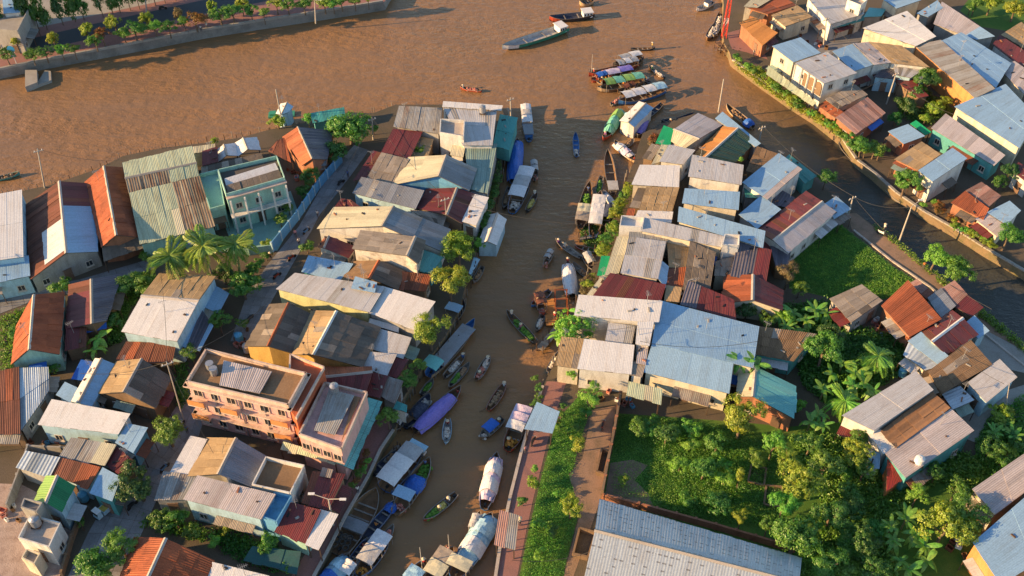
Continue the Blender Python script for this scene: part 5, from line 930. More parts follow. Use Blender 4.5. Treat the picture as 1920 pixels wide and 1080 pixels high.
for x, y, r, m, k, h, l in ((1550, 330, 19, 'l_green', 'round', 3, 'round tree on the canal bank behind the teal awning'), (1480, 512, 24, 'l_tan', 'airy', 3.4, 'dry tan tree at the meadow corner'), (1500, 540, 16, 'l_mid', 'bush', 2, 'green bush below the dry tan tree'), (1755, 482, 26, 'l_lime', 'round', 3, 'upper round tree on the canal path'), (1800, 504, 30, 'l_mid', 'round', 3, 'lower round tree on the canal path'),
    (1112, 742, 24, 'l_lime', 'airy', 2.8, 'young tree beside the dirt path gate'), (1075, 700, 13, 'l_lime', 'bush', 2.2, 'small lime tree beside the red flowers on the east quay'), (1082, 832, 17, 'l_yellow', 'bush', 1.8, 'yellow green bush on the dirt path edge'), (1070, 950, 26, 'l_yellow', 'airy', 2.6, 'yellow green young tree on the lawn strip'), (1100, 770, 12, 'l_mid', 'bush', 1.5, 'leafy bush at the lawn strip top'), (998, 905, 14, 'l_yellow', 'bush', 1.2, 'clipped golden bush on the east quay'), (1003, 880, 8, 'l_lime', 'bush', .9, 'small round bush behind the clipped golden one'), (980, 940, 11, 'l_mid', 'bush', 1, 'green bush near the rusty quay awning'),
    (1392, 782, 40, 'l_yellow', 'round', 4.5, 'tall golden tree in front of the turquoise gable'), (1545, 655, 36, 'l_mid', 'round', 4, 'dense tree beside the brown mossy roof'), (1560, 632, 26, 'l_dark', 'round', 3.6, 'darker tree behind the dense garden tree'), (1495, 1000, 46, 'l_mid', 'round', 4.4, 'great round tree beside the huge shed roof'), (1500, 905, 40, 'l_yellow', 'round', 4.2, 'golden garden tree above the great round tree'), (1478, 860, 24, 'l_yellow', 'airy', 3.6, 'slender golden tree in the garden middle'), (1520, 830, 26, 'l_mid', 'airy', 3.4, 'slender green tree in the garden middle'), (1600, 848, 32, 'l_yellow', 'airy', 3.6, 'golden tree beside the red lean-to'), (1622, 880, 22, 'l_mid', 'airy', 3, 'small tree touching the red lean-to'), (1610, 818, 16, 'l_mid', 'round', 3, 'small round tree above the golden garden tree'),
    (1775, 985, 46, 'l_yellow', 'round', 4.6, 'great golden tree near the sky blue corner roof'), (1812, 960, 36, 'l_mid', 'round', 4.4, 'leafy tree against the pinkish grey roof'), (1722, 925, 20, 'l_lime', 'airy', 3, 'young tree below the teal side wall'), (1795, 915, 22, 'l_mid', 'airy', 3, 'tree between the teal wall and the pinkish grey roof'), (1400, 585, 22, 'l_dark', 'bush', 2, 'dark bush below the orange red gable'), (1440, 600, 18, 'l_mid', 'bush', 2, 'leafy shrub below the orange red gable'), (1475, 595, 16, 'l_lime', 'bush', 2.2, 'bright shrub at the banana grove edge'), (1690, 610, 12, 'l_yellow', 'bush', 2, 'yellow bush in front of the vivid rust roof'), (1680, 620, 13, 'l_green', 'bush', 1.6, 'green bush in front of the vivid rust roof'), (1860, 835, 24, 'l_green', 'round', 2.6, 'round green tree behind the pinkish silver roof'), (1500, 760, 14, 'l_lime', 'bush', 1.6, 'bush beside the turquoise gable end'), (1390, 300, 6, 'l_lime', 'bush', 4, 'tiny bush by the brown roof of the block tip'), (1435, 545, 8, 'l_mid', 'bush', 2.5, 'small bush behind the orange red gable'),
    (1330, 236, 8, 'l_lime', 'bush', 1.4, 'yellow green bush at the bamboo pole'), (1590, 560, 14, 'l_mid', 'bush', 1.4, 'low bush between the meadow and the grey square roof'), (1390, 970, 16, 'l_yellow', 'airy', 2.6, 'thin golden garden tree near the brick ruins'), (1388, 890, 12, 'l_yellow', 'slim', 3, 'slim golden tree under the tall golden one'), (1440, 985, 18, 'l_mid', 'airy', 2.6, 'small garden tree near the huge shed roof'), (1452, 828, 24, 'l_lime', 'airy', 4, 'lime green tree between the turquoise gable and the garden'), (1548, 872, 30, 'l_mid', 'round', 4, 'broad green tree in the garden centre'), (1470, 945, 26, 'l_lime', 'round', 4, 'lime tree just above the great round tree'), (1560, 960, 34, 'l_green', 'round', 3.6, 'deep green tree right of the great round tree'), (1610, 1010, 34, 'l_green', 'airy', 3.2, 'deep green spreading tree before the bananas'), (1550, 1060, 34, 'l_mid', 'round', 3.6, 'green tree at the lower edge beside the shed corner'), (1640, 1065, 30, 'l_green', 'airy', 3, 'leafy tree at the lower edge below the bananas'), (1850, 925, 18, 'l_lime', 'airy', 3, 'small lime tree at the corner of the pinkish grey roof'), (1745, 880, 22, 'l_green', 'airy', 2.6, 'shaded tree under the teal side wall')):
    tree(x, y, r, m, l, k, h, name='shrub' if k == 'bush' else 'tree')
for x, y, r, l in ((1392, 672, 32, 'banana clump at the warehouse notch'), (1420, 680, 28, 'banana plant beside the brown mossy roof'), (1372, 662, 18, 'small banana plant on the blue warehouse roof edge')): banana(x, y, r, l, 4.8, 'l_banana', 12)
grove(((1462, 590, 22), (1488, 585, 24), (1510, 598, 24), (1530, 580, 26), (1550, 585, 22), (1475, 612, 20), (1500, 618, 20)), 'banana plant in the grove between brown and grey roofs', 2.4, 'banana grove by the grey roof')
grove(((1560, 700, 20), (1580, 680, 22), (1605, 700, 26), (1622, 718, 26), (1625, 690, 22), (1640, 730, 22), (1545, 728, 22), (1600, 722, 22)), 'banana plant in the garden above the long silver roof', 2.4, 'banana garden above the silver roof')
grove(((1672, 985, 24), (1700, 970, 26), (1676, 1010, 24), (1720, 1000, 26), (1735, 1022, 28), (1740, 1050, 26), (1705, 1065, 26), (1690, 1050, 22)), 'banana plant beside the great golden tree in the lower garden', 2.6, 'banana plants of the lower garden')
grove(((1865, 810, 22), (1885, 800, 24), (1900, 815, 22)), 'banana plant at the picture edge behind the pinkish silver roof', 2.2, 'bananas at the picture edge')
grove(((1520, 790, 22), (1535, 775, 24), (1545, 795, 20)), 'leaning banana plant beside the turquoise gable', 2.2, 'bananas beside the turquoise gable')
palm(1648, 668, 34, 'palm among the bananas below the brown roof', 3.6, 'l_banana', 14); palm(1585, 752, 36, 'star shaped palm at the long silver roof', 3.2, 'l_lime', 15)
cover('garden_foliage', 'dense green foliage covering the walled garden', [(1165, 778), (1370, 800), (1470, 830), (1480, 960), (1430, 990), (1250, 960), (1200, 905), (1220, 870), (1180, 855), (1150, 850)], 8000, 'l_grass', .16, .15, 6)
cover('garden_foliage', 'pale sunlit grass tufts of the walled garden', [(1160, 800), (1370, 800), (1440, 860), (1420, 985), (1230, 955), (1150, 935), (1150, 850)], 2600, 'l_lime', .2, .14, 6)
cover('garden_foliage', 'taller weeds scattered in the walled garden', [(1180, 790), (1370, 800), (1450, 850), (1440, 985), (1280, 965), (1250, 880)], 900, 'l_mid', .7, .2, 9)
cover('garden_foliage', 'deep green thicket between the garden trees and the bananas', [(1480, 820), (1580, 820), (1660, 925), (1720, 880), (1800, 850), (1850, 870), (1820, 940), (1760, 900), (1700, 950), (1660, 1000), (1680, 1085), (1500, 1085), (1540, 1000), (1540, 930)], 6500, 'l_grass', 1.1, .36, 7)
cover('garden_foliage', 'undergrowth below the banana grove', [(1450, 575), (1560, 565), (1600, 610), (1700, 640), (1690, 700), (1570, 770), (1510, 730), (1490, 680), (1530, 630)], 4200, 'l_green', .9, .36, 7)
cover('meadow_grass', 'lush meadow growth beside the canal path', [(1480, 472), (1520, 440), (1566, 414), (1600, 442), (1672, 500), (1742, 545), (1650, 560), (1560, 558), (1482, 538)], 8000, 'l_grass', .22, .15, 6)
cover('meadow_grass', 'paler tufts scattered over the meadow', [(1490, 480), (1566, 420), (1672, 505), (1730, 545), (1560, 555)], 1300, 'l_lime', .35, .16, 7)
cover('lawn_grass', 'rough grass of the lawn strip beside the east quay', [(1062, 772), (1092, 737), (1104, 770), (1082, 840), (1068, 900), (1084, 960), (1058, 1060), (1050, 1095), (974, 1095), (992, 1000), (1020, 884), (1042, 802)], 2600, 'l_grass', .07, .12, 6)
cover('lawn_grass', 'yellowed tufts on the lawn strip', [(1062, 772), (1092, 737), (1104, 770), (1068, 900), (1080, 960), (1040, 1095), (980, 1095), (1020, 884)], 700, 'l_lime', .25, .14, 7)
cover('canal_weeds', 'weeds along the canal bank of the middle block', [(1640, 430), (1700, 478), (1760, 530), (1830, 590), (1925, 665), (1925, 650), (1830, 572), (1760, 518), (1700, 466), (1640, 420)], 500, 'l_mid', .5)
shrubs([(1062, 760), (1040, 800), (1090, 800)], 8, ['l_lime', 'l_mid', 'l_yellow'], 'low flowering shrub on the lawn strip', 'flowering shrubs on the lawn strip', 6)
shrubs([(1010, 960), (1030, 1000), (1020, 1050), (1050, 900)], 9, ['l_lime', 'l_mid', 'l_green'], 'rough bush in the lower lawn strip', 'bushes in the lower lawn strip', 7, jit=12)
shrubs([(1850, 790), (1885, 770), (1905, 830), (1870, 860)], 17, ['l_mid', 'l_green', 'l_yellow'], 'shrub at the picture edge beyond the silver roofs', 'shrubs beyond the silver roofs', 9, jit=10)
cover('garden_foliage', 'rank growth at the picture edge beyond the silver roofs', [(1830, 830), (1860, 780), (1925, 740), (1925, 870), (1860, 900), (1830, 870)], 1200, 'l_mid', .7)
shrubs([(1210, 800), (1250, 800), (1310, 820), (1350, 860), (1360, 920), (1340, 960)], 16, ['l_mid', 'l_lime', 'l_grass'], 'low leafy shrub of the walled garden', 'shrubs of the walled garden', 9, jit=14)
shrubs([(1560, 870), (1580, 940), (1600, 1000), (1560, 1050), (1620, 1060), (1640, 960)], 22, ['l_green', 'l_mid', 'l_grass'], 'deep green shrub of the garden thicket', 'shrubs of the garden thicket', 16, jit=16)
# ---- north bank
shrubs([(1382, 108), (1420, 136), (1460, 166), (1500, 196), (1545, 226), (1580, 252)], 10, ['l_yellow', 'l_mid', 'l_yellow', 'l_lime'], 'yellow green shrub in the hedge along the narrow canal', 'hedge along the narrow canal', 34, jit=5)
shrubs([(1600, 270), (1625, 275), (1650, 292)], 17, ['l_yellow', 'l_mid'], 'taller shrub on the canal bank behind the moored sampans', 'shrubs behind the moored sampans', 6, jit=6)
shrubs([(1752, 380), (1770, 395), (1800, 425), (1840, 450), (1860, 462)], 10, ['l_yellow', 'l_orange', 'l_lime'], 'flowering shrub in the bed before the orange red shack', 'canal flower bed', 14, jit=6)
for x, y, r, m, k, h, l in ((1700, 340, 29, 'l_mid', 'dense', 3.4, 'large round canal tree beside the ochre roof'), (1892, 440, 24, 'l_mid', 'round', 3.4, 'tree at the picture edge beside the pale blue canal roof'), (1740, 150, 24, 'l_green', 'round', 4, 'dark tree against the orange factory wall'), (1722, 178, 20, 'l_green', 'bush', 2, 'bush below the orange factory wall'), (1750, 205, 18, 'l_yellow', 'bush', 2, 'yellow bush beside the pink loading canopy'), (1700, 200, 22, 'l_dark', 'bush', 2, 'dark bush beside the leaning utility pole'), (1770, 190, 14, 'l_yellow', 'airy', 2, 'small golden tree at the orange wall foot'), (1735, 222, 12, 'l_yellow', 'bush', 1.6, 'golden bush above the emerald net'), (1680, 222, 16, 'l_green', 'bush', 1.6, 'green bush behind the light blue brick house'),
    (1830, 6, 12, 'l_mid', 'round', 3, 'first round tree on the north lawn'), (1860, 2, 18, 'l_yellow', 'round', 3.4, 'golden tree on the north lawn at the top edge'), (1905, 14, 22, 'l_yellow', 'round', 3.4, 'golden tree at the top corner of the picture'), (1820, 14, 10, 'l_green', 'bush', 2, 'dark bush at the north lawn corner'), (1895, 320, 18, 'l_dark', 'round', 3, 'shaded tree behind the purple grey roof'), (1875, 340, 14, 'l_green', 'bush', 2, 'green bush behind the pale blue canal roof'), (1460, 112, 10, 'l_mid', 'bush', 1.4, 'palm like bush in front of the arcaded row house'), (1730, 385, 7, 'l_lime', 'bush', 1, 'small bush at the foot of the tall street lamp')):
    tree(x, y, r, m, l, k, h, name='shrub' if k == 'bush' else 'tree')
cover('bank_weeds', 'rough weeds on the canal bank below the row house', [(1376, 112), (1420, 142), (1480, 184), (1530, 216), (1590, 262), (1606, 296), (1590, 270), (1540, 235), (1480, 200), (1420, 158), (1380, 125)], 900, 'l_yellow', .4)
cover('garden_foliage', 'shaded garden growth at the orange factory wall', [(1680, 190), (1720, 160), (1780, 200), (1790, 215), (1740, 235), (1690, 225)], 900, 'l_green', .8)

cover('garden_weeds', 'weeds in the yard at the picture edge below the row path', [(0, 596), (60, 575), (20, 690), (0, 700)], 350, 'l_mid', .5)
cover('garden_weeds', 'weeds around the banana plants in the shaded yard', [(205, 590), (245, 560), (230, 640), (205, 650)], 400, 'l_green', .6)
cover('garden_weeds', 'weeds behind the pink hotel corner', [(330, 690), (352, 680), (350, 760), (335, 770)], 160, 'l_mid', .5)
cover('garden_weeds', 'garden plants between the lower orange roof and the quay', [(400, 1000), (520, 1030), (560, 1060), (520, 1075), (420, 1040)], 420, 'l_green', .6)
for x, y, r, m, l in ((30, 625, 15, 'l_mid', 'bush at the picture edge below the row path'), (215, 600, 18, 'l_green', 'dark shrub beside the banana plants in the shaded yard'), (100, 690, 12, 'l_mid', 'small shrub behind the ribbed grey roof'), (345, 735, 13, 'l_mid', 'shrub at the street corner of the pink hotel'), (455, 605, 13, 'l_mid', 'shrub at the lower alley end beside the drums'), (140, 870, 10, 'l_yellow', 'weed shrub beside the striped silver roof'), (735, 745, 14, 'l_mid', 'leafy shrub behind the grey stained quay shed'), (748, 720, 12, 'l_lime', 'bright shrub between maroon lean-to and quay'), (640, 500, 10, 'l_mid', 'shrub between the dark brown gable and the blue shed'), (900, 455, 12, 'l_lime', 'shrub on the bank behind the white houseboat'), (700, 240, 12, 'l_mid', 'bush at the foot of the alley pole'), (270, 480, 12, 'l_mid', 'bush where the row path meets the palms'), (540, 1060, 16, 'l_mid', 'bush at the lower edge beside the red quay'), (400, 1015, 14, 'l_lime', 'lime shrub in the garden behind the orange tiled roof')):
    tree(x, y, r, m, l, 'bush', None, .85, 'shrub', 'shrub')

for x, y, r, m, l in ((60, 104, 11, 'l_mid', 'bushy green tree between the blue sign and the landing'), (115, 96, 10, 'l_lime', 'bright tree between two low promenade trees'), (178, 78, 11, 'l_mid', 'green tree just before the orange flame tree'), (232, 66, 12, 'l_mid', 'green tree after the orange flame tree'), (290, 54, 11, 'l_lime', 'bright tree beside the wide green promenade tree'), (345, 44, 10, 'l_mid', 'green tree just before the larger flame tree'), (470, 22, 11, 'l_mid', 'green tree after the twin promenade trees'), (570, 10, 12, 'l_mid', 'green tree near the white lamp post'), (625, 8, 11, 'l_lime', 'bright tree near the promenade corner'), (665, 3, 10, 'l_mid', 'last green tree before the promenade tip')):
    o = tree(x, y, r * 1.3, m, l, 'bush', 2.6, .9, 'tree', 'tree'); o.location.z = .3
for x, y, r, m, l in ((1195, 800, 20, 'l_mid', 'broad shrub in the garden corner by the pale green canopy'), (1250, 815, 24, 'l_green', 'large green shrub below the warehouse wall'), (1300, 800, 20, 'l_lime', 'bright shrub below the warehouse front wall'), (1345, 830, 24, 'l_mid', 'shrub mass beside the tall golden tree'), (1320, 880, 26, 'l_mid', 'wide shrub in the middle of the walled garden'), (1275, 870, 18, 'l_lime', 'pale shrub on the sunlit lawn'), (1350, 945, 24, 'l_green', 'dark shrub near the shed wall'), (1290, 935, 18, 'l_mid', 'low shrub near the shed wall corner'), (1420, 860, 22, 'l_mid', 'shrub behind the brick ruins'), (1170, 900, 12, 'l_yellow', 'small yellow shrub beside the dark brick wall')):
    tree(x, y, r, m, l, 'bush', None, .8, 'shrub', 'shrub')
# ------------------------------------------------------------------ boats and people
def hull(L_, B, D, bow=.7, stern=.35, blunt=.45, st=14):
    out = MB(); rows = []
    for i in range(st + 1):
        t = -1 + 2 * i / st; a = abs(t)
        w = B / 2 * (1 - a ** 2.6 * (1 if t > 0 else 1 - blunt)) ** .75 if a < 1 or t < 0 else .02
        w = max(w, .04 if t > 0 else B / 2 * blunt * .55); x = t * L_ / 2
        zt = D * (1 + (bow * t ** 3 if t > 0 else stern * a ** 3)); zk = D * .55 * max(0, t) ** 5 + D * .25 * max(0, -t) ** 6; th = min(.09, w * .5)
        rows.append([(x, -w, zt), (x, -w * .82, zk + (zt - zk) * .35), (x, 0, zk), (x, w * .82, zk + (zt - zk) * .35), (x, w, zt), (x, w - th, zt), (x, (w - th) * .8, zk + (zt - zk) * .4), (x, 0, zk + (zt - zk) * .32), (x, -(w - th) * .8, zk + (zt - zk) * .4), (x, -(w - th), zt)])
    n = len(rows[0])
    for i in range(st):
        for k in range(n):
            a, b, c, d = rows[i][k], rows[i + 1][k], rows[i + 1][(k + 1) % n], rows[i][(k + 1) % n]
            mi = 0 if k < 4 else (1 if k in (5, 6, 7, 8) else 2)
            if mi == 0 and i >= st - 3: mi = 3
            out.quad(a, b, c, d, mi)
    out.add(rows[0], [tuple(range(n))[::-1]]); out.add(rows[-1], [tuple(range(n))])
    return out, rows
def arch(x0, x1, w, z, rise, tilt=0.0, n=6, th=.05, sag=0.0, taper=0.0, seg=4, rs=None):
    mb = MB(); g = []
    for j in range(seg + 1):
        u = j / seg; x = x0 + (x1 - x0) * u; k = 1 - taper * abs(2 * u - 1) ** 2.5
        row = []
        for i in range(n + 1):
            a = -1 + 2 * i / n; zz = z + rise * k * (1 - a * a) - sag * math.sin(math.pi * u) + tilt * (u - .5) + (rs.uniform(-.09, .09) * (1.0 if taper else .5) if rs else 0)
            row.append(Vector((x, a * w / 2 * (.6 + .4 * k if taper else 1), zz)))
        g.append(row)
    for j in range(seg):
        for i in range(n):
            mb.quad(g[j][i], g[j + 1][i], g[j + 1][i + 1], g[j][i + 1]); d = Vector((0, 0, th)); mb.quad(g[j][i + 1] - d, g[j + 1][i + 1] - d, g[j + 1][i] - d, g[j][i] - d)
    for j in range(seg):
        for i in (0, n):
            a, b = g[j][i], g[j + 1][i]; mb.quad(a, b, b - Vector((0, 0, th)), a - Vector((0, 0, th)))
    return mb
PEOPLE = {}
def person_mesh(pose):
    if pose in PEOPLE: return PEOPLE[pose]
    S = .15
    if pose == 'stand':
        J = dict(pel=(0, 0, .92), sp=(0, 0, 1.1), ch=(0, 0, 1.3), nk=(0, 0, 1.44), hd=(0, .01, 1.54), tp=(0, .01, 1.63), ls=(.17, 0, 1.37), le=(.24, .05, 1.12), lh=(.22, .18, .93), rs=(-.17, 0, 1.37), re=(-.24, .05, 1.12), rh=(-.22, .18, .93), lp=(.09, 0, .86), lk=(.1, .03, .48), la=(.1, -.02, .09), lt=(.1, .13, .04), rp=(-.09, 0, .86), rk=(-.1, .06, .48), ra=(-.1, -.04, .09), rt=(-.1, .11, .04))
    elif pose == 'row':
        J = dict(pel=(0, -.05, .88), sp=(0, 0, 1.05), ch=(0, .12, 1.22), nk=(0, .2, 1.35), hd=(0, .25, 1.45), tp=(0, .27, 1.54), ls=(.17, .12, 1.3), le=(.2, .38, 1.12), lh=(.1, .58, 1.1), rs=(-.17, .12, 1.3), re=(-.2, .36, 1.02), rh=(-.05, .55, .95), lp=(.09, -.05, .82), lk=(.11, .12, .46), la=(.11, .02, .09), lt=(.11, .17, .04), rp=(-.09, -.05, .82), rk=(-.11, -.1, .46), ra=(-.12, -.3, .09), rt=(-.12, -.16, .04))
    else:
        J = dict(pel=(0, 0, .2), sp=(0, .02, .38), ch=(0, .06, .6), nk=(0, .09, .74), hd=(0, .11, .84), tp=(0, .11, .93), ls=(.17, .06, .67), le=(.25, .14, .44), lh=(.14, .32, .38), rs=(-.17, .06, .67), re=(-.25, .14, .44), rh=(-.12, .34, .4), lp=(.09, .02, .16), lk=(.17, .4, .3), la=(.12, .48, .06), lt=(.12, .62, .04), rp=(-.09, .02, .16), rk=(-.17, .4, .3), ra=(-.12, .48, .06), rt=(-.12, .62, .04))
    rad = dict(pel=.13, sp=.12, ch=.15, nk=.055, hd=.10, tp=.07, ls=.075, le=.05, lh=.04, rs=.075, re=.05, rh=.04, lp=.095, lk=.07, la=.045, lt=.035, rp=.095, rk=.07, ra=.045, rt=.035)
    ks = list(J); E = [('pel', 'sp'), ('sp', 'ch'), ('ch', 'nk'), ('nk', 'hd'), ('hd', 'tp'), ('ch', 'ls'), ('ls', 'le'), ('le', 'lh'), ('ch', 'rs'), ('rs', 're'), ('re', 'rh'), ('pel', 'lp'), ('lp', 'lk'), ('lk', 'la'), ('la', 'lt'), ('pel', 'rp'), ('rp', 'rk'), ('rk', 'ra'), ('ra', 'rt')]
    me = bpy.data.meshes.new('body'); me.from_pydata([J[k] for k in ks], [(ks.index(a), ks.index(b)) for a, b in E], [])
    o = link(bpy.data.objects.new('body', me)); o.modifiers.new('skin', 'SKIN'); o.modifiers.new('sub', 'SUBSURF').levels = 1
    for i, k in enumerate(ks):
        sv = me.skin_vertices[0].data[i]; sv.radius = (rad[k], rad[k]); sv.use_root = (k == 'pel')
    dg = bpy.context.evaluated_depsgraph_get(); m2 = bpy.data.meshes.new_from_object(o.evaluated_get(dg)); bpy.data.objects.remove(o)
    m2.name = 'person_body'
    while len(m2.materials): m2.materials.pop()
    for s in ('s_white', 'skin', 'trousers', 'hair'): m2.materials.append(M(s))
    nz = J['nk'][2]; pz = J['pel'][2]
    for f in m2.polygons:
        c = f.center; near = min(ks, key=lambda k: (Vector(J[k]) - c).length)
        f.use_smooth = True
        if near in ('hd', 'tp'): f.material_index = 3 if (near == 'tp' or c.y < J['hd'][1] - .03) else 1
        elif near in ('nk', 'lh', 'rh', 'le', 're', 'lt', 'rt'): f.material_index = 1
        elif near in ('pel', 'lp', 'rp', 'lk', 'rk', 'la', 'ra'): f.material_index = 2
    m2.name = 'person'; PEOPLE[pose] = (m2, Vector(J['tp'])); return PEOPLE[pose]
HAT = None
def person(p, rz, pose, shirt, label, hat=True):
    global HAT
    me, tp_ = person_mesh(pose); key = (pose, shirt)
    if key not in PEOPLE:
        m2 = me.copy(); m2.materials[0] = M('s_' + shirt); PEOPLE[key] = m2
    o = link(bpy.data.objects.new('person', PEOPLE[key])); o.location = p; o.rotation_euler = (0, 0, rz); tag(o, label, 'person')
    if hat:
        if HAT is None:
            mb = MB(); n = 12; ring = [(math.cos(6.2832 * i / n) * .27, math.sin(6.2832 * i / n) * .27, 0) for i in range(n)]
            for i in range(n): mb.add([ring[i], ring[(i + 1) % n], (0, 0, .17)], [(0, 1, 2)])
            HAT = mb.mesh('conical_hat', 'hat')
        h = link(bpy.data.objects.new('conical_hat', HAT), o); h.location = tp_ + Vector((0, 0, .0))
    return o
rb = random.Random(3)
def cargo(root_loc, rz, x0, x1, w, z, mat, label, h=.5, n=60, s=.22):
    mb = MB(); cs, sn = math.cos(rz), math.sin(rz)
    for _ in range(n):
        u = rb.uniform(x0, x1); v = rb.uniform(-w / 2, w / 2); zz = z + h * (1 - (2 * v / w) ** 2) * rb.random(); r = s * rb.uniform(.6, 1.2)
        c = Vector((root_loc[0] + u * cs - v * sn, root_loc[1] + u * sn + v * cs, zz)); vs = []
        for k in range(2):
            for i in range(5): a = 1.2566 * i + k * .6; vs.append(c + Vector((math.cos(a) * r, math.sin(a) * r, (.1 if k else -.45) * r)))
        vs.append(c + Vector((0, 0, r * .75))); mb.add(vs, [(i, (i + 1) % 5, 5 + (i + 1) % 5, 5 + i) for i in range(5)] + [(5 + i, 5 + (i + 1) % 5, 10) for i in range(5)])
    o = mb.build('boat_cargo', mat); o['kind'] = 'stuff'; o['label'] = label; return o
def boat(s, b, beam, label, hullm='wood', inner='woodgrey', D=.8, bowm=None, canopy=None, tarp=None, cabin=None, load=None, crew=(), name='sampan', cat=None, bow=.7, stern=.35, blunt=.45, benches=3, oar=False, pole=None, group=None):
    P, Q = at(s[0], s[1], WATER + D * .8), at(b[0], b[1], WATER + D * .8); d = Q - P; L_ = d.length; rz = math.atan2(d.y, d.x); c = (P + Q) / 2; c.z = WATER - .22 * D
    root = empty(name, c, label, cat or 'boat', group, rz); B = beam
    mb, rows = hull(L_, B, D, bow, stern, blunt); mb.build('hull', [hullm, inner, 'woodgrey' if hullm == 'wood' else hullm, bowm or hullm], root)
    for i in range(benches):
        x = L_ * (-.3 + .6 * (i + .5) / max(1, benches)); MB().box((x, 0, D * .78), (.22, B * .82, .06)).build('thwart', 'woodgrey', root)
    for sgn in (-1, 1):
        rail = MB()
        for i in range(len(rows) - 1): rail.tube(rows[i][0 if sgn < 0 else 4], rows[i + 1][0 if sgn < 0 else 4], .045, .045, 4)
        rail.build('gunwale', 'woodgrey', root)
    if canopy:
        t0, t1, mat, hh, npan, rise = canopy; x0, x1 = t0 * L_ / 2, t1 * L_ / 2; mats = mat if isinstance(mat, (list, tuple)) else [mat]
        for i in range(npan):
            a, e = x0 + (x1 - x0) * i / npan, x0 + (x1 - x0) * (i + 1) / npan
            arch(a, e - .03, B * 1.05, D + hh + (.05 if i % 2 else 0), rise, (.18 if npan > 1 else 0), rs=rb).build('canopy_panel', mats[i % len(mats)], root, smooth=True)
        for x in (x0 + .1, (x0 + x1) / 2, x1 - .1):
            for sgn in (-1, 1): MB().box((x, sgn * B * .46, D * .8 + hh / 2), (.07, .07, hh + D * .3)).build('canopy_post', 'woodgrey', root)
    if tarp:
        t0, t1, mat, hh = tarp; x0, x1 = t0 * L_ / 2, t1 * L_ / 2; n = 3 if isinstance(mat, (list, tuple)) else 1; mats = mat if n > 1 else [mat]
        arch(x0, x1, B * 1.12, D * .85, hh * .85, 0, 10, .06, 0, .55, 16, rb).build('tarpaulin', mats[0], root, smooth=True)
        for i, mt in enumerate(mats[1:]):
            a = x0 + (x1 - x0) * (.18 + .38 * i); arch(a, a + (x1 - x0) * .26, B * 1.14, D * .85 + .06, hh, 0, 8, .05, 0, .05, 4, rb).build('tarpaulin_patch', mt, root, smooth=True)
    if cabin:
        t0, t1, wm, hh, rm = cabin; x0, x1 = t0 * L_ / 2, t1 * L_ / 2; m = (x0 + x1) / 2
        cb = MB().box((m, 0, D * .7 + hh / 2), (x1 - x0, B * .78, hh)).build('cabin', wm, root); MB().box((m, 0, D * .7 + hh + .05), (x1 - x0 + .4, B * .95, .1)).build('cabin_roof', rm, cb)
        for i in range(3):
            for sgn in (-1, 1): MB().box((x0 + (x1 - x0) * (i + .5) / 3, sgn * B * .395, D * .7 + hh * .6), ((x1 - x0) * .18, .03, hh * .35)).build('cabin_window', 'glass', cb)
    if not oar and D < 1.25: MB().box((-L_ * .44, 0, D * .95), (.45, .3, .3)).tube((-L_ * .46, 0, D * .9), (-L_ * .58, .1, .05), .03, .03, 5).build('engine', 'black', root)
    if oar: MB().tube((-L_ * .4, B * .2, D), (-L_ * .62, B * .9, .1), .035, .05, 5).build('oar', 'wood', root)
    if pole: MB().tube((pole * L_ / 2, 0, D * .4), (pole * L_ / 2, 0, D + 4.5), .06, .04, 6).build('mast', 'pole', root)
    if load:
        for t0, t1, mat, lb in load: cargo(c, rz, t0 * L_ / 2, t1 * L_ / 2, B * .6, c.z + D * .62, mat, lb, n=int(14 + 10 * (t1 - t0) * L_))
    for t, v, pose, shirt, hat, lb in crew:
        pz = c.z + D * (.42 if pose != 'sit' else .5); person((c.x + math.cos(rz) * t * L_ / 2 - math.sin(rz) * v, c.y + math.sin(rz) * t * L_ / 2 + math.cos(rz) * v, pz), rz - math.pi / 2, pose, shirt, lb, hat)
    return root
MK = 'market_boat'
# open river
boat((1062, 50), (942, 88), 3.0, 'long green grey cargo barge with an empty hold on the open river', 'hullgreen', 'tarpgrey', 1.3, 'whitepaint', name='cargo_barge', cat='barge', blunt=.8, benches=2, cabin=(-.92, -.7, 'whitepaint', 1.3, 'zincwhite'), bow=.4)
boat((1113, 25), (1030, 34), 2.6, 'dark cargo barge with a red bow and white stern hut', 'blackhull', 'tarpdark', 1.2, 'hullred', name='cargo_barge', cat='barge', blunt=.7, benches=2, cabin=(-.9, -.5, 'whitepaint', 1.2, 'zincwhite'), bow=.5)
boat((1112, 0), (1086, 6), 2.2, 'tan boat cut by the top edge of the picture', 'hulltan', 'wood', 1.0, name=MK)
boat((1338, 3), (1306, 18), 1.6, 'small white launch near the top edge by the lattice mast', 'whitepaint', 'tarpgrey', .8, name='launch', cabin=(-.5, -.1, 'whitepaint', .9, 'tarpdark'))
boat((1183, 92), (1228, 90), 1.0, 'lone dark sampan with a person in yellow on the open river', 'blackhull', 'wood', .5, crew=[(.75, 0, 'stand', 'yellow', True, 'person in yellow standing at the end of the lone dark sampan')])
boat((903, 170), (863, 164), .95, 'lone red brown sampan on the wide river below the promenade', 'hullred', 'wood', .5, crew=[(.7, 0, 'sit', 'white', True, 'person in white paddling the lone red brown sampan')], load=[(-.6, .4, 'g_mix', 'goods in the lone red brown sampan')])
boat((-12, 336), (37, 324), 1.2, 'small teal boat at the picture edge on the wide river', 'hullteal', 'wood', .6, load=[(-.2, .5, 'g_brown', 'load in the small teal boat at the picture edge')])
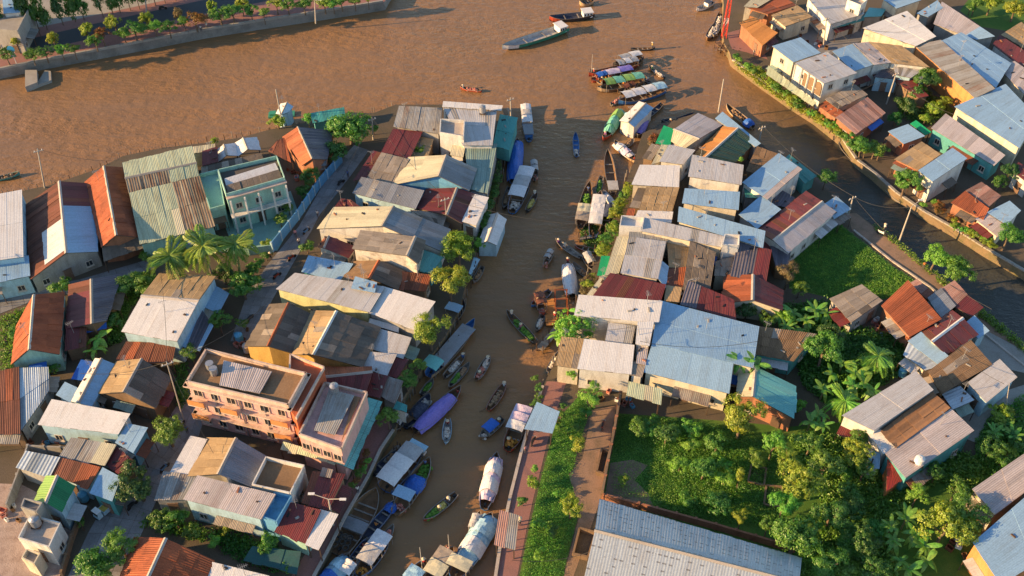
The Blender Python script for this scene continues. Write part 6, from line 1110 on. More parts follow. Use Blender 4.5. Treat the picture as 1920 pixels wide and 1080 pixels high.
# moored cluster off the block tip
boat((1198, 118), (1104, 140), 2.0, 'market boat with grey white awnings at the back of the moored cluster', 'hullred', 'wood', .9, 'hullred', canopy=(-.9, -.1, ['tarpgrey', 'tarpwhite'], 1.3, 3, .25), name=MK, load=[(.1, .75, 'g_mix', 'mixed goods on the grey awning market boat')], crew=[(.8, 0, 'stand', 'red', True, 'person in red on the bow of the grey awning market boat')], pole=.9)
boat((1205, 106), (1150, 122), 1.8, 'market boat with a pale metal canopy behind the moored cluster', 'blackhull', 'wood', .9, canopy=(-.8, .6, ['zincwhite', 'tarpgrey'], 1.3, 2, .2), name=MK)
boat((1190, 132), (1118, 150), 1.9, 'market boat under a purple awning in the moored cluster', 'hullred', 'wood', .9, canopy=(-.8, .5, ['tarppurple', 'tarplilac'], 1.1, 2, .3), name=MK, load=[(.5, .85, 'g_orange', 'orange produce on the purple awning boat')], crew=[(.7, .2, 'sit', 'pink', True, 'person in pink seated on the purple awning boat')])
boat((1206, 150), (1120, 168), 2.3, 'market boat with three green canopy panels', 'wood', 'wood', 1.0, 'hulltan', canopy=(-.95, .72, ['tarpgreen', 'lime', 'tarpgreen', 'lime'], 1.4, 4, .3), name=MK, crew=[(.85, 0, 'sit', 'white', True, 'person seated on the bow of the green canopy boat')])
boat((1247, 168), (1160, 192), 2.3, 'market boat with silver canopy panels beside the green one', 'hullblue', 'wood', 1.0, canopy=(-.95, .85, ['tarpcyan', 'zincwhite', 'tarpwhite', 'zincwhite'], 1.4, 4, .3), name=MK)
boat((1246, 146), (1216, 124), .9, 'small sampan drifting in the shade beside the moored cluster', 'wood', 'woodgrey', .5, load=[(-.7, .2, 'g_white', 'sacks in the small drifting sampan')], crew=[(.5, 0, 'sit', 'green', True, 'person in green in the small drifting sampan')])
boat((1206, 142), (1222, 160), .9, 'tiny sampan tucked against the green canopy boat', 'blackhull', 'wood', .5, crew=[(0, 0, 'sit', 'blue', True, 'person in blue in the tiny tucked sampan')])
boat((1165, 206), (1131, 262), 2.2, 'green tarpaulin boat beside the floating house', 'blackhull', 'wood', .9, 'hullred', tarp=(-.95, .55, ['tarpgreen', 'lime', 'tarpgreen'], 1.5), name=MK, crew=[(.8, 0, 'stand', 'purple', True, 'person in purple on the bow of the green tarpaulin boat')])
H('g', None, [(1163, 226), (1179, 229), (1189, 237), (1224, 203), (1210, 195), (1198, 191)], 1.3, 2.0, ('zincwhite', 'zincblue'), 'w_white', 'floating house with a white and blue gable roof moored at the block tip', name='floating_house', cat='houseboat', zb=-1.55, win=False)
boat((1212, 218), (1196, 257), 1.6, 'dark boat with a purple cover behind the floating house', 'blackhull', 'wood', .8, tarp=(-.8, .7, 'tarppurple', .9), name=MK)
boat((1242, 194), (1208, 224), 1.2, 'black empty longboat beside the floating house', 'blackhull', 'tarpdark', .7)
boat((1302, 214), (1232, 240), 1.6, 'black longboat lying at the block tip', 'blackhull', 'tarpdark', .8, crew=[(.35, .3, 'stand', 'orange', True, 'person in orange unloading the black longboat at the tip')])
boat((1290, 222), (1240, 228), 1.3, 'second black hull beside the longboat at the tip', 'blackhull', 'tarpdark', .7, load=[(-.4, .4, 'g_brown', 'brushwood in the second black hull')])
boat((1412, 238), (1362, 198), 1.9, 'tan boat with a bright blue tarpaulin on the narrow canal', 'hulltan', 'wood', .8, tarp=(-.95, -.45, 'tarpblue', 1.3), name=MK, load=[(-.3, .6, 'g_brown', 'brown sacks on the tan canal boat')])
boat((1196, 302), (1152, 266), 1.9, 'white decked boat moored below the brown shack', 'hulltan', 'wood', .8, tarp=(-.5, .9, ['tarpwhite', 'tarplilac', 'tarpwhite'], .6), name=MK, crew=[(-.75, 0, 'sit', 'red', False, 'person in red at the stern of the white decked boat')])
# channel, west side
boat((992, 262), (984, 196), 1.9, 'blue and white motor boat at the teal awning', 'hullblue', 'tarpgrey', .9, canopy=(-.3, .7, ['tarpwhite', 'tarpgrey'], 1.2, 3, .2), cabin=(-.9, -.4, 'hullblue', 1.2, 'zincdark'), name='motor_boat')
boat((1081, 292), (1079, 250), 1.2, 'small blue sampan alone in the shaded channel', 'hullblue', 'hullblue', .6, load=[(-.9, -.4, 'g_white', 'pale bundle in the small blue sampan')])
boat((962, 340), (970, 264), 2.5, 'large boat under a bright blue tarpaulin', 'hullblue', 'wood', 1.0, tarp=(-.98, .95, 'tarpblue', 1.5), name=MK)
boat((960, 396), (990, 322), 2.7, 'market boat with a long white canopy below the blue tarpaulin boat', 'hullblue', 'wood', 1.0, canopy=(-.55, .92, ['tarpwhite', 'tarpgrey'], 1.4, 3, .2), name=MK, load=[(-.85, -.5, 'g_white', 'bundles on the stern of the long white canopy boat')])
boat((988, 396), (1006, 362), 1.1, 'sampan with a heap of yellow produce in the channel', 'blackhull', 'wood', .6, load=[(-.5, .3, 'g_yellow', 'yellow produce heap in the channel sampan')], crew=[(.6, 0, 'stand', 'white', True, 'person with a pale hat on the yellow produce sampan')])
H('g', None, [(897, 458), (914, 451), (931, 459), (948, 412), (932, 401), (917, 404)], 1.2, 2.1, 'zincwhite', 'w_lightblue', 'white roofed houseboat with pale blue walls moored by the yellow tree', name='houseboat', zb=-1.55, win=False)
boat((874, 520), (894, 486), 1.5, 'short pale blue boat below the houseboat', 'tarpcyan', 'tarpcyan', .8, canopy=(-.9, .8, 'tarpcyan', .7, 1, .1))
boat((840, 606), (868, 564), 2.3, 'dark boat with a small light blue roof under the golden trees', 'blackhull', 'tarpdark', 1.0, canopy=(-.5, .15, 'zincblue', 1.5, 1, .05), name=MK)
boat((803, 703), (890, 602), 2.5, 'long tour boat with a blue deck, red rails and teal stern', 'hulltan', 'hullblue', 1.0, 'lime', canopy=(-.98, -.62, 'tealpale', 1.5, 1, .25), name='tour_boat', tarp=None, crew=[(.35, .3, 'sit', 'purple', False, 'person in purple seated on the long tour boat')], load=[(-.55, -.4, 'g_orange', 'orange fruit on the long tour boat deck')],
  cabin=(-.6, .72, 'hullred', .5, 'zincdark'))
boat((834, 706), (872, 664), 1.2, 'narrow sampan alongside the tour boat', 'woodgrey', 'wood', .6, load=[(-.5, .3, 'g_white', 'white sacks in the narrow sampan by the tour boat')], crew=[(.75, 0, 'sit', 'blue', True, 'person in blue in the narrow sampan by the tour boat')])
boat((845, 722), (880, 682), 1.2, 'dark empty sampan second from the tour boat', 'blackhull', 'woodgrey', .6, load=[(.0, .6, 'g_brown', 'ropes in the dark empty sampan')])
boat((893, 712), (918, 668), 1.3, 'sampan loaded with mixed produce in mid channel', 'wood', 'wood', .6, load=[(-.8, .0, 'g_mix', 'mixed produce in the mid channel sampan'), (.1, .6, 'g_white', 'pale baskets in the mid channel sampan')], crew=[(-.55, 0, 'sit', 'green', True, 'person in green in the produce sampan'), (.7, 0, 'sit', 'white', True, 'person in white at the bow of the produce sampan')], oar=True)
boat((916, 768), (948, 718), 1.3, 'dark brown sampan with a person in a pale hat at its end', 'hullred', 'wood', .6, 'hullblue', load=[(-.7, .4, 'g_brown', 'brown goods in the dark brown sampan')], crew=[(.8, 0, 'sit', 'white', True, 'person in a pale hat on the dark brown sampan')], oar=True)
boat((840, 786), (836, 832), 1.3, 'pale blue sampan with a person in magenta', 'tarpcyan', 'tarpgrey', .6, load=[(-.2, .5, 'g_white', 'white crates in the pale blue sampan')], crew=[(-.7, 0, 'sit', 'red', True, 'person in magenta red on the pale blue sampan')])
boat((943, 784), (900, 822), 1.5, 'sampan with a small blue canopy in mid channel', 'wood', 'woodgrey', .6, canopy=(-.35, .55, 'tarpblue', .9, 1, .15), crew=[(-.7, 0, 'sit', 'orange', True, 'person in orange beside the small blue canopy')], load=[(.6, .85, 'g_white', 'white goods at the bow of the blue canopy sampan')])
boat((778, 808), (864, 728), 2.2, 'boat covered by a long purple tarpaulin', 'wood', 'wood', 1.0, 'hullred', tarp=(-.95, .62, 'tarppurple', 1.4), name=MK, crew=[(.85, 0, 'sit', 'red', False, 'person in red at the bow of the purple tarpaulin boat')])
boat((760, 800), (806, 742), 2.0, 'black hulled boat wedged behind the purple tarpaulin boat', 'blackhull', 'tarpdark', .9, tarp=(-.4, .5, 'tarpdark', .8), name=MK, load=[(.55, .8, 'g_white', 'white bundle on the black hulled boat')])
boat((700, 888), (748, 846), 1.6, 'black hull moored beside the white roofed boat', 'blackhull', 'tarpdark', .8)
boat((722, 916), (790, 836), 2.8, 'long white roofed ferry boat by the red quay', 'hullblue', 'wood', 1.1, canopy=(-.96, .7, ['zincwhite', 'zincwhite', 'tarpgrey'], 1.5, 3, .18), cabin=(.72, .92, 'whitepaint', 1.2, 'tarpcyan'), name='ferry_boat', blunt=.8)
boat((742, 962), (806, 862), 2.5, 'wooden boat with a pale cabin roof and blue striped cover', 'wood', 'wood', 1.0, canopy=(-.68, -.3, 'zincblue', 1.4, 1, .1), tarp=(-.2, .35, 'tarpblue', 1.0), name=MK, load=[(.4, .85, 'g_green', 'green produce on the wooden boat bow'), (-.85, -.7, 'g_mix', 'bright bundles at the wooden boat stern')], crew=[(.8, .2, 'stand', 'blue', False, 'person in dark blue on the bow of the produce boat')], oar=True)
boat((632, 1036), (706, 918), 3.4, 'large grey wooden barge with plank hatches moored at the red quay', 'woodgrey', 'wood', 1.2, name='wooden_barge', cat='barge', blunt=.8, benches=6, canopy=(-.35, .0, 'zincdark', .35, 1, .05), bow=.4)
boat((680, 1012), (740, 942), 1.5, 'slim dark blue boat beside the wooden barge', 'hullblue', 'tarpdark', .8, tarp=(.5, .95, 'tarpblue', .7), crew=[(-.2, 0, 'sit', 'orange', False, 'person in orange lying in the slim dark blue boat')])
boat((672, 1078), (728, 1004), 2.2, 'blue boat with a long grey roof near the lower edge', 'hullblue', 'wood', 1.0, canopy=(-.6, .85, ['tarpgrey', 'tarpwhite'], 1.3, 2, .15), name='motor_boat', load=[(-.9, -.65, 'g_orange', 'orange goods at the stern of the grey roofed blue boat')])
boat((655, 1060), (690, 1012), 1.3, 'narrow boat with a person in red between barge and grey roofed boat', 'hullblue', 'tarpdark', .7, crew=[(.5, 0, 'sit', 'red', False, 'person in red in the narrow boat by the barge')])
boat((598, 1105), (655, 1042), 2.4, 'blue tarpaulin boat cut by the lower edge at the quay', 'hullblue', 'wood', 1.0, tarp=(-.9, .9, ['tarpcyan', 'tarpblue', 'tarpcyan'], 1.2), name=MK)
boat((856, 926), (794, 976), 1.3, 'heavily loaded produce sampan heading down the channel', 'wood', 'wood', .6, 'hullred', load=[(-.3, .2, 'g_yellow', 'yellow produce in the heavily loaded sampan'), (.25, .8, 'g_green', 'green produce in the heavily loaded sampan')], crew=[(-.55, 0, 'sit', 'white', True, 'person in a conical hat in the heavily loaded sampan'), (.05, .15, 'sit', 'yellow', True, 'person in yellow amid the loaded sampan')])
# channel, east side
boat((1150, 362), (1139, 284), 1.9, 'long bare wooden boat against the channel wall', 'woodgrey', 'wood', .9, cabin=(-.95, -.6, 'woodgrey', .9, 'tarpgrey'), name='cargo_boat')
boat((1157, 394), (1131, 360), 1.6, 'small boat wrapped in white canvas by the climbing shrubs', 'whitepaint', 'tarpgrey', .8, tarp=(-.9, .8, 'tarpwhite', .6))
boat((1088, 426), (1106, 344), 2.1, 'boat with a tan deck roof and dark load in the channel', 'blackhull', 'wood', .9, canopy=(-.85, -.15, ['fibro', 'creamroof'], .9, 2, .1), name=MK, load=[(.15, .5, 'g_green', 'dark green load on the tan roofed boat')], crew=[(.65, 0, 'stand', 'blue', False, 'person in blue on the tan roofed boat')])
boat((1112, 444), (1126, 362), 2.2, 'boat with a long white flat roof beside the tan roofed one', 'hullblue', 'wood', .9, canopy=(-.6, .7, ['zincwhite', 'tarpwhite'], 1.0, 3, .1), name=MK)
boat((1090, 484), (1042, 450), 1.2, 'sampan with two people near the channel wall', 'wood', 'woodgrey', .6, crew=[(.75, 0, 'sit', 'purple', True, 'person in purple in the two person sampan'), (.25, 0, 'sit', 'white', True, 'person in white in the two person sampan')])
boat((1128, 472), (1078, 462), 1.0, 'empty brown sampan by the channel weeds', 'hullred', 'wood', .5)
boat((1073, 556), (1064, 492), 2.1, 'boat under a crumpled white tarpaulin at the jetty', 'wood', 'wood', .9, tarp=(-.9, .9, 'tarpwhite', 1.1), name=MK, crew=[(.97, 0, 'stand', 'red', True, 'person with a hat at the white tarpaulin boat')])
boat((1108, 524), (1074, 494), 1.1, 'dark sampan beside the white tarpaulin boat', 'blackhull', 'woodgrey', .6, load=[(-.4, .2, 'g_brown', 'brown load in the dark sampan at the jetty')])
boat((1032, 545), (996, 574), 1.3, 'dark blue sampan tied to the orange jetty', 'hullblue', 'wood', .6, crew=[(-.2, 0, 'sit', 'blue', True, 'person in blue in the sampan tied to the jetty'), (.3, .1, 'sit', 'pink', True, 'person in pink in the sampan tied to the jetty')])
boat((1004, 642), (950, 584), 1.4, 'sampan piled with green vegetables approaching the jetty', 'blackhull', 'wood', .6, load=[(-.75, -.1, 'g_green', 'green vegetables in the approaching sampan'), (.1, .4, 'g_green', 'herbs in the approaching sampan')], crew=[(.65, 0, 'stand', 'white', True, 'person in white standing in the vegetable sampan'), (-.02, 0, 'sit', 'pink', True, 'person in pink seated among the vegetables')], oar=True)
boat((908, 952), (932, 852), 2.1, 'boat wrapped in lilac and white tarpaulin at the east quay', 'hullblue', 'wood', 1.0, 'hulltan', tarp=(-.75, .85, ['tarplilac', 'tarpwhite', 'tarpwhite'], 1.3), name=MK)
boat((952, 842), (984, 772), 2.3, 'red stall boat with a pale lilac canopy at the east quay', 'hullred', 'wood', 1.0, 'hullred', canopy=(-.3, .95, ['tarpwhite', 'tarplilac', 'tarplilac'], 1.5, 3, .15), name=MK, load=[(-.8, -.4, 'g_orange', 'orange goods on the red stall boat')], crew=[(-.6, .4, 'sit', 'orange', True, 'person in orange on the red stall boat')])
boat((852, 1082), (922, 966), 2.8, 'large boat wrapped in blue and white tarpaulins', 'hullblue', 'wood', 1.1, tarp=(-.55, .95, ['tarpcyan', 'tarpwhite', 'tarpcyan'], 1.5), canopy=(-.9, -.55, 'creamroof', 1.4, 1, .1), name=MK)
boat((800, 1100), (850, 1030), 2.4, 'tan decked boat with a tall mast at the lower edge', 'hulltan', 'wood', 1.0, canopy=(-.6, .7, ['creamroof', 'fibro'], 1.2, 2, .1), name=MK, pole=.72, crew=[(.85, .5, 'stand', 'pink', False, 'person beside the tall mast of the tan decked boat')])
boat((765, 1098), (800, 1052), 2.0, 'small boat with a mast and blue bundle at the lower edge', 'hullblue', 'wood', .9, canopy=(-.8, .2, 'tarpcyan', .9, 1, .1), name=MK, pole=.5, crew=[(.75, .1, 'stand', 'red', True, 'person in red on the small boat at the lower edge')])
for i, (a, b, l) in enumerate((((1608, 308), (1572, 268), 'first dark sampan drawn up along the canal kerb'), ((1655, 345), (1622, 320), 'second dark sampan lying along the canal kerb'), ((1690, 380), (1654, 346), 'curved grey sampan in front of the round canal tree'), ((1708, 390), (1664, 352), 'outer curved sampan in front of the round canal tree'))): boat(a, b, 1.0, l, 'blackhull' if i < 2 else 'woodgrey', 'woodgrey', .5)
for a, b, l, m in (((1352, 24), (1338, 70), 'moored grey boat with goods beside the lattice mast', 'woodgrey'), ((1342, 46), (1326, 74), 'smaller moored boat with white bundles beside the mast pier', 'wood')): boat(a, b, 1.7, l, m, 'wood', .8, load=[(-.7, .7, 'g_white', 'goods on the ' + l)])
for i, (a, b, m, cg) in enumerate((((748, 838), (722, 868), 'wood', 'g_brown'), ((770, 770), (752, 800), 'blackhull', 'g_white'), ((868, 690), (842, 728), 'wood', 'g_green'), ((1018, 590), (1006, 622), 'blackhull', 'g_white'), ((1108, 130), (1128, 160), 'wood', 'g_mix'), ((1210, 176), (1238, 160), 'wood', 'g_brown'), ((1146, 196), (1166, 182), 'woodgrey', 'g_mix'), ((1160, 150), (1190, 168), 'wood', 'g_orange'), ((905, 500), (888, 530), 'woodgrey', 'g_brown'), ((955, 350), (944, 392), 'blackhull', 'g_brown'), ((1172, 276), (1188, 262), 'blackhull', 'g_brown'), ((1050, 660), (1026, 700), 'hullblue', 'g_white'), ((708, 1030), (738, 985), 'woodgrey', 'g_mix'), ((1128, 330), (1120, 368), 'wood', 'g_green'), ((790, 740), (812, 712), 'woodgrey', 'g_green'))):
    L3 = ('brown sampan beside the white roofed ferry boat', 'black sampan under the landing stage by the leafy quay tree', 'produce sampan third from the tour boat', 'black sampan just below the orange jetty', 'sampan at the front of the moored cluster', 'sampan behind the silver canopy boat', 'grey sampan between the green canopy boat and the green tarpaulin boat', 'fruit sampan wedged between awning boats of the cluster', 'grey sampan below the houseboat', 'black sampan hidden behind the long white canopy boat', 'black skiff by the white decked boat', 'blue skiff under the tan striped roof', 'grey sampan beside the slim dark blue boat', 'produce sampan beside the tan roofed boat', 'grey sampan above the purple tarpaulin boat')[i]
    boat(a, b, 1.1, L3, m, 'woodgrey', .55, load=[(-.5, .5, cg, 'load of the ' + L3)])
for a, b, w_, hm, cm, l in (((735, 806), (764, 772), 1.7, 'wood', 'tarpgrey', 'small grey covered boat at the landing stage'), ((688, 1056), (716, 1016), 1.4, 'hullblue', 'tarpcyan', 'small pale covered boat between the blue boats'), ((640, 1088), (668, 1052), 1.6, 'hullblue', 'tarpwhite', 'white covered boat at the lower quay edge'), ((1008, 548), (1020, 590), 1.6, 'hullred', 'rust', 'red boat with a rust coloured cover at the orange jetty'), ((1114, 506), (1094, 474), 1.4, 'blackhull', 'tarpgrey', 'grey covered boat behind the brown sampan'), ((1132, 424), (1146, 384), 1.4, 'wood', 'tarpdark', 'dark covered boat under the climbing shrubs'), ((884, 1006), (900, 962), 1.3, 'wood', 'tarpgrey', 'small grey covered boat beside the blue and white wrapped boat'), ((1168, 246), (1182, 214), 1.5, 'blackhull', 'tarpcyan', 'pale covered boat squeezed behind the green tarpaulin boat'), ((1000, 300), (1004, 338), 1.2, 'woodgrey', 'tarpgrey', 'grey covered sampan beside the blue tarpaulin boat'), ((1110, 150), (1150, 140), 1.6, 'hullred', 'tarpblue', 'blue covered boat inside the moored cluster'), ((1160, 172), (1196, 160), 1.5, 'wood', 'rust', 'rust covered boat between the green and silver canopies'), ((1036, 470), (1020, 500), 1.0, 'wood', 'tarpgrey', 'tiny covered sampan in the shaded channel')):
    boat(a, b, w_, l, hm, 'wood', .8, canopy=(-.6, .5, cm, .95, 2, .3), name=MK, load=[(.55, .85, 'g_mix', 'goods on the bow of the ' + l)])
# ------------------------------------------------------------------ poles, lamps, walls, jetties and small things
def pole(base, top, label, name='utility_pole', lamp=None, z=0.0, arm=True, r=.16, mat='pole'):
    b = at(*base, z); s = at(base[0], base[1], z); lo, hi = 2.0, 25.0
    for _ in range(30):                       # height whose top shows at the photo's row
        m = (lo + hi) / 2; k = at(base[0] + (top[0] - base[0]), top[1], z + m)
        if k.y > b.y: lo = m
        else: hi = m
    h = (lo + hi) / 2; t = at(top[0], top[1], z + h); t = Vector((max(-1.5, min(1.5, t.x - b.x)), 0, h))
    root = empty(name, b, label, 'street lamp' if lamp else 'pole')
    MB().tube((0, 0, 0), t, r, r * .6, 8).build('shaft', mat, root)
    if arm and not lamp:
        MB().box((t.x, 0, h - .5), (1.6, .12, .12), .5).build('crossarm', 'pole', root)
        for s_ in (-.6, 0, .6): MB().cyl((t.x + s_ * math.cos(.5), s_ * math.sin(.5), h - .44), .06, .22, 6).build('insulator', 'whitepaint', root)
    if lamp:
        for dx, dy in lamp:
            e = t + Vector((dx, dy, .35)); a = MB().tube(t, e, .06, .05, 6).build('lamp_arm', 'pole', root)
            MB().box((e.x + dx * .12, e.y + dy * .12, e.z - .02), (.8 if abs(dx) > abs(dy) else .3, .3 if abs(dx) > abs(dy) else .8, .14)).build('lamp_head', 'whitepaint', a)
    return root, b + t
W1, p1 = pole((84, 352), (70, 279), 'slender river bank pole beside the rust brown house')
pole((531, 240), (517, 168), 'tall wooden pole beside the tiny white river hut', arm=False)
W2, p2 = pole((1347, 210), (1357, 148), 'bamboo coloured mooring pole at the block tip', arm=False)
W3, p3 = pole((1422, 268), (1430, 236), 'short mooring pole at the narrow blue grey roof', arm=True)
W4, p4 = pole((1544, 86), (1550, 33), 'concrete utility pole in the north lane')
W5, p5 = pole((1662, 195), (1681, 136), 'leaning utility pole above the garden of the north bank')
W6, p6 = pole((1590, 406), (1600, 368), 'utility pole at the start of the canal path')
pole((1686, 452), (1709, 388), 'tall curved street lamp over the narrow canal', 'street_lamp', lamp=[(1.6, 1.2)])
pole((625, 985), (616, 936), 'double armed street lamp on the red quay', 'street_lamp', lamp=[(-1.9, .5), (1.6, -.2)])
pole((20, 74), (16, 46), 'street lamp at the promenade corner beside the columnar trees', 'street_lamp', lamp=[(-1.2, 0)], z=.3)
pole((275, 25), (272, -10), 'street lamp behind the columnar trees on the road', 'street_lamp', lamp=[(1.2, 0)], z=.3)
pole((592, 44), (590, 2), 'white lamp post on the promenade wall', 'street_lamp', lamp=[(1.0, 0)], z=.3)
W7, p7 = pole((700, 262), (697, 220), 'concrete pole at the river end of the alley')
pole((958, 222), (957, 183), 'thin pole at the channel mouth', arm=True)
W8, p8 = pole((1200, 640), (1196, 610), 'roof aerial pole on the white warehouse group', arm=False, r=.06, z=4)
W9, p9 = pole((345, 790), (312, 678), 'leaning cable pole beside the round green tree', r=.1)
pole((1885, 772), (1883, 720), 'thin pole beside the silver roof with the slanting shadow', arm=False, r=.08)
pole((836, 405), (834, 370), 'white aerial on the maroon gable', arm=True, r=.06, z=3.5)
def cable(a, b, label, sag=1.2, r=.03):
    mb = MB(); P = [a.lerp(b, i / 10) - Vector((0, 0, sag * 4 * (i / 10) * (1 - i / 10))) for i in range(11)]; c = P[5].copy()
    for i in range(10): mb.tube(P[i], P[i + 1], r, r, 4)
    o = mb.build('power_cable', 'cable', None, c); o.location = c; tag(o, label, 'cable', 'overhead cables')
cable(p4, p5, 'cable from the north lane pole to the leaning pole'); cable(p5, at(1790, 215, 6), 'cable from the leaning pole towards the largest blue roof'); cable(p5, p3, 'cable from the leaning pole across the narrow canal')
cable(p6, at(1860, 580, 5), 'cable along the canal path', 2); cable(p9, at(500, 570, 6), 'cable from the leaning pole to the alley end'); cable(p7, at(560, 470, 5), 'cable following the alley'); cable(p9, at(300, 500, 6), 'cable from the leaning pole to the coconut palms')
cable(at(1200, 640, 7), at(1420, 640, 7), 'cable crossing the blue warehouse roof'); cable(at(960, 1050, 6), at(1120, 1030, 6), 'cable crossing the lawn strip')
def wall_run(name, label, pts, h, th, mat, z=0, seg=2.5, piece='wall_panel', cap=None):
    q = [at(*p, z) for p in pts]; c = q[len(q) // 2]; root = empty(name, c, label, 'wall')
    for a, b in zip(q, q[1:]):
        n = max(1, round((b - a).length / seg)); e = (b - a).normalized(); rz = math.atan2(e.y, e.x); L_ = (b - a).length / n
        me = MB().box((0, 0, h / 2), (L_ - .04, th, h)).mesh(piece, mat); mp = MB().box((0, 0, h / 2 + .05), (.28, th + .14, h + .1)).mesh('pillar', cap or mat)
        for i in range(n):
            place(piece, me, root, a.lerp(b, (i + .5) / n) - c, rz); place('pillar', mp, root, a.lerp(b, i / n) - c, rz)
    return root
wall_run('garden_wall', 'blue garden wall of the villa along the alley', [(512, 472), (560, 412), (600, 352), (642, 304)], 2.0, .18, 'w_blue', cap='w_lightblue')
wall_run('garden_wall', 'mint yard wall below the villa facing the palms', [(400, 470), (470, 478), (512, 472)], 1.5, .16, 'w_mint')
wall_run('garden_wall', 'dark brick wall between the dirt path and the walled garden', [(1162, 752), (1150, 820), (1138, 880), (1128, 936)], 2.0, .3, 'w_brown', cap='w_brick')
wall_run('garden_wall', 'low sunlit wall along the back of the huge shed', [(1130, 936), (1230, 962), (1340, 992), (1490, 1036)], 1.2, .25, 'w_brick')
wall_run('garden_wall', 'grey wall along the back alley at the picture edge', [(150, 855), (60, 850), (20, 960)], 1.8, .18, 'w_grey')
wall_run('garden_wall', 'crumbling wall between rubble yard and street', [(155, 970), (138, 1010), (118, 1082)], 1.0, .3, 'w_brown')
def frame_pit(px, label, h=.8):
    q = [at(*p, 0) for p in px]; c = sum(q, Vector()) / 4; root = empty('brick_planter', c, label, 'planter')
    for i in range(4):
        a, b = q[i], q[(i + 1) % 4]; e = (b - a).normalized(); n = max(1, round((b - a).length / 1.2)); me = MB().box((0, 0, h / 2), ((b - a).length / n - .03, .25, h)).mesh('brick_block', 'w_brown')
        for k in range(n): place('brick_block', me, root, a.lerp(b, (k + .5) / n) - c, math.atan2(e.y, e.x))
    MB().prism([v - c + Vector((0, 0, .01)) for v in ccw(q)], [v - c + Vector((0, 0, .06)) for v in ccw(q)]).build('soil', 'earth', root)
frame_pit([(1118, 890), (1132, 894), (1142, 852), (1128, 846)], 'narrow dark brick planter on the dirt path beside the garden wall')
frame_pit([(1074, 1044), (1102, 1050), (1116, 1004), (1086, 996)], 'large dark brick planter on the dirt path beside the huge shed')
frame_pit([(1402, 905), (1432, 912), (1436, 880), (1408, 874)], 'brick ruin foundation in the walled garden', .35); frame_pit([(1432, 948), (1465, 952), (1466, 915), (1436, 912)], 'second brick ruin beside the golden garden tree', .35)
def block(name, px, z0, z1, mat, label, cat, top=None):
    w = ccw([at(*p, z1) for p in px]); c = sum(w, Vector()) / len(w); c.z = z0
    root = empty(name, c, label, cat); MB().prism([Vector((p.x, p.y, z0)) - c for p in w], [p - c for p in w]).build('base_block', mat, root)
    return root, c, w
r_, c_, w_ = block('concrete_landing', [(47, 163), (70, 154), (69, 131), (47, 131)], -2.5, -.3, 'concrete', 'concrete river landing with two platforms below the promenade', 'landing')
w2 = ccw([at(*p, -.9) for p in [(52, 166), (96, 150), (95, 133), (84, 132), (71, 153)]]); MB().prism([Vector((p.x, p.y, -2.5)) - c_ for p in w2], [p - c_ for p in w2]).build('lower_platform', 'concrete', r_)
def lattice_mast():
    b = at(1357, 70, 0); root = empty('lattice_mast', b, 'red and white lattice mast on the quay at the top edge', 'mast'); H_ = 17.0
    for sx in (-1, 1):
        for sy in (-1, 1): MB().tube((sx * .45, sy * .45, 0), (sx * .2, sy * .2, H_), .07, .05, 5).build('leg', 'redpaint', root)
    for i in range(12):
        z0, z1 = H_ * i / 12, H_ * (i + 1) / 12; k0, k1 = .45 - .25 * i / 12, .45 - .25 * (i + 1) / 12; m = 'whitepaint' if i % 4 == 2 else 'redpaint'
        mb = MB()
        for a, b2 in (((-1, -1), (1, -1)), ((1, -1), (1, 1)), ((1, 1), (-1, 1)), ((-1, 1), (-1, -1))):
            mb.tube((a[0] * k0, a[1] * k0, z0), (b2[0] * k1, b2[1] * k1, z1), .05, .05, 4); mb.tube((a[0] * k1, a[1] * k1, z1), (b2[0] * k1, b2[1] * k1, z1), .05, .05, 4)
        mb.build('brace', m, root)
    MB().box((0, 0, H_ * .78), (.9, .12, 1.6)).build('navigation_board', 'redpaint', root)
lattice_mast()
def jetty(pts, w, z, mat, label, n=10):
    a, b = at(*pts[0], z), at(*pts[1], z); e = (b - a).normalized(); rz = math.atan2(e.y, e.x); root = empty('wooden_jetty', a, label, 'jetty'); L_ = (b - a).length
    me = MB().box((0, 0, 0), (L_ / n - .04, w, .1)).mesh('plank', mat)
    for i in range(n): place('plank', me, root, a.lerp(b, (i + .5) / n) - a, rz)
    for i in range(0, n + 1, 3):
        for s in (-1, 1):
            p = a.lerp(b, i / n) - a + Vector((-e.y, e.x, 0)) * s * w * .45; MB().cyl((p.x, p.y, -3 - z), .1, 3 + .1, 6).build('pile', 'darkwood', root)
jetty([(1345, 80), (1366, 96)], 1.4, -.4, 'wood', 'wooden pier at the foot of the lattice mast'); jetty([(1385, 98), (1348, 90)], 1.0, -.6, 'woodgrey', 'narrow plank walkway below the lattice mast')
jetty([(1030, 560), (1035, 610)], 1.8, -.9, 'orangefib', 'orange framed jetty deck beside the lime tree'); jetty([(1012, 655), (1050, 610)], 1.2, -.9, 'woodgrey', 'small landing jetty where the vegetable sampan arrives')
jetty([(1085, 448), (1128, 440)], .7, -1.0, 'woodgrey', 'gangplank between the white roofed boat and the bank'); jetty([(742, 838), (760, 848)], .9, -.6, 'woodgrey', 'gangplank from the red quay to the black hull'); jetty([(742, 770), (770, 790)], 1.6, -.8, 'wood', 'landing stage below the dark leafy quay tree')
# jetty frame
b = at(1040, 565, -.9); root = empty('timber_pergola', b, 'orange timber pergola standing on the channel jetty', 'pergola')
for i in range(4):
    for s in (0, 1.8): MB().box((s, -i * 2.0, .8), (.16, .16, 3.6)).build('post', 'rustorange', root)
    MB().box((.9, -i * 2.0, 2.5), (2.1, .12, .14)).build('beam', 'rustorange', root)
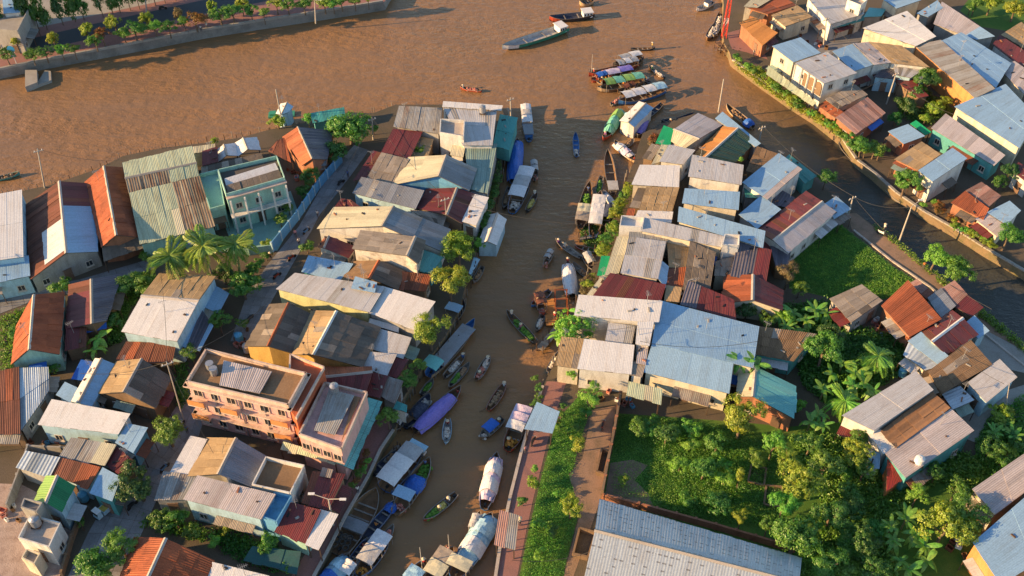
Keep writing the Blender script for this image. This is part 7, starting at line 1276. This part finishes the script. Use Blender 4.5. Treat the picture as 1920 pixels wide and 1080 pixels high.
# people on land
for x, y, shirt, pose, l in ((555, 445, 'pink', 'stand', 'person in pink walking in the alley beside the beige gable'), (562, 460, 'white', 'stand', 'person with a pale hat at the alley corner'), (509, 488, 'orange', 'stand', 'person in orange at the lower alley end'), (596, 408, 'white', 'stand', 'person in white in the shaded alley'), (653, 333, 'blue', 'stand', 'person in blue at the upper alley'), (1412, 106, 'white', 'stand', 'person on the north quay pavement'), (1656, 434, 'white', 'stand', 'person in white on the canal path'), (378, 60, 'white', 'stand', 'first white clad figure on the promenade wall'), (389, 55, 'white', 'stand', 'second white clad figure on the promenade wall'), (985, 850, 'pink', 'stand', 'person in pink on the east quay'), (975, 985, 'white', 'stand', 'person in white beside the rusty quay awning'), (672, 925, 'white', 'stand', 'person in white on the red quay'), (1048, 655, 'white', 'stand', 'person in white on the small landing jetty'), (352, 812, 'blue', 'stand', 'person in blue beside the round green tree'), (395, 742, 'red', 'stand', 'person in red beside the hotel corner'), (1040, 600, 'red', 'stand', 'person in red under the orange jetty frame'), (1730, 505, 'orange', 'stand', 'person in orange on the sunlit canal path')):
    person(at(x, y, .3 if y < 62 else (-.85 if x in (1048, 1040) else .02)), rb.uniform(0, 6.28), pose, shirt, l, rb.random() < .5)
# cargo tricycle, tanks, sign, clutter
def tricycle(px, py, rz, label):
    root = empty('cargo_tricycle', at(px, py, .02), label, 'tricycle', None, rz)
    MB().box((.5, 0, .75), (1.9, 1.2, .6)).build('cargo_box', 'tarpcyan', root); MB().prism([(-1.3, -.55, .5), (-.6, -.55, .5), (-.6, .55, .5), (-1.3, .55, .5)], [(-1.1, -.5, 1.6), (-.65, -.5, 1.6), (-.65, .5, 1.6), (-1.1, .5, 1.6)]).build('cab', 'tarpcyan', root)
    MB().box((-.9, 0, 1.66), (.7, 1.1, .08)).build('cab_roof', 'whitepaint', root); MB().box((-1.24, 0, 1.25), (.04, .8, .4)).build('windscreen', 'glass', root); MB().box((.5, 0, .9), (1.7, 1.0, .32)).build('load_cover', 's_yellow', root)
    for x, y in ((-1.1, 0), (1.0, .55), (1.0, -.55)): MB().tube((x, y - .07, .28), (x, y + .07, .28), .28, .28, 12).build('wheel', 'black', root)
tricycle(198, 962, 1.0, 'pale blue cargo tricycle parked in the street below the green roof')
def motorbike(px, py, rz, col, label, z=.02):
    root = empty('motorbike', at(px, py, z), label, 'motorbike', None, rz)
    for x in (-.6, .6): MB().tube((x, -.05, .3), (x, .05, .3), .3, .3, 12).build('wheel', 'black', root)
    MB().prism([(-.55, -.12, .4), (.45, -.12, .4), (.45, .12, .4), (-.55, .12, .4)], [(-.7, -.1, .75), (.3, -.08, .8), (.3, .08, .8), (-.7, .1, .75)]).build('body', col, root); MB().box((-.25, 0, .82), (.75, .24, .1)).build('seat', 'black', root); MB().box((.42, 0, 1.0), (.06, .6, .05)).build('handlebar', 'metal', root)
motorbike(548, 486, .9, 'hullred', 'red motorbike parked at the alley corner'); motorbike(575, 436, 1.0, 'hullblue', 'blue motorbike in the shaded alley'); motorbike(306, 18, .2, 'blackhull', 'dark motorbike riding on the promenade road', .31); motorbike(340, 800, 1.2, 'whitepaint', 'white motorbike beside the round green tree'); motorbike(46, 96, .2, 'hullblue', 'blue motorbike on the road near the sign', .31); motorbike(1652, 440, -.7, 'whitepaint', 'white motorbike on the canal path')
b = at(32, 122, .3); root = empty('road_sign', b, 'blue round topped sign on a striped post at the promenade end', 'sign'); MB().cyl((0, 0, 0), .07, 3.4, 8).build('post', 'whitepaint', root); MB().tube((0, -.04, 3.6), (0, .04, 3.6), .75, .75, 20).build('sign_disc', 'signblue', root); MB().box((0, -.02, 2.3), (1.0, .06, .8)).build('sign_plate', 'signblue', root); MB().box((0, -.07, 2.3), (.6, .03, .25)).build('sign_bar', 'whitepaint', root)
def tank(px, py, z, label, mat='tankgrey', r=.55):
    p = at(px, py, z); root = empty('water_tank', p, label, 'water tank'); MB().cyl((0, 0, .25), r, 1.2, 14).tube((0, 0, 1.45), (0, 0, 1.65), r, r * .35, 14).build('drum', mat, root); MB().box((0, 0, .12), (r * 1.8, r * 1.8, .24)).build('stand', 'darkwood', root)
for x, y, z, l, m in ((628, 736, 6.6, 'steel water tank on the hotel wing', 'tankgrey'), (905, 212, 5.2, 'steel water tank on the wide grey roof at the channel mouth', 'tankgrey'), (1306, 308, 4.2, 'small water tank between the silver roofs near the block tip', 'tankgrey'), (70, 985, 3.6, 'water tank on the unfinished concrete house', 'tankgrey'), (1720, 872, 3.5, 'white tank at the teal side wall', 'whitepaint'), (160, 938, 0, 'blue plastic water barrel at the green roofed house', 'plasticblue'), (1498, 330, 0, 'blue water barrel at the teal canal awning', 'plasticblue'), (1690, 705, 0, 'blue water barrel in the banana garden', 'plasticblue'), (465, 660, 0, 'pale drum beside the hotel back door', 'concrete_lit'), (450, 640, 0, 'blue drum at the alley end', 'plasticblue')): tank(x, y, z, l, m, .6)
rc = random.Random(77)
CR = [('crate', 'wood'), ('crate', 'plasticblue'), ('crate', 'g_mix'), ('crate', 'whitepaint'), ('crate', 'rust')]
def crates(poly, n, label, group, z=.02):
    ps = []; xs = [p[0] for p in poly]; ys = [p[1] for p in poly]
    while len(ps) < n:
        p = (rc.uniform(min(xs), max(xs)), rc.uniform(min(ys), max(ys)))
        if inside(p, poly): ps.append(p)
    ps, side = ranked(ps)
    for i, p in enumerate(ps):
        s = rc.uniform(.45, 1.0); h = rc.uniform(.3, .7); mt = rc.choice(CR)[1]; b = at(*p, z); root = empty('storage_crate', b, label + ', ' + ORD[i] + ' from the ' + side, 'crate', group, rc.uniform(0, 3))
        MB().box((0, 0, .03), (s, s * .7, .06)).build('bottom', mt, root)
        for sx in (-1, 1): MB().box((sx * (s / 2 - .03), 0, h / 2), (.05, s * .7, h)).build('side_board', mt, root); MB().box((0, sx * (s * .35 - .03), h / 2), (s - .1, .05, h)).build('side_board', mt, root)
crates([(440, 600), (470, 600), (470, 655), (445, 660)], 8, 'household crate piled at the lower alley end', 'crates at the lower alley end'); crates([(1450, 478), (1475, 490), (1478, 520), (1460, 520)], 8, 'junk crate at the meadow corner shed', 'crates at the meadow corner')
crates([(1600, 605), (1660, 600), (1690, 640), (1620, 640)], 10, 'scrap crate in the yard behind the vivid rust roof', 'crates in the rust roof yard'); crates([(1130, 730), (1200, 745), (1195, 765), (1120, 755)], 10, 'crate under the warehouse wall beside the garden canopy', 'crates under the warehouse wall')
crates([(50, 820), (115, 818), (118, 850), (60, 845)], 8, 'crate in the cramped yard below the bright white roof', 'crates below the bright white roof'); crates([(1500, 60), (1560, 90), (1540, 100), (1495, 80)], 7, 'crate in the north lane beside the utility pole', 'crates in the north lane'); crates([(0, 945), (40, 950), (60, 1000), (20, 1010)], 8, 'broken crate in the rubble yard', 'crates in the rubble yard')
crates([(535, 310), (575, 325), (570, 345), (545, 335)], 7, 'small crate in the yard beside the mint villa', 'crates beside the villa'); crates([(1725, 985), (1900, 1060), (1840, 1070), (1790, 1040)], 6, 'crate on bare soil beside the sky blue corner roof', 'crates by the corner roof'); crates([(1500, 400), (1560, 375), (1575, 395), (1530, 420)], 5, 'crate beside the maroon and pink gable', 'crates by the maroon and pink gable')

ring = MB()
for i in range(14):
    a, b2 = 6.2832 * i / 14, 6.2832 * (i + 1) / 14; ring.tube((math.cos(a) * .36, math.sin(a) * .36, .12), (math.cos(b2) * .36, math.sin(b2) * .36, .12), .12, .12, 6)
ring = ring.mesh('tyre', 'black')
for i, (x, y) in enumerate(((632, 1012), (642, 1016), (652, 1019), (636, 1003), (646, 1007), (656, 1010), (628, 1021), (648, 1028))):
    o = link(bpy.data.objects.new('tyre', ring)); o.location = at(x, y, -.25); tag(o, 'black tyre on the stern deck of the grey wooden barge, ' + ORD[(1, 3, 6, 2, 4, 7, 0, 5)[i]] + ' from the left', 'tyre', 'tyres on the wooden barge')
rw = random.Random(5)
for i, (a, b2, z0, z1, l) in enumerate((((1544, 40), (1440, 20), 8, 4, 'cable from the north lane pole to the tan roof'), ((1550, 33), (1700, 60), 8, 6, 'cable from the north lane pole over the factory'), ((1430, 236), (1600, 368), 5, 6, 'long cable along the narrow canal'), ((1600, 368), (1709, 388), 6, 9, 'cable from the canal path pole to the curved lamp'), ((697, 220), (835, 370), 6, 5, 'cable from the alley pole to the aerial'), ((834, 370), (1080, 420), 5, 5, 'cable spanning the shaded channel'), ((1196, 610), (1060, 610), 7, 5, 'cable from the warehouse aerial to the lime tree'), ((312, 678), (150, 700), 10, 4, 'cable from the leaning pole to the golden and charcoal gable'), ((312, 678), (400, 850), 10, 5, 'cable from the leaning pole down to the slate slope'), ((616, 936), (730, 700), 8, 5, 'cable along the red quay'), ((70, 279), (240, 300), 8, 6, 'cable from the river pole to the pale green hall'), ((1883, 720), (1760, 620), 7, 4, 'cable from the thin pole to the crimson gable'))):
    cable(at(*a, z0), at(*b2, z1), l, 1.0, .028)

def revetment(pts, label, step=1.1):
    q = [at(*p, -.1) for p in pts]; c = q[len(q) // 2].copy(); root = empty('timber_revetment', c, label, 'revetment'); ms = [MB().tube((0, 0, -3), (rw.uniform(-.15, .15), rw.uniform(-.15, .15), rw.uniform(-.1, .7)), .09, .07, 6).mesh('timber_pile', 'woodgrey' if k % 2 else 'darkwood') for k in range(6)]
    n = 0
    for a, b2 in zip(q, q[1:]):
        k = max(1, round((b2 - a).length / step))
        for i in range(k): place('timber_pile', rw.choice(ms), root, a.lerp(b2, (i + rw.random() * .6) / k) - c + Vector((rw.uniform(-.3, .3), rw.uniform(-.3, .3), 0)), rw.uniform(0, 6)); n += 1
revetment([(950, 222), (946, 300), (938, 352), (916, 412), (896, 472), (880, 522), (866, 582), (842, 628), (812, 672), (786, 708), (761, 748), (746, 802)], 'crooked timber piles along the west bank of the channel')
revetment([(1186, 300), (1170, 342), (1156, 386), (1138, 426), (1118, 472), (1104, 512), (1084, 552), (1064, 592), (1048, 642), (1036, 682), (1018, 716)], 'crooked timber piles along the east bank of the channel')
revetment([(0, 362), (90, 344), (180, 314), (232, 288), (380, 264), (505, 239), (650, 218), (742, 192)], 'crooked timber piles along the wide river below the house row')
for x, y, rz, c_, l in ((520, 520, .9, 'hullred', 'red motorbike at the lower bend of the alley'), (470, 600, 1.2, 'blackhull', 'black motorbike near the drums at the alley end'), (310, 880, 1.1, 'hullblue', 'blue motorbike below the white strip roof'), (250, 950, 1.0, 'blackhull', 'black motorbike beside the dark round tree'), (640, 345, .9, 'blackhull', 'black motorbike at the long slate roof'), (160, 540, .3, 'hullred', 'red motorbike on the row path'), (1130, 800, 1.3, 'hullred', 'red motorbike on the dirt path'), (1000, 830, 1.2, 'blackhull', 'black motorbike on the east quay')): motorbike(x, y, rz, c_, l)
